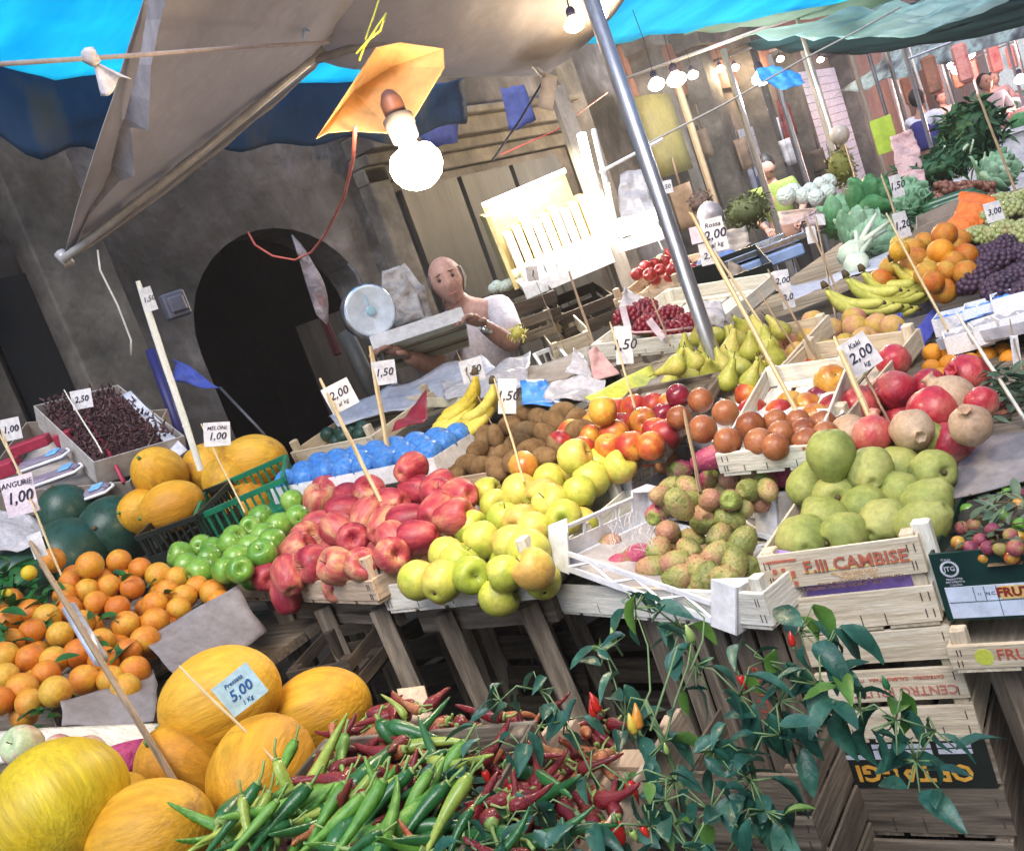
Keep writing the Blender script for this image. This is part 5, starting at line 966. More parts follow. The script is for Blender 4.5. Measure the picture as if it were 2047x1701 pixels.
sheetpx('grey_paper', [[(290, 1278, 2.3), (380, 1225, 2.38), (475, 1172, 2.45)], [(305, 1300, 2.22), (400, 1255, 2.34), (500, 1215, 2.42)], [(345, 1345, 2.1), (430, 1330, 2.2), (535, 1265, 2.38)]], M['greypaper'], 'grey paper folded over the front edge of the orange crate, beside the red apples', 'paper', wr=.008, solid=.002)
sheetpx('grey_paper', [[(120, 1400, 2.0), (220, 1375, 2.1), (310, 1335, 2.2)], [(125, 1452, 1.95), (220, 1450, 1.98), (312, 1440, 2.0)]], M['greypaper'], 'crumpled grey paper under the lowest oranges', 'paper', wr=.012, solid=.002)
wood_crate(frame(G(120, 1470, .90), G(470, 1250, .88), G(-60, 1180, .9))[0], .62, .52, .10, 'grey', 'grey wooden crate under the leafy oranges', slats=1, post=.12)
b = MB(); b.box((0, 0, 0), (.03, .012, .14)); 
# crate parts in the dark gap
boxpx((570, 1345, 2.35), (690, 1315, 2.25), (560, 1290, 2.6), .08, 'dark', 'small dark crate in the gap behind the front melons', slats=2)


# ================================================================ FOREGROUND STALL
mel = 'big yellow melons in front'
fruit('melon', P(440, 1398, 1.72), .178, 'yellow_melon', 'large orange yellow melon with the pale blue price card on it', 'melon', mel, (rad(95), rad(0), rad(-52)))
fruit('melon', P(640, 1425, 1.78), .148, 'yellow_melon', 'orange melon farthest right, behind the green peppers', 'melon', mel, (rad(95), 0, rad(-60)))
fruit('melon', P(525, 1545, 1.55), .165, 'yellow_melon', 'orange melon half hidden behind the green peppers', 'melon', mel, (rad(100), 0, rad(20)))
fruit('melon', P(378, 1545, 1.68), .165, 'yellow_melon', 'mottled yellow melon at the foot of the brown stake', 'melon', mel, (rad(30), 0, rad(10)))
fruit('ribbed', P(118, 1608, 1.42), .180, 'ribbed_melon', 'bright yellow ribbed melon nearest the lower left corner', 'melon', mel, (rad(-20), rad(-24), rad(30)))
fruit('melon', P(300, 1668, 1.40), .145, 'yellow_melon', 'yellow melon low at the bottom edge beside the peppers', 'melon', mel, (rad(90), 0, rad(-60)))
fruit('melon', P(232, 1640, 1.55), .13, 'yellow_melon', 'yellow melon wedged behind the ribbed melon', 'melon', mel, (rad(90), 0, rad(20)))
fruit('melon', P(500, 1690, 1.55), .15, 'yellow_melon', 'yellow melon under the green peppers', 'melon', mel, (rad(90), 0, rad(20)))
sheetpx('pale_board', [[(-60, 1470, 1.9), (100, 1458, 1.9), (325, 1450, 1.9)], [(-60, 1530, 1.8), (100, 1510, 1.8), (320, 1500, 1.8)]], wd('white', 0), 'pale crate edge behind the ribbed melon', 'board', wr=.001, solid=.01)
vg = mat('red_purple_vegetable', [(.30, .02, .10), (.45, .06, .18), (.22, .01, .06)], 4, .6, .1, (20, .4, .01))
b = MB(); b.lathe([(x*.7, z*1.5) for x, z in sph(14)], 18, fn=lambda t, a: 1+.06*math.sin(4*a+6*t)); o = b.build('dragon_fruit', vg, None, True); o.location = P(256, 1515, 1.72); o.scale = (.085,)*3; o.rotation_euler = (rad(75), rad(10), rad(-30)); tag(o, 'dark red long fruit between the ribbed melon and mottled melon', 'fruit'); o.name = 'red_fruit'
ap = ('apple', mat('blush_apple_skin', [(.40, .55, .25), (.55, .6, .35), (.62, .2, .22)], 1.2, .4, .2), stem); FR['blush'] = ap
for (x, y, s, lb) in ((48, 1490, .075, 'blurred pink and green apple behind the ribbed melon, far left'), (180, 1505, .062, 'pale green apple behind the ribbed melon'), (120, 1500, .055, 'small pale fruit between the blurred apples')): fruit('blush', P(x, y, 1.72), s, 'apple', lb, 'apple', None, (rad(50), 0, rad(10)))

# peppers
def curved(b, L, r, bend, T, mi=0, twist=0, cap=True, n=8, taper=1.0, wob=.12):
    pts = []; rr = []; N = 11
    for i in range(N+1):
        s = i/N; q = bend*s; pts.append((L*math.sin(q)/max(bend, .01) if bend > .01 else L*s, L*(1-math.cos(q))/max(bend, .01)*math.cos(twist*s), L*.18*math.sin(twist*s*2)*s)); rr.append(r*(1-s**1.8*taper*.9)*(.72 if i == 0 else 1)*(1+wob*math.sin(9*s+L*50)))
    b.tube(pts, rr, n, T, mi=mi)
    if cap: b.tube([(0, 0, 0), (-r*.3, 0, 0)], [r*.82, r*.5], 7, T, mi=1); b.tube([(0, 0, 0), (-r*1.2, 0, r*.3), (-r*2.6, r*.6, r)], [r*.3, r*.2, r*.22], 5, T, mi=1)
pg = [mat('green_pepper_skin', [(.06, .20, .02), (.13, .34, .05), (.22, .42, .08)], 3, .36, .3, (25, .2, .006), coat=.1, stretch=(2, 6, 6)), mat('dark_green_pepper_skin', [(.015, .09, .02), (.04, .17, .05)], 3, .3, .3, (25, .2, .006), coat=.3), mat('lime_pepper_skin', [(.25, .38, .06), (.45, .52, .10)], 3, .35, .2, coat=.2)]
pr = [mat('dark_red_pepper_skin', [(.12, .006, .012), (.26, .014, .02), (.17, .006, .02)], 4, .3, .3, (40, .6, .006), coat=.35), mat('rust_pepper_skin', [(.42, .08, .03), (.5, .2, .08), (.3, .1, .04)], 5, .4, .3, (30, .5, .006), coat=.2)]
pst = mat('pepper_stem', [(.20, .34, .08), (.33, .42, .14)], rough=.5)
PEP = {}
def pepper(kind, p, yaw, pitch, L, label, group, cat='pepper', roll=0, nm=None):
    k = (kind, R.randrange(4))
    if k not in PEP:
        b = MB(); g_ = kind[0] == 'g'; curved(b, 1, .085 if g_ else .13, R.uniform(.3, 1.5), None, twist=R.uniform(-1, 1), wob=.10 if g_ else .2)
        m = dict(g=pg[0], gd=pg[1], gl=pg[2], r=pr[0], rr=pr[1])[kind]; PEP[k] = b.mesh('pepper', [m, pst], True)
    o = bpy.data.objects.new(nm or ('green_pepper' if kind[0] == 'g' else 'red_pepper'), PEP[k]); COL.objects.link(o); o.location = p; o.scale = (L, L, L); o.rotation_euler = (roll, pitch, yaw); return tag(o, label, cat, group)
def px_pepper(kind, a, c, label, group, thick=1):
    A_, C_ = P(*a), P(*c); v = C_-A_; q = v.to_track_quat('X', 'Z').to_euler(); o = pepper(kind, A_, 0, 0, v.length/.93, label, group); o.rotation_euler = q; o.rotation_euler.rotate_axis('X', R.uniform(-.6, .6)); o.scale = (v.length/.93, v.length*thick, v.length*thick); return o
GP, RP = 'green peppers heaped in front', 'red peppers heaped in front'
pl = plane3((420, 1640, 1.32), (1050, 1690, 1.08), (820, 1480, 1.42))
px_pepper('g', (700, 1575, 1.30), (430, 1670, 1.28), 'longest bright green pepper lying across the front of the heap', GP, .9)
px_pepper('g', (470, 1665, 1.28), (360, 1700, 1.28), 'bright green pepper tip at the bottom edge', GP, 1.2)
px_pepper('g', (590, 1480, 1.42), (535, 1590, 1.38), 'curved green pepper standing up left of the heap, before the melon', GP, 1.2)
px_pepper('gl', (520, 1595, 1.36), (450, 1680, 1.32), 'lime yellow pepper pointing down at the left', GP, 1.2)
px_pepper('g', (690, 1470, 1.42), (655, 1580, 1.36), 'green pepper hanging from its long pale stem in the middle', GP, 1.3)
px_pepper('gd', (775, 1450, 1.42), (915, 1475, 1.38), 'dark green pepper lying on the top right of the heap', GP, 1.2)
px_pepper('gd', (760, 1440, 1.42), (790, 1540, 1.38), 'broad dark green pepper hanging down at the top of the heap', GP, 1.7)
px_pepper('gl', (810, 1435, 1.44), (790, 1375, 1.46), 'short green pepper tip pointing up at the top of the heap', GP, 1.5)
px_pepper('g', (560, 1600, 1.32), (545, 1700, 1.26), 'straight green pepper pointing at the bottom edge', GP, 1.1)
px_pepper('gl', (860, 1520, 1.30), (975, 1570, 1.25), 'lime green pepper under the plant leaves', GP, 1.2)
px_pepper('gd', (790, 1600, 1.26), (660, 1640, 1.26), 'dark green pepper crossing the rusty one', GP, 1.1)
px_pepper('g', (665, 1655, 1.22), (820, 1640, 1.2), 'pale green pepper low in the middle of the heap', GP, .8)
px_pepper('rr', (640, 1650, 1.24), (560, 1695, 1.22), 'rusty orange pepper at the bottom of the heap', RP, 1.3)
px_pepper('r', (810, 1615, 1.24), (715, 1625, 1.25), 'glossy red pepper in the middle of the heap', RP, 1.9)
px_pepper('r', (765, 1535, 1.32), (730, 1590, 1.30), 'dark red wrinkled pepper in the centre of the heap', RP, 1.8)
px_pepper('r', (780, 1690, 1.16), (650, 1690, 1.18), 'deep red pepper along the bottom edge', RP, 1.3)
px_pepper('r', (700, 1570, 1.31), (610, 1520, 1.36), 'red pepper lying at the left behind the long green one', RP, 1)
for i in range(34):
    x = R.uniform(420, 900); y = R.uniform(max(1500, 1665-(x-420)*.45), 1700); L_ = R.uniform(110, 210)*(1.1 if y > 1600 else .9); a_ = R.uniform(-.2, 1.1) if R.random() < .75 else R.uniform(1.2, 2.6)
    d0 = (pl(x, y)-CO).dot(F0)-R.uniform(.0, .05); px_pepper(R.choice(['g', 'g', 'gd', 'g', 'gl'] if i % 5 else ['gd']), (x+L_/2*math.cos(a_), y-L_/2*math.sin(a_), d0+.02), (x-L_/2*math.cos(a_), y+L_/2*math.sin(a_), d0-.01), 'long green pepper lying on the front heap among shorter ones', GP, R.uniform(.75, 1.05))
for i in range(190):
    x, y = R.uniform(400, 1060), R.uniform(1490, 1740); 
    if y < 1640-(x-420)*.42 and x < 780: continue
    kd = R.choice(['g', 'g', 'g', 'gd', 'gd', 'gd', 'r', 'r', 'rr', 'gl'] if x < 880 else ['gd', 'r', 'r', 'r'])
    pepper(kd, pl(x, y)+Vector((0, 0, R.uniform(-.06, .01))), R.uniform(0, 6.28), R.uniform(-.15, .12), (R.uniform(.10, .17) if kd[0] == 'g' else R.uniform(.05, .09)), 'green pepper lying in the mixed heap before the melons' if kd[0] == 'g' else 'red pepper lying in the mixed heap before the melons', GP if kd[0] == 'g' else RP, roll=R.uniform(0, 6))
pl3 = plane3((900, 1520, 1.42), (1200, 1560, 1.25), (1060, 1440, 1.5))
for i in range(230):
    x, y = R.uniform(640, 1240), R.uniform(1425, 1640)
    if y < 1470 and x < 850 and x > 720: pass
    pepper(R.choice(['r', 'r', 'r', 'rr']), (pl3 if x > 850 else pl)(x, y)+Vector((0, 0, R.uniform(-.04, .02)))+F0*(.03 if x < 850 else 0), R.uniform(0, 6.28), R.uniform(-.4, .4), R.uniform(.045, .08), 'small dark red dried pepper in the crate behind the plant', 'small dried red peppers', roll=R.uniform(0, 6))
mF, wF, dF = frame(P(870, 1475, 1.55)-Vector((0, 0, .06)), P(1200, 1480, 1.45)-Vector((0, 0, .06)), P(880, 1420, 1.8)-Vector((0, 0, .06)))
boxpx((870, 1745, 1.2), (1130, 1755, 1.06), (850, 1445, 1.62), .07, 'pink', 'wooden crate of small dried red peppers behind the plant', slats=1, post=.06, staples=False, backs=False)
boxpx((360, 1830, 1.25), (840, 1850, 1.06), (560, 1600, 1.62), .06, 'grey', 'wooden crate under the mixed peppers', slats=1, staples=False)
sheetpx('crate_end', [[(795, 1385, 1.66), (850, 1378, 1.66)], [(815, 1450, 1.6), (868, 1445, 1.6)]], wd('pink', 2), 'pinkish crate corner post sticking up behind the peppers', 'crate post', wr=0, solid=.02)
table('front_table', 'low plank table under the front melons and peppers', -2.0, -.75, .35, 1.12, .80)

# ================================================================ CHILLI PLANT
plant = thing('chilli_plant', 'leafy chilli pepper plant with red pods in the lower right foreground', 'plant', Vector((-.62, .98, .30))); PO = plant.location
leafm = mat('chilli_leaf', [(.012, .06, .042), (.03, .13, .088), (.10, .24, .17)], 16, .4, transl=.2, bump=(40, .6, .006), spec=.5)
leafy = mat('young_chilli_leaf', [(.09, .24, .04), (.16, .32, .07)], 9, .45, transl=.3)
gst = mat('green_twig', [(.12, .22, .08), (.22, .32, .14)], 9, .5)
b = MB(); b.lathe([(.001, -.28), (.10, -.28), (.14, .0), (.15, .0), (.15, .02), (.135, .02), (.13, -.02), (.001, -.02)], 24); b.build('pot', mat('brown_plastic_pot', [(.12, .06, .04)], rough=.5), plant, True)
clusters = [(1270, 1215, 1.30), (1360, 1255, 1.3), (1210, 1300, 1.28), (1390, 1330, 1.27), (1600, 1260, 1.27), (1530, 1320, 1.25), (1650, 1300, 1.24), (1000, 1400, 1.36), (1080, 1380, 1.36), (1130, 1440, 1.3), (960, 1500, 1.30), (1050, 1500, 1.28), (1480, 1390, 1.22), (1560, 1400, 1.2), (1640, 1370, 1.2), (1720, 1420, 1.18), (1790, 1440, 1.16), (1870, 1460, 1.16), (1830, 1520, 1.15), (1250, 1430, 1.24), (1330, 1480, 1.2), (1180, 1540, 1.22), (960, 1590, 1.2), (1080, 1620, 1.15), (1000, 1670, 1.12), (1250, 1560, 1.18), (1350, 1560, 1.15), (1430, 1500, 1.16), (1500, 1560, 1.13), (1420, 1620, 1.1), (1300, 1650, 1.1), (1200, 1690, 1.08), (1480, 1660, 1.08), (890, 1550, 1.24), (1130, 1700, 1.05), (1380, 1700, 1.05), (1560, 1470, 1.18), (940, 1690, 1.08), (1530, 1620, 1.1)]
sb = MB(); lb_ = MB(); yb = MB(); base = Vector((0, 0, -.02))
mids = [P(1150, 1620, 1.14)-PO, P(1330, 1600, 1.12)-PO, P(1500, 1520, 1.15)-PO, P(1290, 1400, 1.22)-PO, P(1650, 1440, 1.18)-PO]
for mq in mids[:4]: sb.tube([base, base*.4+mq*.6+Vector((0, 0, -.02)), mq], [.006, .004, .003], 6)
nodes = list(mids[:4])
for (x, y, d) in sorted(clusters, key=lambda q: min(((P(*q)-PO)-w).length for w in mids[:4])):
    c = P(x, y, d)-PO; mq = min(nodes, key=lambda q: (q-c).length+.15*max(0, q.z-c.z)); nodes.append(c); sb.tube([mq, (mq+c)/2+Vector((0, 0, .015)), c], [.0016, .0012, .0009], 4)
    big = x > 1450
    for k in range(R.randrange(7, 11) if x > 1180 else R.randrange(5, 8)):
        az = R.uniform(0, 6.28); L = R.uniform(.026, .050)*(1.2 if big else 1); el = R.uniform(-1.3, .45)
        p = c+Vector((R.uniform(-.028, .028), R.uniform(-.028, .028), R.uniform(-.03, .03))); sb.tube([c, p], [.0014, .001], 4)
        leafmesh(yb if R.random() < .07 else lb_, Matrix.Translation(p) @ Matrix.Rotation(az, 4, 'Z') @ Matrix.Rotation(el, 4, 'X') @ Matrix.Rotation(R.uniform(-.6, .6), 4, 'Y'), L, L*R.uniform(.46, .6), curl=R.uniform(.1, .75), fold=R.uniform(.1, .5), ruf=R.uniform(0, .05))
for pts in (((1330, 1480, 1.2), (1350, 1400, 1.22), (1375, 1330, 1.24), (1385, 1270, 1.26)), ((1300, 1460, 1.2), (1340, 1340, 1.24), (1355, 1290, 1.25)), ((1260, 1470, 1.22), (1300, 1380, 1.24), (1295, 1290, 1.27), (1270, 1220, 1.3)), ((1380, 1340, 1.24), (1405, 1280, 1.26), (1408, 1235, 1.27), (1370, 1200, 1.29)), ((1245, 1310, 1.3), (1225, 1280, 1.3), (1222, 1276, 1.3))):
    sb.tube([P(*q)-PO for q in pts], [.0018, .0015, .0012, .001][:len(pts)], 5)
sb.build('stems', gst, plant, True); lb_.build('foliage', leafm, plant, True); yb.build('young_leaves', leafy, plant, True)
cred = mat('chilli_red', [(.55, .01, .015), (.7, .04, .02)], 12, .22, .1, coat=.5); cor = mat('chilli_orange', [(.8, .22, .03), (.75, .35, .05)], 12, .25, coat=.5); cgr = mat('chilli_green', [(.35, .5, .12), (.5, .62, .2)], 12, .3, coat=.4)
for (x, y, d, L, m, up) in ((1198, 1420, 1.26, .028, cred, 1), (1188, 1430, 1.27, .024, cred, 1), (1277, 1455, 1.22, .032, cor, 1), (1268, 1465, 1.22, .028, mat('chilli_yellow', [(.75, .55, .08)], rough=.3), 1), (1256, 1560, 1.18, .03, cred, -1), (1230, 1645, 1.10, .036, cred, -1), (1282, 1650, 1.1, .018, cred, -1), (968, 1540, 1.26, .022, cred, -1), (1020, 1565, 1.24, .024, cred, -1), (1585, 1290, 1.24, .020, cred, 1), (1478, 1350, 1.22, .02, cred, -1), (1385, 1280, 1.25, .026, cgr, 1), (1228, 1282, 1.3, .020, cgr, 1), (1262, 1660, 1.1, .018, cgr, -1), (1775, 1375, 1.16, .018, mat('chilli_dark', [(.03, .16, .06)], rough=.3), 1), (1335, 1505, 1.19, .016, cgr, 1), (1290, 1500, 1.2, .022, cred, -1)):
    b = MB(); s = up; b.tube([(0, 0, 0), (0, 0, s*L*.15), (0.001, 0, s*L*.5), (.002, 0, s*L)], [L*.16, L*.24, L*.2, L*.03], 9); b.tube([(0, 0, -s*L*.35), (0, 0, 0)], [L*.05, L*.12], 5, mi=1)
    b.build('chilli', [m, gst], plant, True, mw=TR(P(x, y, d)-PO, (R.uniform(-.25, .25), R.uniform(-.25, .25), 0)))

# ================================================================ RIGHT EDGE: wild plums in the green carton
a, b_ = G(1890, 1242, .765), G(2047, 1234, .765); x_ = (b_-a).normalized(); y_ = Vector((-x_.y, x_.x, 0)); mg = Matrix((x_, y_, Vector((0, 0, 1)))).transposed().to_4x4(); mg.translation = a+x_*.004
gc = thing('fruit_carton', 'dark green printed FRUTTI carton of wild plums at the right edge', 'carton', mg); GW, GH = .42, .118
b = MB(); b.box((GW/2, .003, GH/2), (GW, .005, GH)); fp = b.build('front_panel', M['darkgreen'], gc)
for c, z in (((.003, .2, GH/2), (.005, .39, GH)), ((GW-.003, .2, GH/2), (.005, .39, GH)), ((GW/2, .398, GH/2), (GW, .005, GH))):
    b = MB(); b.box(c, z); b.build('side_panel', M['darkgreen'], gc)
b = MB(); b.box((GW/2, .2, .003), (GW-.012, .38, .004)); b.build('base', M['cardboard'], gc)
b = MB(); b.box((GW/2, -.0004, .032), (GW-.02, .0016, .054)); lp = b.build('printed_label', mat('label_white', [(.68, .76, .92), (.74, .82, .95)], 4, .4), fp)
b = MB()
for x0, x1, z0, z1 in ((.012, .41, .0325, .0332), (.052, .0527, .0325, .058), (.068, .0687, .0325, .058), (.086, .0867, .006, .058)): b.box(((x0+x1)/2, -.0016, (z0+z1)/2), (x1-x0, .001, z1-z0))
b.box((.14, -.0018, .0455), (.10, .0008, .022), mi=1); b.build('printed_lines', [M['darkgreen'], mat('print_gold', [(.8, .5, .12), (.85, .65, .3)], 20, .5)], lp)
lettering('FRUTTI', .021, mat('print_maroon', [(.28, .03, .02)], rough=.6), lp, TR((.119, -.0024, .0455)) @ FRONT, bold=.04)
lettering('DI', .021, M['inkred'], lp, TR((.175, -.0026, .0455)) @ FRONT, bold=.02) if False else None
lettering('11', .007, M['ink'], lp, TR((.060, -.0014, .045)) @ FRONT); lettering('N.C.', .008, M['ink'], lp, TR((.077, -.0014, .045)) @ FRONT)
b = MB()
for k in range(28):
    a0 = 2*math.pi*k/28; b.box((.026+.0125*math.cos(a0), -.0008, .091+.0125*math.sin(a0)), (.0032, .0012, .0026), None)
b.build('round_emblem', M['whitepaper'], fp); lettering('JTG', .011, M['whitepaper'], fp, TR((.026, -.0008, .091)) @ FRONT, bold=.02); lettering('ITALIA', .005, M['whitepaper'], fp, TR((.024, -.0008, .107)) @ FRONT)
for k in range(3): lettering(['PRODOTTO', 'ORTOFRUTTA', 'ITALIANA'][k], .0045, M['whitepaper'], fp, TR((.029, -.0008, .073-k*.005)) @ FRONT)
b = MB(); b.tube([(.085, -.0016, .094), (.135, -.0016, .094)], .0085, 14, flat=.08); b.build('hand_hole', mat('hole_shade', [(.10, .07, .05), (.3, .2, .1)], 40, .7), fp)
b = MB(); b.box((-.002, .02, .075), (.03, .02, .16)); o = b.build('wooden_post', wd('white', 2), None, bevel=.003); o.matrix_world = mg; o.matrix_world = mg @ Matrix.Translation((-.005, .01, .012)); tag(o, 'short white wooden post between the quince crate and green carton', 'post')
sheetpx('carton_collar', [[(1925, 890, 1.95), (1985, 870, 1.9), (2060, 860, 1.85)], [(1895, 1000, 1.8), (1960, 985, 1.75), (2060, 960, 1.72)]], M['greypaper'], 'grey cardboard collar standing behind the wild plums', 'cardboard', wr=.003, solid=.003)
pl = plane3((1900, 1090, 1.62), (2040, 1060, 1.56), (2010, 960, 1.82)); g = 'wild plums among leaves'
pp = [(1945, 1050), (1970, 1010), (2005, 1030), (2035, 1010), (1985, 1060), (2020, 1070), (1940, 1095), (2040, 1050), (1915, 1085), (1960, 1080), (2000, 1095), (2030, 1095), (1935, 1020), (1955, 985), (2000, 960), (2030, 945), (2010, 930), (2045, 970), (1990, 985), (2040, 990), (1925, 1055), (1975, 1095), (2015, 990), (2045, 915), (2000, 900)]
heap('plum', pp, pl, .024, 'wild_plum', 'small blushed wild plum among the leaves in the green carton', 'plum', g, kinds=lambda i: ['plum', 'plum', 'green_apple', 'gold_nectarine', 'plum'][i % 5])
wl = mat('grey_green_leaf', [(.05, .10, .06), (.12, .19, .12), (.22, .28, .18)], 8, .5, transl=.2); b = MB()
for k in range(170):
    x, y = R.uniform(1885, 2060), R.uniform(930, 1105)
    if x < 1990-(y-930)*.55: continue
    p = pl(x, y)+Vector((0, 0, R.uniform(-.012, .012))); leafmesh(b, TR(p, (R.uniform(-.7, .9), R.uniform(-.7, .7), R.uniform(0, 6.28))), R.uniform(.025, .05), R.uniform(.010, .02))
    if k % 3 == 0: q = Vector((R.uniform(-.03, .03), R.uniform(-.03, .03), .01)); b.tube([p, p+q], .0012, 4, mi=1)
o = b.build('plum_leaves', [wl, stem], None, True); tag(o, 'grey green leaves and twigs around the wild plums', 'leaves', kind='stuff')
sheetpx('plum_shade', [[(1890, 1100, 1.62), (2060, 1080, 1.55)], [(1950, 960, 1.86), (2070, 900, 1.86)]], mat('plum_shade_dark', [(.03, .03, .02), (.08, .07, .05)], 20, .9), 'dark sheet for the shade under the wild plums', 'dark sheet', wr=.01, kind='stuff')  # dark backing sheet, shade between the plums put into its colour
for k in range(14):
    p = P(R.uniform(1990, 2060), R.uniform(790, 900), 2.1); 
    if k < 9: fruit('plum', p, .024, 'wild_plum', 'small dark plum in the far heap at the right edge', 'plum', 'far heap of small plums')
b = MB()
for k in range(260):
    p = P(R.uniform(1975, 2070), R.uniform(740, 905), R.uniform(2.05, 2.2)); leafmesh(b, TR(p, (R.uniform(-.7, .9), R.uniform(-.7, .7), R.uniform(0, 6.28))), R.uniform(.025, .05), R.uniform(.010, .02))
tag(b.build('olive_leaves', wl, None, True), 'dark grey green leaves at the right edge behind the pomegranates', 'leaves', kind='stuff')
# crate and legs under the green carton
a, b_ = G(1905, 1338, .70), G(2047, 1332, .70); x_ = (b_-a).normalized(); m3, w3, d3 = frame(a, a+x_*.42, a+Vector((-x_.y, x_.x, 0))*.4)
t, fs = wood_crate(m3, .42, .4, .04, 'pale', 'pale crate with a yellow round print and FRUTTA under the green carton', slats=1, post=.062, posts_out=.0)
lettering('FRUTTA', .026, M['inkred'], fs[0], TR((.118, -.0015, .022)) @ FRONT, bold=.01)
b = MB(); b.lathe([(.001, .001), (.014, .001), (.014, 0)], 20, Matrix.Translation((.052, -.0006, .020)) @ Matrix.Rotation(math.pi/2, 4, 'X')); b.build('round_print', mat('print_lime', [(.55, .6, .05), (.65, .68, .12)], 60, .7), fs[0])
for (x, lb, dx) in ((.06, 'brown wooden leg left of the right edge under the FRUTTA crate', .05), (.30, 'brown wooden leg at the right edge under the FRUTTA crate', .02)):
    b = MB(); b.tube([(x, .06, -.01), (x+dx, .06, -.70)], .028, 4); o = b.build('wooden_post', wd('grey', 2), None); o.matrix_world = m3; tag(o, lb, 'post')
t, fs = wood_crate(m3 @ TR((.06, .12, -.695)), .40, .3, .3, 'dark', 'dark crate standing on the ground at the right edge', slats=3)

# punnets with blue film right
for i, (x, y, d) in enumerate(((1915, 640, 2.75), (1975, 620, 2.7), (2030, 600, 2.65), (1935, 675, 2.6), (1990, 655, 2.55), (2040, 640, 2.5))):
    t = thing('fruit_punnet', ['white punnet with blue film left of the right edge row', 'white punnet with blue film in the middle of the right edge row', 'white punnet with blue film touching the black grapes', 'white punnet nearest the clementines', 'white punnet behind the long stake', 'white punnet at the right edge below the blue film'][i], 'punnet', TR(P(x, y, d), (0, 0, rad(36-36+4*i))), 'white punnets with blue film')
    b = MB(); b.box((0, -.045, 0), (.11, .004, .05)); b.box((0, .045, 0), (.11, .004, .05)); b.box((-.055, 0, 0), (.004, .09, .05)); b.box((.055, 0, 0), (.004, .09, .05)); b.box((0, 0, -.022), (.11, .09, .004)); b.build('tray', M['foam'], t)
    b = MB(); b.grid(lambda u, v: ((u-.5)*.10, (v-.5)*.08, .012+.02*noise.noise(Vector((u*4+i, v*4, 0)))), 10, 8); b.build('film', M['bluewrap'] if i < 3 else M['greyplastic'], t, True)
open_box(frame(P(1880, 700, 2.65), P(2060, 665, 2.4), P(1900, 620, 3.0))[0], .34, .40, .03, M['whitepaper'], 'white shallow box under the punnets at the right edge')
sheetpx('blue_film', [[(1920, 640, 2.72), (1985, 600, 2.75), (2060, 590, 2.7)], [(1930, 655, 2.6), (1990, 625, 2.65), (2060, 625, 2.55)]], mat('bright_blue_film', [(.02, .15, .6), (.06, .28, .85)], 9, .3, bump=(20, 1, .02)), 'crumpled bright blue film over the punnets', 'film', wr=.03)
grey_t = M['greypaper']
# ================================================================ VEGETABLES BEHIND
vleaf = mat('lettuce_leaf', [(.16, .36, .20), (.30, .54, .34), (.50, .70, .52)], 5, .5, .25, transl=.25, bump=(9, .8, .02)); vleafd = mat('dark_lettuce_leaf', [(.03, .16, .05), (.08, .28, .10), (.25, .5, .28)], 5, .5, .3, transl=.25, bump=(9, .8, .02))
def head_veg(loc_, r, label, m, n=44, group=None, nm='lettuce', lie=(1.1, 0, .6), L=1.5):
    b = MB()
    for k in range(n):
        a = k*2.4; t = k/n; leafmesh(b, Matrix.Rotation(a, 4, 'Z') @ Matrix.Translation((r*.15, 0, 0)) @ Matrix.Rotation(rad(82-62*t+R.uniform(-8, 8)), 4, 'X'), r*L*(.95-.2*t), r*(1.15-.3*t), curl=-.45+.5*t, fold=.18, n=9, ruf=.05)
    o = b.build(nm, m, None, True, solid=.002); o.location = loc_; o.rotation_euler = lie; return tag(o, label, 'lettuce' if nm == 'lettuce' else nm.replace('_', ' '), group)
for (x, y, d, r, m, lb, lie) in ((1715, 435, 4.3, .15, vleafd, 'large dark green lettuce head leaning left in the vegetable pile', (1.3, 0, 2.5)), (1700, 490, 4.1, .13, vleaf, 'pale lettuce head directly above the fennel', (1.2, 0, 2.6)), (1760, 455, 4.3, .12, vleaf, 'pale lettuce head right of the large dark one', (1.0, 0, 2.2)), (1745, 500, 4.0, .11, vleaf, 'pale lettuce head lowest, touching the white paper', (1.3, 0, 2.8)), (1800, 425, 4.5, .11, vleaf, 'small bluish lettuce behind the stakes', (.8, 0, 2)), (1825, 440, 4.3, .10, vleaf, 'bluish lettuce head beside the cucumbers', (.6, 0, 1)), (1670, 450, 4.5, .12, vleafd, 'dark lettuce at the left end of the pile', (1.3, 0, 3)), (1960, 370, 5.2, .14, vleaf, 'pale cabbage at the back near the right long stake', (1.2, 0, 1.8))): head_veg(P(x, y, d), r, lb, m, lie=lie, group='lettuces')
fen = mat('fennel_skin', [(.55, .68, .48), (.74, .82, .66)], 4, .45, .1)
for (x, y, d, rz, lb) in ((1700, 505, 3.85, .3, 'white fennel bulb nearest the lettuces'), (1712, 528, 3.75, 1.0, 'white fennel bulb lowest on the white paper')):
    b = MB(); b.lathe([(.01, -.05), (.03, -.045), (.045, -.01), (.04, .03), (.02, .06), (.012, .08)], 14, fn=lambda t, a: 1+.08*math.cos(2*a))
    for k in range(4): b.tube([(0, 0, .05), (.02*math.cos(k*1.6), .02*math.sin(k*1.6), .11), (.05*math.cos(k*1.6), .04*math.sin(k*1.6), .19)], [.013, .01, .006], 6)
    o = b.build('fennel_bulb', fen, None, True); o.location = P(x, y, d); o.rotation_euler = (rad(70), 0, rz+2.2); tag(o, lb, 'fennel', 'fennel bulbs')
sheetpx('white_paper', [[(1560, 575, 3.7), (1640, 560, 3.9), (1810, 485, 4.0)], [(1590, 600, 3.5), (1680, 560, 3.6), (1790, 525, 3.6)]], M['whitepaper'], 'white paper under the fennel bulbs', 'paper', wr=.01)
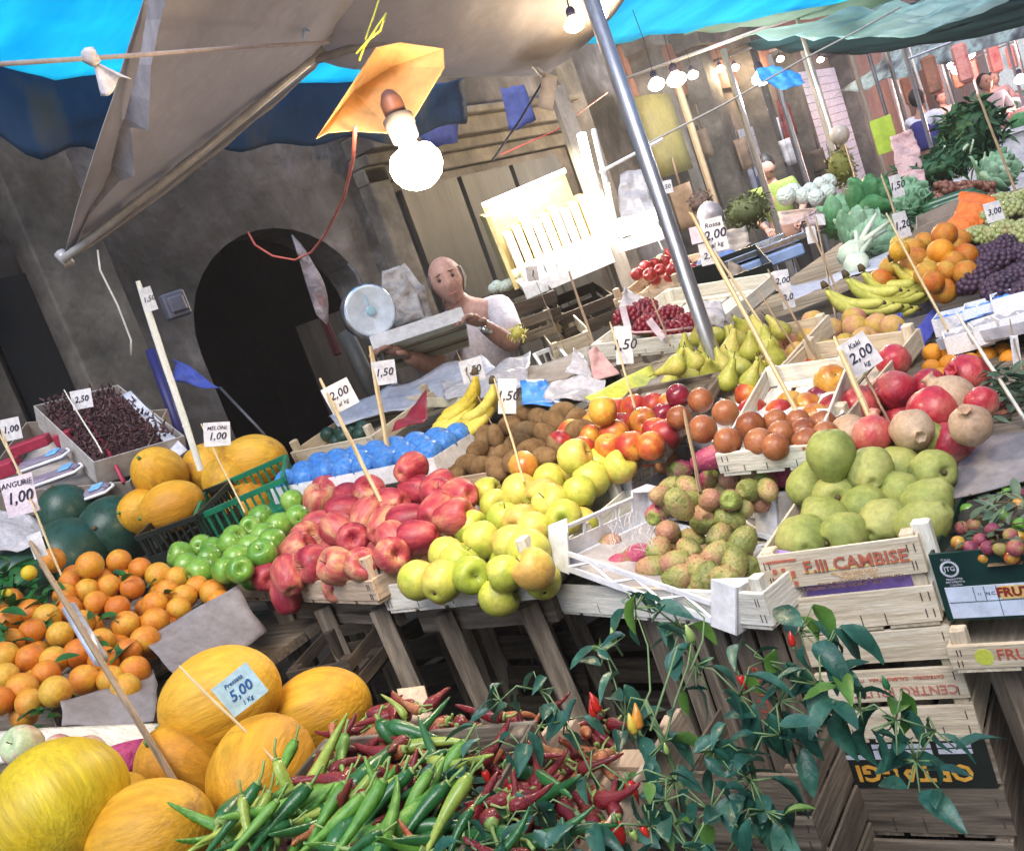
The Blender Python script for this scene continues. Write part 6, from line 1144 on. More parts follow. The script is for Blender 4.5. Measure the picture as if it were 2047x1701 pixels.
zuc = mat('zucchini_skin', [(.01, .06, .02), (.03, .12, .04)], 5, .3, .1, coat=.3)
for i in range(5):
    b = MB(); b.tube([(0, 0, 0), (.06, .01, 0), (.16, .015, 0), (.22, 0, 0), (.235, 0, 0)], [.012, .02, .022, .018, .008], 9); o = b.build('zucchini', zuc, None, True); o.location = P(1835+i*12, 420+i*5, 4.2-.08*i); o.rotation_euler = (0, 0, rad(20+5*i)); tag(o, 'dark green zucchini in the row above the brown open box', 'zucchini', 'zucchini in a row')
op = open_box(frame(P(1840, 480, 3.7), P(1960, 430, 3.6), P(1850, 430, 4.1))[0], .22, .25, .045, M['cardboard'], 'brown cardboard box with a hand hole behind the oranges')
b = MB()
for k in range(300): p = P(R.uniform(1868, 1985), 385+R.uniform(-18, 22), R.uniform(4.4, 4.8)); b.lathe([(x*.03, z*.035) for x, z in sph(5)], 7, TR(p))
tag(b.build('jujubes', mat('brown_jujube', [(.16, .06, .04), (.28, .12, .08)], 9, .5, .2), None, True), 'heap of small brown fruit behind the orange net', 'brown fruit', kind='stuff')
bag([[(1925, 385, 3.55), (1990, 395, 3.5)], [(1895, 450, 3.4), (1955, 455, 3.35)], [(1910, 485, 3.3), (1965, 478, 3.3)]], 'bright orange net bag left of the green grapes', mat('orange_net', [(.8, .15, .02), (.88, .25, .05)], 30, .6, bump=(50, 1, .01)), name='orange_net', wr=.03)
fruit('green_apple', P(1830, 388, 4.5), .105, 'melon', 'round bright green melon behind the bluish lettuce', 'melon', None, (.4, 0, 0))
for i, (x, y, dd) in enumerate(((1620, 382, 4.9), (1640, 370, 5), (1655, 385, 4.8), (1632, 395, 4.7), (1605, 392, 4.8), (1585, 385, 4.9), (1572, 392, 4.8), (1655, 365, 5.1))): fruit('whitebulb', P(x, y, dd), .085, 'pale_cabbage', 'small round pale cabbage in the cluster before the shutter', 'cabbage', 'round pale cabbages')
hb = mat('dark_herb', [(.01, .05, .02), (.03, .11, .04), (.06, .16, .06)], 6, .6, transl=.15); ob = mat('olive_herb', [(.07, .09, .03), (.15, .17, .07)], 6, .7, transl=.1)
def bush(px_, d, sx, sz, m, label, n, nm='herb_pile', L=.09, cat='herbs', stalks=0):
    o_ = P(px_[0], px_[1], d); b = MB()
    for k in range(n):
        u = Vector((R.gauss(0, 1), R.gauss(0, 1), R.gauss(0, 1))).normalized()*R.uniform(.4, 1)**.5; p = Vector((u.x*sx, u.y*sx*.7, u.z*sz)); leafmesh(b, TR(p, (R.uniform(-1.2, 1.2), R.uniform(-1, 1), R.uniform(0, 6.28))), L*R.uniform(.5, 1.2), L*R.uniform(.2, .4), n=3)
    b.lathe([(x*1.5*sx, z*1.5*sz) for x, z in sph(8)], 12)
    for k in range(stalks): p = Vector((R.uniform(-1, 1)*sx*.8, -sx*.6, R.uniform(-1, .5)*sz)); b.tube([p, p+Vector((R.uniform(.05, .16), -.05, R.uniform(.05, .2)))], .006, 4, mi=1)
    k = b.build(nm, [m, fen], None, True); k.location = o_; return tag(k, label, cat)
bush((1945, 265, ), 6.2, .18, .20, hb, 'tall pile of dark green herbs near the right edge', 700, stalks=0, L=.10)
bush((1900, 315), 5.9, .11, .10, hb, 'lower bunch of dark herbs with pale stalks', 350, stalks=9, L=.09)
bush((1495, 422), 4.7, .12, .085, ob, 'olive green bushy herb bunch left of the pale cabbages', 600, L=.035, nm='oregano_bunch')
bush((1680, 335), 5.8, .09, .12, mat('moss_herb', [(.12, .12, .02), (.24, .24, .05)], 6, .7), 'mossy yellow green bunch below the clear globe lamp', 300, L=.04, nm='herb_bunch')
bush((1760, 395), 5.2, .18, .06, vleafd, 'leafy greens behind the lettuces', 300, L=.08, nm='leafy_greens')
bush((1860, 340), 5.6, .25, .08, hb, 'row of dark greens below the herb pile', 400, L=.08, nm='leafy_greens')
bush((1400, 405), 5.2, .07, .06, mat('brown_husk', [(.13, .08, .06), (.22, .15, .12)], 6, .8), 'brown dried bunch left of the grey melon', 250, L=.03, nm='dried_bunch')
fr_ = fruit('whitebulb', P(1420, 432, 4.6), .13, 'grey_pumpkin', 'grey striped pumpkin behind the tall bamboo stake', 'pumpkin'); fr_.data = shape('ribbed', (mat('grey_pumpkin_skin', [(.22, .2, .22), (.38, .35, .38)], 3, .4), stem), 0)
bush((1640, 440), 4.6, .10, .05, mat('pinkish_garlic', [(.45, .33, .35), (.62, .52, .54)], 8, .7), 'heap of pinkish garlic left of the lettuces', 260, L=.035, nm='garlic_heap', cat='garlic')
sheetpx('pink_paper', [[(1555, 425, 4.9), (1635, 415, 4.9)], [(1560, 450, 4.6), (1640, 440, 4.6)]], mat('salmon_paper', [(.55, .36, .32), (.65, .48, .42)], 5, .7), 'salmon pink paper under the pale cabbages', 'paper', wr=.01)
# blue scale
ss = thing('blue_scale', 'pale blue tray scale on a dark box behind the tall bamboo stake', 'scale', P(1540, 540, 4.1)); sb_ = mat('scale_blue', [(.22, .34, .6), (.34, .46, .72)], 4, .3, coat=.4); sm = frame(P(1480, 560, 4.0), P(1600, 515, 4.0), P(1480, 530, 4.5))[0]; sm.translation -= ss.location
b = MB(); b.box((.13, .12, .03), (.30, .26, .05), sm); b.build('body', sb_, ss, bevel=.008)
b = MB(); b.box((.13, .0, .08), (.34, .02, .025), sm); b.box((.13, .24, .08), (.34, .02, .025), sm); b.box((.13, .12, .068), (.34, .24, .006), sm); b.build('weighing_tray', M['chrome'], ss, bevel=.006)
b = MB(); b.box((-.02, .18, .09), (.16, .14, .05), sm); b.build('blue_basin', mat('basin_blue', [(.12, .2, .5), (.2, .3, .62)], 4, .3, coat=.5), ss, bevel=.02)
open_box(frame(P(1405, 640, 3.75), P(1545, 590, 3.7), P(1400, 560, 4.3))[0], .30, .36, .12, M['blackplastic'], 'dark box under the pale blue scale')
sheetpx('grey_cloth', [[(1440, 465, 4.4), (1490, 450, 4.5)], [(1450, 520, 4.2), (1500, 490, 4.2)]], M['cardboard'], 'grey crumpled paper left of the scale', 'paper', wr=.03)
bag([[(1455, 520, 3.9), (1490, 535, 3.9)], [(1455, 590, 3.8), (1500, 585, 3.8)]], 'crumpled brown bag with rope beside the scale', M['cardboard'], name='sack', wr=.03)
gl = thing('globe_lamp', 'clear glass globe lamp on a stalk before the pale shutter', 'lamp', P(1678, 270, 6)); b = MB(); b.lathe([(x*.12, z*.12) for x, z in sph(14)], 20); b.build('globe', mat('milky_globe', [(.62, .55, .48), (.8, .75, .68)], 2, .15, transl=.4, coat=.6), gl, True); b = MB(); b.tube([(0, 0, -.06), (0, 0, -.10)], .02, 8); b.tube([(0, 0, -.1), (.02, .02, -.55)], .012, 6); b.build('stalk', M['bamboobrown'], gl)
# garlic braid / net sack
bag([[(1780, 275, 5.8), (1825, 258, 5.8)], [(1790, 330, 5.6), (1840, 310, 5.6)], [(1805, 380, 5.3), (1850, 360, 5.3)]], 'pinkish net sack standing between the dark herbs and the shutter', mat('pink_mottled_net', [(.35, .18, .17), (.55, .38, .38), (.45, .28, .25)], 14, .7), name='net_sack', wr=.05)
yc_ = mat('lime_sign', [(.25, .36, .02)], rough=.5)
b = MB(); b.box((0, 0, 0), (.20, .01, .33)); o = b.build('lime_panel', yc_, None); o.location = P(1768, 270, 9.5); tag(o, 'lime yellow panel beside the person in dark blue', 'panel')
bag([[(1512, 140, 8.5), (1560, 132, 8.5), (1600, 150, 8.5)], [(1520, 165, 8.3), (1570, 180, 8.3), (1612, 168, 8.4)]], 'bright blue plastic bag hanging over the street', mat('cyan_bag', [(.05, .35, .85), (.15, .55, .95)], 6, .3, transl=.5, bump=(10, 1, .03)), wr=.08)
ysign = mat('olive_yellow_cloth', [(.12, .11, .03), (.2, .17, .05)], 3, .7, transl=.2)
b = MB(); b.grid(lambda u, v: (.02*math.sin(5*u), .9*u, .75*v), 5, 4); o = b.build('yellow_banner', ysign, None, True, solid=.004); o.location = Vector((XW+.35, 8.6, 1.75)); tag(o, 'olive yellow cloth hanging on the shop front behind the steel pole', 'banner')
for i, (y, w) in enumerate(((8.3, .2), (8.9, .18), (10.4, .25), (11.0, .2), (13.4, .22), (14.2, .2))):
    b = MB(); b.tube([(0, 0, 0), (0, 0, 2.6)], .03, 6); o = b.build('awning_pole', M['steel'] if i % 2 else postm, None); o.location = Vector((XW+.9+.25*(i % 3), y, 0)); tag(o, ['first thin pole up the street, just past the wooden post', 'second thin pole, before the yellow cloth', 'thin pole beside the brown pilaster', 'thin pole left of the person in green', 'thin pole right of the person in green', 'thin pole before the pale shutter'][i], 'pole')

gm_ = [mat('shop_goods_%s' % n, [c], 3, .7, blotch=(tuple(x*.5 for x in c), 5, .55)) for n, c in (('blue', (.05, .07, .15)), ('red', (.22, .03, .03)), ('white', (.5, .5, .56)), ('tan', (.2, .14, .1)), ('grey', (.08, .08, .09)), ('brown', (.10, .07, .05)), ('slate', (.2, .22, .28)))]
for k in range(14):
    y = R.uniform(8.0, 14.5); x = XW+R.uniform(.12, .6); z = R.uniform(.8, 2.4); b = MB(); w_, h_ = R.uniform(.05, .16), R.uniform(.12, .45)
    b.grid(lambda u, v: (.05*math.sin(6*u+k)+(u-.5)*w_, (u-.5)*w_*.5, (v-.5)*h_), 5, 5); b.tube([(0, 0, h_/2-.02), (.01, 0, h_/2+.25)], .004, 4)
    o = b.build('hanging_goods', gm_[k % 7], None, True, solid=.02); o.location = (x, y, z); tag(o, 'cloth or packet hanging among the clutter before the brown shop fronts', 'hanging goods', 'goods hanging before the shop fronts')
for k in range(5):
    y = 9.2+k*2.3; b = MB(); b.tube([(0, 0, 0), (1.6, .15, -.1)], .018, 6); b.tube([(1.6, .15, -.1), (1.62, .2, -2.5)], .02, 6); o = b.build('awning_rail', M['darkmetal'] if k % 2 else spar_m, None, True); o.location = (XW+.1, y, 2.75+.08*(k % 3)); tag(o, 'thin rail jutting from the shop fronts, %s from the seller' % ['first', 'second', 'third', 'fourth', 'fifth'][k], 'rail')
for i, (x, y, d) in enumerate(((1385, 150, 9), (1440, 138, 11), (1470, 135, 12), (1560, 118, 13), (1640, 120, 14))): bulb(P(x, y, d), .05, ['small bulb first in the line right of the bright pair', 'small bulb second in the line right of the bright pair', 'small bulb before the reddish frieze', 'small bulb just above the blue bag', 'small bulb above the pale shutter'][i], warm, 10, cord=.2)
# ================================================================ BRIGHTLY LIT DISPLAY
dm, dw, dd_ = frame(P(1045, 578, 4.6), P(1222, 503, 4.6), P(1035, 540, 5.4)); ld = thing('lit_display', 'brightly lit white and yellow display counter left of the steel pole', 'display counter', dm)
yel_l = mat('yellow_box_card', [(.75, .55, .2), (.85, .72, .35)], 3, .6, blotch=((.7, .25, .15), 2, .62))
b = MB(); b.box((dw/2, .25, .0), (dw, .5, .03)); b.box((dw/2, 0.0, -.02), (dw, .02, .06)); b.build('counter', M['white_plastic'], ld)
b = MB(); b.box((dw/2, .52, .2), (dw, .02, .42)); b.box((-.02, .3, .18), (.02, .45, .36)); b.build('back_panel', yel_l, ld)
for k in range(9):
    b = MB(); b.box((.05+k*dw/9, .35, .13), (dw/9-.012, .18, .22+.03*(k % 3))); b.build('carton', yel_l if k % 3 else M['cardpink'], ld)
for k in range(8):
    b = MB(); b.box((.05+k*dw/8, .10, .05), (dw/8-.01, .14, .07)); b.build('white_pack', M['foam'], ld)
l = bpy.data.lights.new('display_fill', 'AREA'); l.shape = 'RECTANGLE'; l.size = dw; l.size_y = .1; l.energy = 4; l.color = (1, .96, .8)  # added area light that burns out the display goods
lo = bpy.data.objects.new('display_fill', l); COL.objects.link(lo); lo.parent = ld; lo.location = (dw/2, .1, .5); lo.rotation_euler = (rad(5), 0, 0)
b = MB(); b.tube([(0, .44, .40), (dw, .44, .40)], .012, 8); b.build('fill_strip', cold, ld, True)  # glowing strip added inside the display to brighten it
for k in range(14): o = fruit('whitebulb', P(985+k*9+R.uniform(-3, 3), 575-k*4.2+R.uniform(-9, 9), 4.75), .055, 'mozzarella_ball', 'pale yellowish ball in the row beside the lit display', 'pale ball', 'pale balls beside the lit display')
for (a0, b0, c0, h, tn, lb) in (((975, 625, 4.4), (1110, 585, 4.4), (965, 590, 5.0), .13, 'dark', 'black carton stacked at the left end of the lit display'), ((1010, 650, 4.3), (1100, 620, 4.3), (1000, 620, 4.9), .10, 'grey', 'printed carton below the black one, right of the seller'), ((1100, 690, 4.1), (1180, 660, 4.1), (1090, 640, 4.6), .16, 'pale', 'yellowish slatted crate under the lit display'), ((1115, 632, 4.5), (1225, 585, 4.5), (1110, 600, 5.0), .12, 'dark', 'black carton right of the others under the lit display'), ((1225, 600, 4.3), (1360, 575, 4.1), (1210, 545, 4.9), .09, 'pink', 'pinkish slatted crate of red tomatoes before the lit display'), ((1235, 625, 4.2), (1350, 605, 4.1), (1230, 585, 4.7), .07, 'pink', 'lower pinkish slatted crate under the tomatoes')):
    boxpx(a0, b0, c0, h, tn, lb, slats=2 if h > .08 else 1, post=h+.04 if tn == 'pink' else None)
grillbox((1085, 735, 3.9), (1135, 715, 3.9), (1080, 730, 4.2), .17, M['white_plastic'], 'small white plastic grille crate standing right of the seller')
heap('tomato', [(1290, 535), (1310, 528), (1330, 522), (1350, 525), (1320, 540), (1345, 540), (1300, 550), (1370, 530), (1385, 540), (1360, 515), (1340, 505), (1275, 548)], plane3((1290, 545, 4.4), (1350, 538, 4.3), (1340, 510, 4.7)), .055, 'tomato', 'glossy red tomato in the pinkish crate left of the steel pole', 'tomato', 'tomatoes in the pinkish crate')
table('back_table', 'table under the lit display and tomato crate', -2.6, -1.1, 3.75, 4.7, .88)
bag([[(1240, 350, 5.2), (1285, 330, 5.2)], [(1235, 400, 5.1), (1300, 395, 5.1)], [(1245, 450, 5), (1320, 420, 5)]], 'grey plastic sheet hanging from the white rod', M['greyplastic'], name='plastic_sheet', cat='plastic sheet', wr=.05)
bag([[(1225, 440, 4.8), (1275, 425, 4.8), (1310, 420, 4.7)], [(1235, 480, 4.7), (1280, 465, 4.7), (1320, 460, 4.6)]], 'white glaring heap of packs right of the tube lamp', M['foam'], name='white_packs', cat='packs', wr=.06)
sheetpx('printed_box_side', [[(1235, 482, 4.6), (1325, 455, 4.5)], [(1240, 505, 4.55), (1330, 478, 4.45)]], M['card'], 'white box side with small print before the white packs', 'box side', wr=.001, solid=.004)
# far stalls
meat = mat('meat_red', [(.55, .12, .12), (.72, .3, .28), (.62, .2, .16)], 6, .4); pinkl = mat('pink_counter', [(.68, .45, .45), (.78, .6, .6)], 3, .4)
for i, (x0, x1, y0, y1) in enumerate(((-2.2, -.9, 12.5, 15), (-3.2, -1.6, 16.5, 20), (-1.2, .6, 15, 19), (-3.3, -2, 22, 28), (-1.6, 1, 21, 27))):
    t = thing('far_stall', ['far stall counter beside the person in dark blue', 'second far stall counter under the striped awning', 'far stall counter with a cash scale', 'pink lit far counter near the building', 'pink lit far counter in the street'][i], 'market stall', Vector(((x0+x1)/2, (y0+y1)/2, 0)), 'far market stalls'); w, d = x1-x0, y1-y0
    b = MB(); b.box((0, 0, .5), (w, d, .9)); b.box((0, 0, .97), (w+.1, d+.1, .04)); b.build('counter', pinkl if i > 2 else M['whitepaper'], t)
    for k in range(int(d/.35)):
        for j in range(int(w/.35)):
            b = MB(); b.lathe([(x*.26, z*.2) for x, z in sph(6)], 8, TR((-w/2+.2+j*.35, -d/2+.2+k*.35, 1.04+R.uniform(0, .06)))); b.build('goods', R.choice([meat, M['foam'], meat, vleafd, M['cardboard'], M['greyplastic']]), t, True)
    for xx in (-w/2, w/2):
        b = MB(); b.tube([(xx, -d/2, .9), (xx, -d/2, 2.5)], .025, 6); b.build('pole', M['steel'], t)
    b = MB(); b.tube([(-w/2, -d/2, 2.1), (w/2, -d/2, 2.1)], .015, 6); b.build('rail', M['steel'], t)
    for k in range(4 if i > 0 else 2):
        b = MB(); b.box((-w/2+.2+k*w/4, -d/2, 1.85), (.16, .06, .42)); b.build('hanging_goods', meat if k % 2 else redbrown, t, bevel=.03)
pinkaw = mat('pink_awning', [(.75, .3, .35), (.8, .45, .45)], 3, .6, transl=.4)
tarp('pink_awning', 'pink awning glowing behind the striped awning at the right', 'awning', [Vector((-3.9, 21, 2.9)), Vector((-2.0, 20.5, 2.55)), Vector((-1.6, 27, 2.7)), Vector((-3.9, 28, 3.2))], pinkaw, sag=.02)
for i, y in enumerate((20.5, 23, 26, 29)): bulb(Vector((-2.4+.3*i, y, 2.25)), .08, ['bulb over the nearest pink lit counter', 'bulb over the second pink lit counter', 'bulb over the third pink lit counter', 'farthest bulb over the pink lit counters'][i], warm, 12, col=(1, .65, .55))

# ================================================================ PEOPLE
skin_m = mat('skin', [(.38, .20, .155), (.52, .30, .24)], 9, .55, bump=(40, .3, .003))
eye_m = mat('eye_dark', [(.03, .02, .02)], rough=.3); brow_m = mat('brow', [(.12, .07, .05)], rough=.9); lip_m = mat('lip', [(.42, .16, .14)], rough=.5)
def skinned(joints, edges, levels=2, smooth=True):
    """joints: [(Vector, radius)]; returns (verts, faces) of one continuous skin"""
    bm = bmesh.new(); lay = bm.verts.layers.skin.verify(); vs = []
    for i, (p, r) in enumerate(joints):
        v = bm.verts.new(p); sk = v[lay]; sk.radius = (r if isinstance(r, tuple) else (r, r)); sk.use_root = (i == 0); vs.append(v)
    for a, b in edges: bm.edges.new((vs[a], vs[b]))
    me = bpy.data.meshes.new('tmp'); bm.to_mesh(me); bm.free(); o = bpy.data.objects.new('tmp', me); COL.objects.link(o)
    s = o.modifiers.new('s', 'SKIN'); s.use_smooth_shade = True
    u = o.modifiers.new('u', 'SUBSURF'); u.levels = u.render_levels = levels
    bpy.context.view_layer.update(); ev = o.evaluated_get(bpy.context.evaluated_depsgraph_get()); m2 = ev.to_mesh()
    out = ([v.co.copy() for v in m2.vertices], [tuple(p.vertices) for p in m2.polygons]); ev.to_mesh_clear(); bpy.data.objects.remove(o); bpy.data.meshes.remove(me); return out
def headgeo(b, c, f, up, s=1.0, bald=True):
    f = f.normalized(); r = f.cross(up).normalized(); up = r.cross(f); T = Matrix((r, f, up)).transposed().to_4x4(); T.translation = c
    n, m = 28, 20; vs = []
    for i in range(m+1):
        t = math.pi*i/m; z = -math.cos(t); q = math.sin(t)
        for k in range(n):
            a = 2*math.pi*k/n; x, y = q*math.cos(a), q*math.sin(a); X = .082*x; Y = .096*y; Z = .113*z
            if z < -.1: X *= 1-.34*(-z-.1)**1.1; Y = Y*(1-.22*(-z-.1)) if y < 0 else Y*(1-.12*(-z-.1))+.006*(-z)
            if y > 0: Y += .020*math.exp(-(X/.014)**2-((Z+.018)/.022)**2)*1.1; Y -= .007*(math.exp(-((abs(X)-.03)/.014)**2-((Z-.012)/.013)**2)); Y += .005*math.exp(-((Z-.034)/.012)**2)*q; Y += .006*math.exp(-(X/.03)**2-((Z+.062)/.012)**2); Y += .008*math.exp(-(X/.022)**2-((Z+.098)/.016)**2)
            vs.append((X*s, Y*s, Z*s))
    fs = [(i*n+k, i*n+(k+1) % n, (i+1)*n+(k+1) % n, (i+1)*n+k) for i in range(m) for k in range(n)]; b.add(vs, fs, T)
    for sx in (-1, 1):
        b.lathe([(x*.034*s, z*.016*s) for x, z in sph(8)], 10, T @ TR((sx*.078*s, -.004*s, -.005*s), (0, rad(90), 0), (1.5, .8, 1)))
        b.lathe([(x*.020*s, z*.012*s) for x, z in sph(6)], 8, T @ TR((sx*.030*s, .084*s, .012*s), (rad(90), 0, 0), (1, 1, .9)), mi=1)
        b.box((0, 0, 0), (.027*s, .005*s, .0045*s), T @ TR((sx*.031*s, .092*s, .035*s), (0, sx*rad(14), 0)), mi=2)
    b.box((0, .094*s, -.062*s), (.042*s, .008*s, .007*s), T, mi=3)
    return T
def hand(b, w, d, n_, s=1.0, curl=.7):
    """wrist point w, direction d of the fingers, palm normal n_: palm, four curled fingers, thumb"""
    d = d.normalized(); sd = d.cross(n_).normalized(); n_ = sd.cross(d); T = Matrix((d, sd, n_)).transposed().to_4x4(); T.translation = w
    b.tube([(-.01, 0, 0), (.03, 0, 0), (.065, 0, 0), (.088, 0, -.004)], [.024*s, .032*s, .038*s, .034*s], 10, T, flat=.45)
    for k, L in enumerate((.070, .078, .073, .058)):
        y = (-.027+.018*k)*s; pts = [(.08*s, y, -.002)]; a = 0
        for j in range(3): a += curl*.55; p = pts[-1]; pts.append((p[0]+L*.36*s*math.cos(a), y, p[2]-L*.36*s*math.sin(a)))
        b.tube(pts, [.0095*s, .009*s, .008*s, .006*s], 7, T)
    b.tube([(.015*s, -.03*s, -.004), (.045*s, -.052*s, -.014), (.068*s, -.056*s, -.026)], [.012*s, .010*s, .007*s], 7, T)
def person(label, J, f, hs, shirt, trousers, hair=None, sleeve=.52, hands=None, r=1.0, skin=skin_m):
    pel, chest, neck, hd = J['pelvis'], J['chest'], J['neck'], J['head']; up = (hd-pel).normalized()
    t = thing('person', label, 'person', Vector((pel.x, pel.y, 0))); O = t.location
    js = [(pel, (.14*r, .10*r)), (pel*.5+chest*.5, (.125*r, .09*r)), (chest, (.15*r, .10*r)), (neck, .05*r), (neck*.35+hd*.65, .048*r)]; ed = [(0, 1), (1, 2), (2, 3), (3, 4)]
    for sd in 'lr':
        S_, E_, H_ = J['sh'+sd], J['el'+sd], J['ha'+sd]; i = len(js); js += [(S_, .058*r), (S_*.5+E_*.5, .046*r), (E_, .040*r), (E_*.5+H_*.5, .036*r), (H_, .026*r)]; ed += [(2, i), (i, i+1), (i+1, i+2), (i+2, i+3), (i+3, i+4)]
    for sd in 'lr':
        hp, kn, ft = J['hp'+sd], J['kn'+sd], J['ft'+sd]; i = len(js); js += [(hp, .09*r), (kn, .06*r), (ft, .045*r), (ft+f*.15, .035*r)]; ed += [(0, i), (i, i+1), (i+1, i+2), (i+2, i+3)]
    v, fc = skinned(js, ed); b = MB(); b.add([x-O for x in v], fc); headgeo(b, hd-O, f if 'look' not in J else J['look'], up, hs)
    for sd in 'lr':
        H_, E_ = J['ha'+sd], J['el'+sd]; hd_ = (J.get('hd'+sd) or (H_-E_)).normalized(); hand(b, H_-O, hd_, J.get('hn'+sd, Vector((0, 0, 1))), r)
    b.build('body', [skin, eye_m, brow_m, lip_m], t, True)
    js2 = [(pel, (.155*r, .115*r)), (pel*.5+chest*.5, (.142*r, .108*r)), (chest, (.168*r, .118*r)), (chest*.18+neck*.82, .078*r)]; ed2 = [(0, 1), (1, 2), (2, 3)]
    for sd in 'lr':
        S_, E_ = J['sh'+sd], J['el'+sd]; i = len(js2); js2 += [(S_, .074*r), (S_*(1-sleeve)+E_*sleeve, .066*r), (S_*(1-sleeve*1.7)+E_*sleeve*1.7, .062*r)]; ed2 += [(2, i), (i, i+1), (i+1, i+2)]
    v, fc = skinned(js2, ed2); b = MB(); b.add([x-O for x in v], fc); b.build('shirt', shirt, t, True)
    js3 = [(pel, (.15*r, .115*r))]; ed3 = []
    for sd in 'lr':
        i = len(js3); js3 += [(J['hp'+sd], .10*r), (J['kn'+sd], .075*r), (J['ft'+sd]+Vector((0, 0, .03)), .06*r)]; ed3 += [(0, i), (i, i+1), (i+1, i+2)]
    v, fc = skinned(js3, ed3); b = MB(); b.add([x-O for x in v], fc); b.build('trousers', trousers, t, True)
    if hair:
        fl_ = J.get('look', f).normalized(); rr_ = fl_.cross(up).normalized(); up = rr_.cross(fl_); T = Matrix((rr_, fl_, up)).transposed().to_4x4(); T.translation = hd-O; b = MB()
        b.lathe([(.088*hs*2*x, .118*hs*2*z) for x, z in sph(14)], 20, T @ TR((0, -.026*hs, .022*hs), (rad(20), 0, 0), (1, 1.08, 1)), fn=lambda q, a: 1+.04*math.sin(7*a+5*q)); b.build('hair', hair, t, True)
    return t
def stdJ(base, f, h=1.7, armf=.25, drop=.35):
    f = Vector(f).normalized(); r_ = f.cross(Vector((0, 0, 1))); k = h/1.7; b_ = Vector((base[0], base[1], 0)); z = lambda q: Vector((0, 0, q*k)); J = dict(pelvis=b_+z(.95), chest=b_+z(1.28), neck=b_+z(1.45), head=b_+z(1.58)+f*.02)
    for sd, s in (('l', -1), ('r', 1)):
        J['sh'+sd] = b_+z(1.37)+r_*s*.19*k; J['el'+sd] = b_+z(1.12)+r_*s*.24*k+f*.06; J['ha'+sd] = b_+z(1.37-drop)+r_*s*.16*k+f*armf*1.2; J['hp'+sd] = b_+z(.86)+r_*s*.09*k; J['kn'+sd] = b_+z(.48)+r_*s*.1*k+f*.02; J['ft'+sd] = b_+z(.06)+r_*s*.1*k
    return J
# the fruit seller
hdp = P(894, 562, 4.28); f = (CO-hdp); f.z = 0; f.normalize(); base = hdp-f*.05; J = stdJ((base.x, base.y), f, 1.7); dz = hdp.z-J['head'].z
for k in list(J): 
    if k[:2] not in ('ft', 'kn'): J[k] = J[k]+Vector((0, 0, dz))
J['head'] = hdp; rgt = f.cross(Vector((0, 0, 1)))
sh_im_r, sh_im_l = P(985, 640, 4.3), P(895, 665, 4.36)      # shoulders as seen at the right and left in the picture
J['shl'], J['ell'], J['hal'] = P(1000, 622, 4.26), P(1024, 690, 4.12), P(962, 648, 3.98)
J['shr'], J['elr'], J['har'] = P(896, 652, 4.36), P(868, 735, 4.1), P(812, 712, 3.92)
J['chest'] = P(950, 662, 4.36); J['neck'] = P(915, 608, 4.33); J['hdl'] = P(905, 620, 3.86)-J['hal']; J['hdr'] = P(765, 690, 3.86)-J['har']; J['hnl'] = Vector((0, 0, 1)); J['hnr'] = Vector((0, 0, 1)); J['look'] = (f+Vector((0, 0, .03))+rgt*.0)
J['pelvis'] = P(985, 770, 4.42); J['shl'] = P(1002, 622, 4.28)
shirt_w = mat('pale_pink_shirt', [(.60, .52, .55), (.68, .62, .65)], 9, .85, stretch=(1, 1, 1), bump=(9, .4, .02)); trs = mat('dark_trousers', [(.03, .03, .035)], rough=.9)
sel = person('bald man in a pale short sleeved shirt holding a tilted crate', J, f, .94, shirt_w, trs, r=1.08)
grh = mat('grey_hair', [(.12, .09, .08), (.22, .18, .17)], 12, .9)
b = MB(); up_ = Vector((0, 0, 1)); T = Matrix((f.cross(up_), f, up_)).transposed().to_4x4(); T.translation = hdp-sel.location
def hb_(u, v):
    a = math.pi-.5+u*(math.pi+1.0); zz = -.55+1.02*v-.12*math.sin(math.pi*u); q = math.sqrt(max(0, 1-zz*zz)); k = (1.07+.03*math.sin(30*u+9*v))*.94
    return (.082*q*math.cos(a)*k*(1-.34*max(0, -zz-.1)**1.1), .096*q*math.sin(a)*k, .106*zz)
b.grid(hb_, 26, 8, T=T); b.build('hair', grh, sel, True)
b = MB(); wp_ = P(972, 655, 3.99)-sel.location; b.tube([wp_-Vector((.012, 0, .004)), wp_+Vector((.012, 0, .004))], .031, 12); b.build('wrist_watch', M['chrome'], sel, True)
# tilted crate in his hands
mt, wt, dt = frame(P(748, 700, 3.83), P(930, 640, 3.86), P(852, 722, 4.12)); tc_ = thing('tilted_crate', 'pale shallow crate with white edging held tilted by the bald man', 'crate', mt)
pg_ = mat('pale_green_wood', [(.48, .50, .38), (.60, .61, .48)], 4, .7, stretch=(1, 8, 1))
b = MB(); b.box((wt/2, .14, .004), (wt, .28, .006)); b.build('base', pg_, tc_)
for yy in (.06, .18): b = MB(); b.box((wt/2, yy, -.003), (wt, .02, .008)); b.build('batten', wd('grey', 0), tc_)
b = MB(); b.box((wt/2, -.003, .028), (wt, .006, .056)); b.build('front_panel', M['white_plastic'], tc_); b = MB(); b.box((wt/2, .284, .028), (wt, .006, .056)); b.build('back_panel', M['white_plastic'], tc_)
for xx in (0, wt): b = MB(); b.box((xx, .14, .028), (.006, .28, .056)); b.build('side_panel', M['white_plastic'], tc_)
b = MB(); b.grid(lambda u, v: (u*wt, .28*v, .055+.02*noise.noise(Vector((u*9, v*5, 1)))), 20, 8); b.build('paper_lining', M['whitepaper'], tc_, True, solid=.002)
for k in range(5):
    if k == 0: yb_ = mat('yellow_flower', [(.8, .7, .1), (.9, .82, .25)], 5, .5)
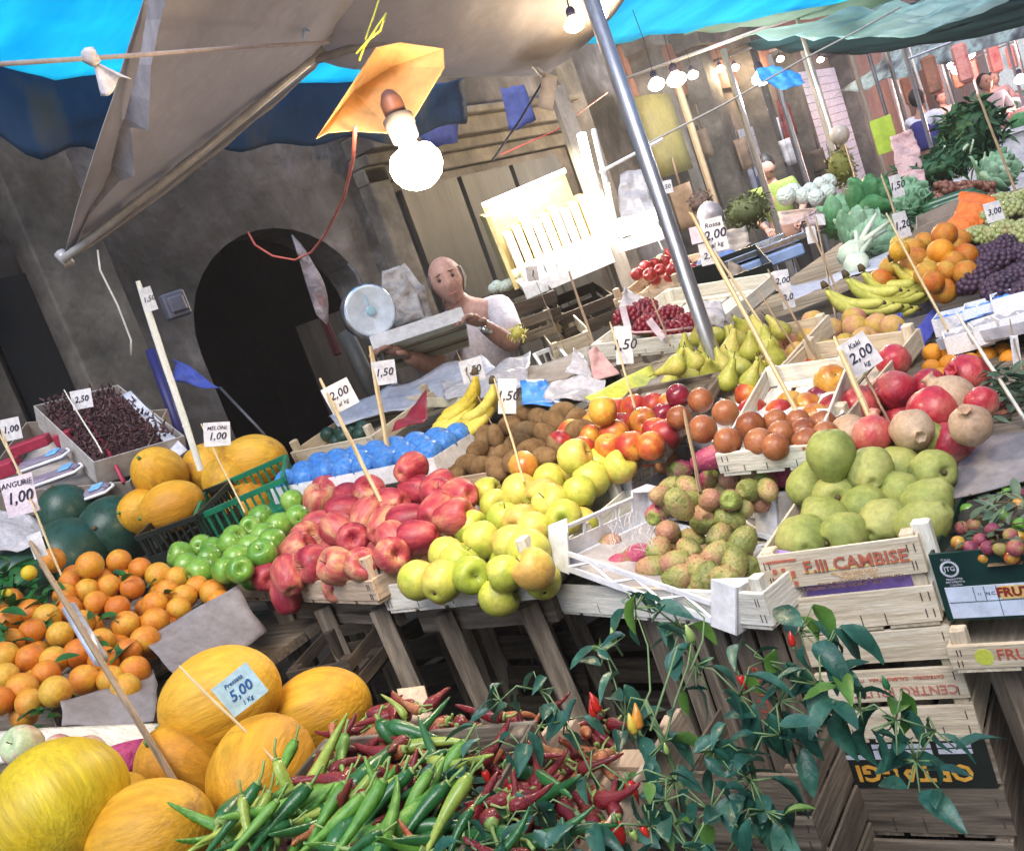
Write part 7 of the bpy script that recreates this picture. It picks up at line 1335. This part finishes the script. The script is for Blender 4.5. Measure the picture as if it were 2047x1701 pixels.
bush((1035, 665), 3.8, .035, .03, yb_, 'small yellow flowers beside the elbow of the bald man', 60, L=.03, nm='yellow_flowers', cat='flowers')
# person in green
g3 = P(1528, 322, 9.6); fg = Vector((.3, -1, 0)).normalized(); J = stdJ((g3.x, g3.y), fg, 1.62); J['look'] = fg+Vector((0, 0, -.8))
person('person in a green shirt with dark hair looking down behind the herbs', J, fg, 1.0, mat('olive_green_shirt', [(.20, .28, .06), (.27, .35, .09)], 5, .85), trs, hair=mat('black_hair', [(.012, .01, .01)], rough=.6))
v3 = P(1830, 186, 12.5); fv = Vector((.4, .9, 0)).normalized(); J = stdJ((v3.x, v3.y), fv, 1.78)
pv = person('person in a dark blue waistcoat and white shirt seen from behind', J, fv, 1.05, mat('white_shirt', [(.6, .62, .78)], rough=.8), trs, hair=mat('dark_hair', [(.015, .012, .012)], rough=.6))
vj = [(J['pelvis'], (.21, .16)), ((J['pelvis']+J['chest'])/2, (.20, .15)), (J['chest'], (.22, .16)), (J['chest']*.5+J['neck']*.5, (.15, .11))]; v, fc = skinned(vj, [(0, 1), (1, 2), (2, 3)]); b = MB(); b.add([x-pv.location for x in v], fc); b.build('waistcoat', mat('navy_waistcoat', [(.02, .02, .16), (.03, .03, .22)], 4, .8), pv, True)
for (x, y, d, h, lb, cs_) in ((1968, 165, 13, 1.68, 'person in a grey top behind the cash scale at the right', (.45, .38, .45)), (1880, 195, 17, 1.7, 'far person in a pinkish top beside the person in blue', (.55, .4, .42)), (1990, 175, 17, 1.7, 'far person in salmon behind the counter near the right edge', (.6, .32, .3))):
    q = P(x, y, d); J = stdJ((q.x, q.y), (.6, -.8, 0), h); person(lb, J, Vector((.6, -.8, 0)), 1.0, mat('far_top', [cs_], rough=.8), trs, hair=mat('far_hair', [(.015, .012, .012)], rough=.6))

# ================================================================ PRICE SIGNS
K = [('2,00', .42, .05)]
stk((402, 940, 3.2), (275, 562, 3.1), 15, 'tall white bamboo stake standing in the back melons, card folded at its tip', [(298, 598, 3.09, 22, 48, 18, [('1,50', .3, 0)])], tone='bamboowhite', name='price_sign')
stk((490, 1025, 2.85), (402, 848, 3.05), 8, 'price card with 1.00 beside the back melons', [(434, 868, 3.0, 52, 48, 4, [('MELONI', .22, .25), ('1,00', .42, -.1)])])
stk((762, 1005, 2.55), (640, 758, 2.7), 17, 'price card with 2.00 on a broad stake before the dark doorway', [(680, 792, 2.68, 58, 56, 28, [('2,00', .42, .1), ('al kg', .22, -.25)])], tone='bamboo')
stk((776, 905, 3.0), (740, 692, 3.05), 15, 'price card with 1.50 on a broad stake before the dial scale', [(768, 745, 3.03, 48, 48, 8, [('1,50', .45, 0)])])
stk((985, 852, 2.9), (912, 702, 3.1), 5, 'price card with 1.50 on a thin stake before the seller', [(944, 740, 3.05, 46, 46, 15, [('1,50', .45, 0)])], tone='bamboobrown')
stk((1048, 965, 2.3), (988, 758, 2.55), 9, 'tall narrow price card with 1.50 on a stake in the yellow apples', [(1014, 792, 2.52, 36, 70, 0, [('1,50', .38, 0)])])
stk((1270, 818, 2.4), (1220, 645, 2.65), 9, 'narrow price card with 1.50 on a stake before the red grapes', [(1247, 690, 2.6, 34, 76, 4, [('1,50', .38, 0)])])
stk((1598, 832, 2.25), (1382, 428, 2.5), 17, 'tall leaning bamboo stake with a 2.00 card, rising from the nectarines', [(1428, 470, 2.47, 44, 68, 14, [('Rossa', .2, .3), ('2,00', .38, .0), ('al kg', .2, -.3)])], tone='bamboo')
stk((1530, 660, 3.0), (1378, 425, 3.3), 9, 'pink topped stake with a second 2.00 card behind the tall leaning bamboo', [(1415, 508, 3.2, 32, 44, 12, [('2,0', .4, -.1)]), (1393, 470, 3.25, 26, 34, 12, [], 'cardpink')], tone='bamboo')
stk((1775, 918, 1.98), (1668, 675, 2.15), 24, 'broad orange brown stake with a 2.00 card standing among the pomegranates', [(1718, 708, 2.12, 62, 72, 34, [('Kaki', .2, .3), ('2,00', .4, -.02), ('kg', .2, -.32)])], tone='bamboo')
stk((1788, 865, 2.05), (1722, 735, 2.2), 10, 'thin greyish stake right of the broad orange brown one', [], tone='bamboobrown')
stk((1192, 705, 3.3), (1138, 545, 3.6), 11, 'bare reddish stake rising before the lit display', [], tone='bamboobrown')
stk((1130, 700, 3.6), (1062, 540, 3.8), 3, 'thin wire stake with a small bluish card below the lit display', [(1064, 548, 3.79, 24, 30, 10, [('1', .6, 0)])], tone='bamboobrown')
stk((1340, 690, 2.95), (1295, 578, 3.2), 8, 'bare stake standing in the red grapes', [], tone='bamboobrown')
stk((1660, 765, 2.45), (1535, 540, 2.8), 10, 'stake with two cards, upper one 2.00, below the pale blue scale', [(1563, 560, 2.77, 30, 40, 10, [('2,00', .42, -.05)]), (1574, 595, 2.73, 24, 44, 15, [('2,0', .4, 0)])], tone='bamboobrown')
stk((1590, 700, 2.65), (1515, 580, 2.95), 7, 'short bare stake behind the yellow peaches, left of the two card stake', [], tone='bamboobrown')
stk((1678, 590, 3.3), (1608, 430, 3.6), 9, 'stake rising left of the fennel with a shredded card', [(1622, 470, 3.55, 20, 34, 10, [])], tone='bamboobrown')
stk((1672, 640, 3.1), (1630, 430, 3.9), 8, 'dark stake just left of the pale lettuces', [(1640, 440, 3.88, 18, 22, 5, [])], tone='bamboobrown')
stk((1832, 545, 3.2), (1762, 350, 3.8), 10, 'stake with a 1.50 card above the lettuces', [(1792, 372, 3.75, 26, 44, 18, [('1,50', .45, 0)])], tone='bamboobrown')
stk((1895, 662, 2.65), (1772, 428, 3.1), 10, 'long stake with a 1.20 card crossing the banana bunches', [(1802, 450, 3.05, 30, 52, 18, [('1,20', .4, 0)])])
stk((1990, 450, 3.2), (1975, 415, 3.25), 5, 'small card with 3.00 standing in the green grapes', [(1986, 424, 3.2, 36, 40, 16, [('3,00', .42, 0)])])
stk((2075, 880, 1.9), (1912, 625, 2.3), 14, 'long pale split stake leaning over the right edge', [], tone='bamboowhite')
stk((2050, 770, 2.2), (2018, 640, 2.35), 7, 'short dark stake with a curled paper at the right edge', [(2030, 700, 2.3, 16, 60, 5, [])], tone='bamboobrown')
stk((2035, 395, 4.3), (1955, 190, 4.6), 10, 'tall brown stake before the far herb pile at the right', [], tone='bamboobrown')
stk((1725, 410, 4.8), (1690, 290, 5.2), 8, 'stake below the clear globe lamp', [], tone='bamboobrown')
stk((1325, 500, 4.2), (1278, 400, 4.4), 6, 'stake with a small number card just behind the steel pole', [(1330, 375, 4.4, 28, 26, 12, [('1,50', .45, 0)])], tone='bamboowhite')
stk((80, 1020, 2.8), (-5, 860, 3.0), 9, 'card with 1.00 at the upper left edge by the date packs', [(22, 858, 2.98, 40, 44, 12, [('1,00', .42, 0)])], tone='bamboo')
stk((205, 905, 3.4), (128, 780, 3.6), 6, 'card with 2.50 between the two tilted boxes', [(164, 798, 3.58, 44, 38, 10, [('2,50', .45, 0)])], tone='bamboowhite')
stk((140, 1190, 2.5), (2, 860, 2.85), 9, 'large pinkish card with 1.00 on a thin stake before the watermelons', [(40, 990, 2.7, 68, 78, 14, [('ANGURIE', .2, .3), ('1,00', .42, -.05)], 'cardpink')], tone='bamboo')
t = stk((375, 1605, 1.52), (60, 1085, 2.0), 26, 'long weathered brown bamboo stake leaning across the oranges, silver tape round it', [(75, 1090, 2.0, 30, 50, 20, [], 'card')], tone='bamboobrown')
b = MB(); a = P(139, 1215, 1.88)-t.location; c = P(202, 1320, 1.783)-t.location; b.tube([a, c], .0135, 10); b.build('silver_tape', mat('silver_tape', [(.55, .6, .75), (.8, .85, .95)], 12, .25, metal=.3), t, True)
stk((550, 1520, 1.48), (358, 1332, 1.62), 10, 'pale blue price card with 5,00 on the large front melon', [(480, 1378, 1.52, 84, 74, 38, [('Pressata', .17, .3), ('5,00', .40, -.02), ('1 Kg', .17, -.34)], 'cardcyan', 'inkblue')], tone='bamboo')
stk((1400, 985, 1.95), (1368, 820, 2.05), 16, 'split grey stake standing between the two white plastic crates', [], tone='bamboobrown')

# ================================================================ haze volume added to soften the light and bloom the lamps
hz = bpy.data.materials.new('haze'); hz.use_nodes = True; nt = hz.node_tree; nt.nodes.remove(nt.nodes['Principled BSDF'])
pv_ = nt.nodes.new('ShaderNodeVolumePrincipled'); pv_.inputs['Color'].default_value = (.9, .9, .95, 1); pv_.inputs['Density'].default_value = .004; pv_.inputs['Anisotropy'].default_value = .2
nt.links.new(pv_.outputs[0], nt.nodes['Material Output'].inputs['Volume'])
b = MB(); b.box((0, 45, 8), (130, 145, 18)); tag(b.build('haze', hz), 'thin haze added to soften the light', kind='stuff')
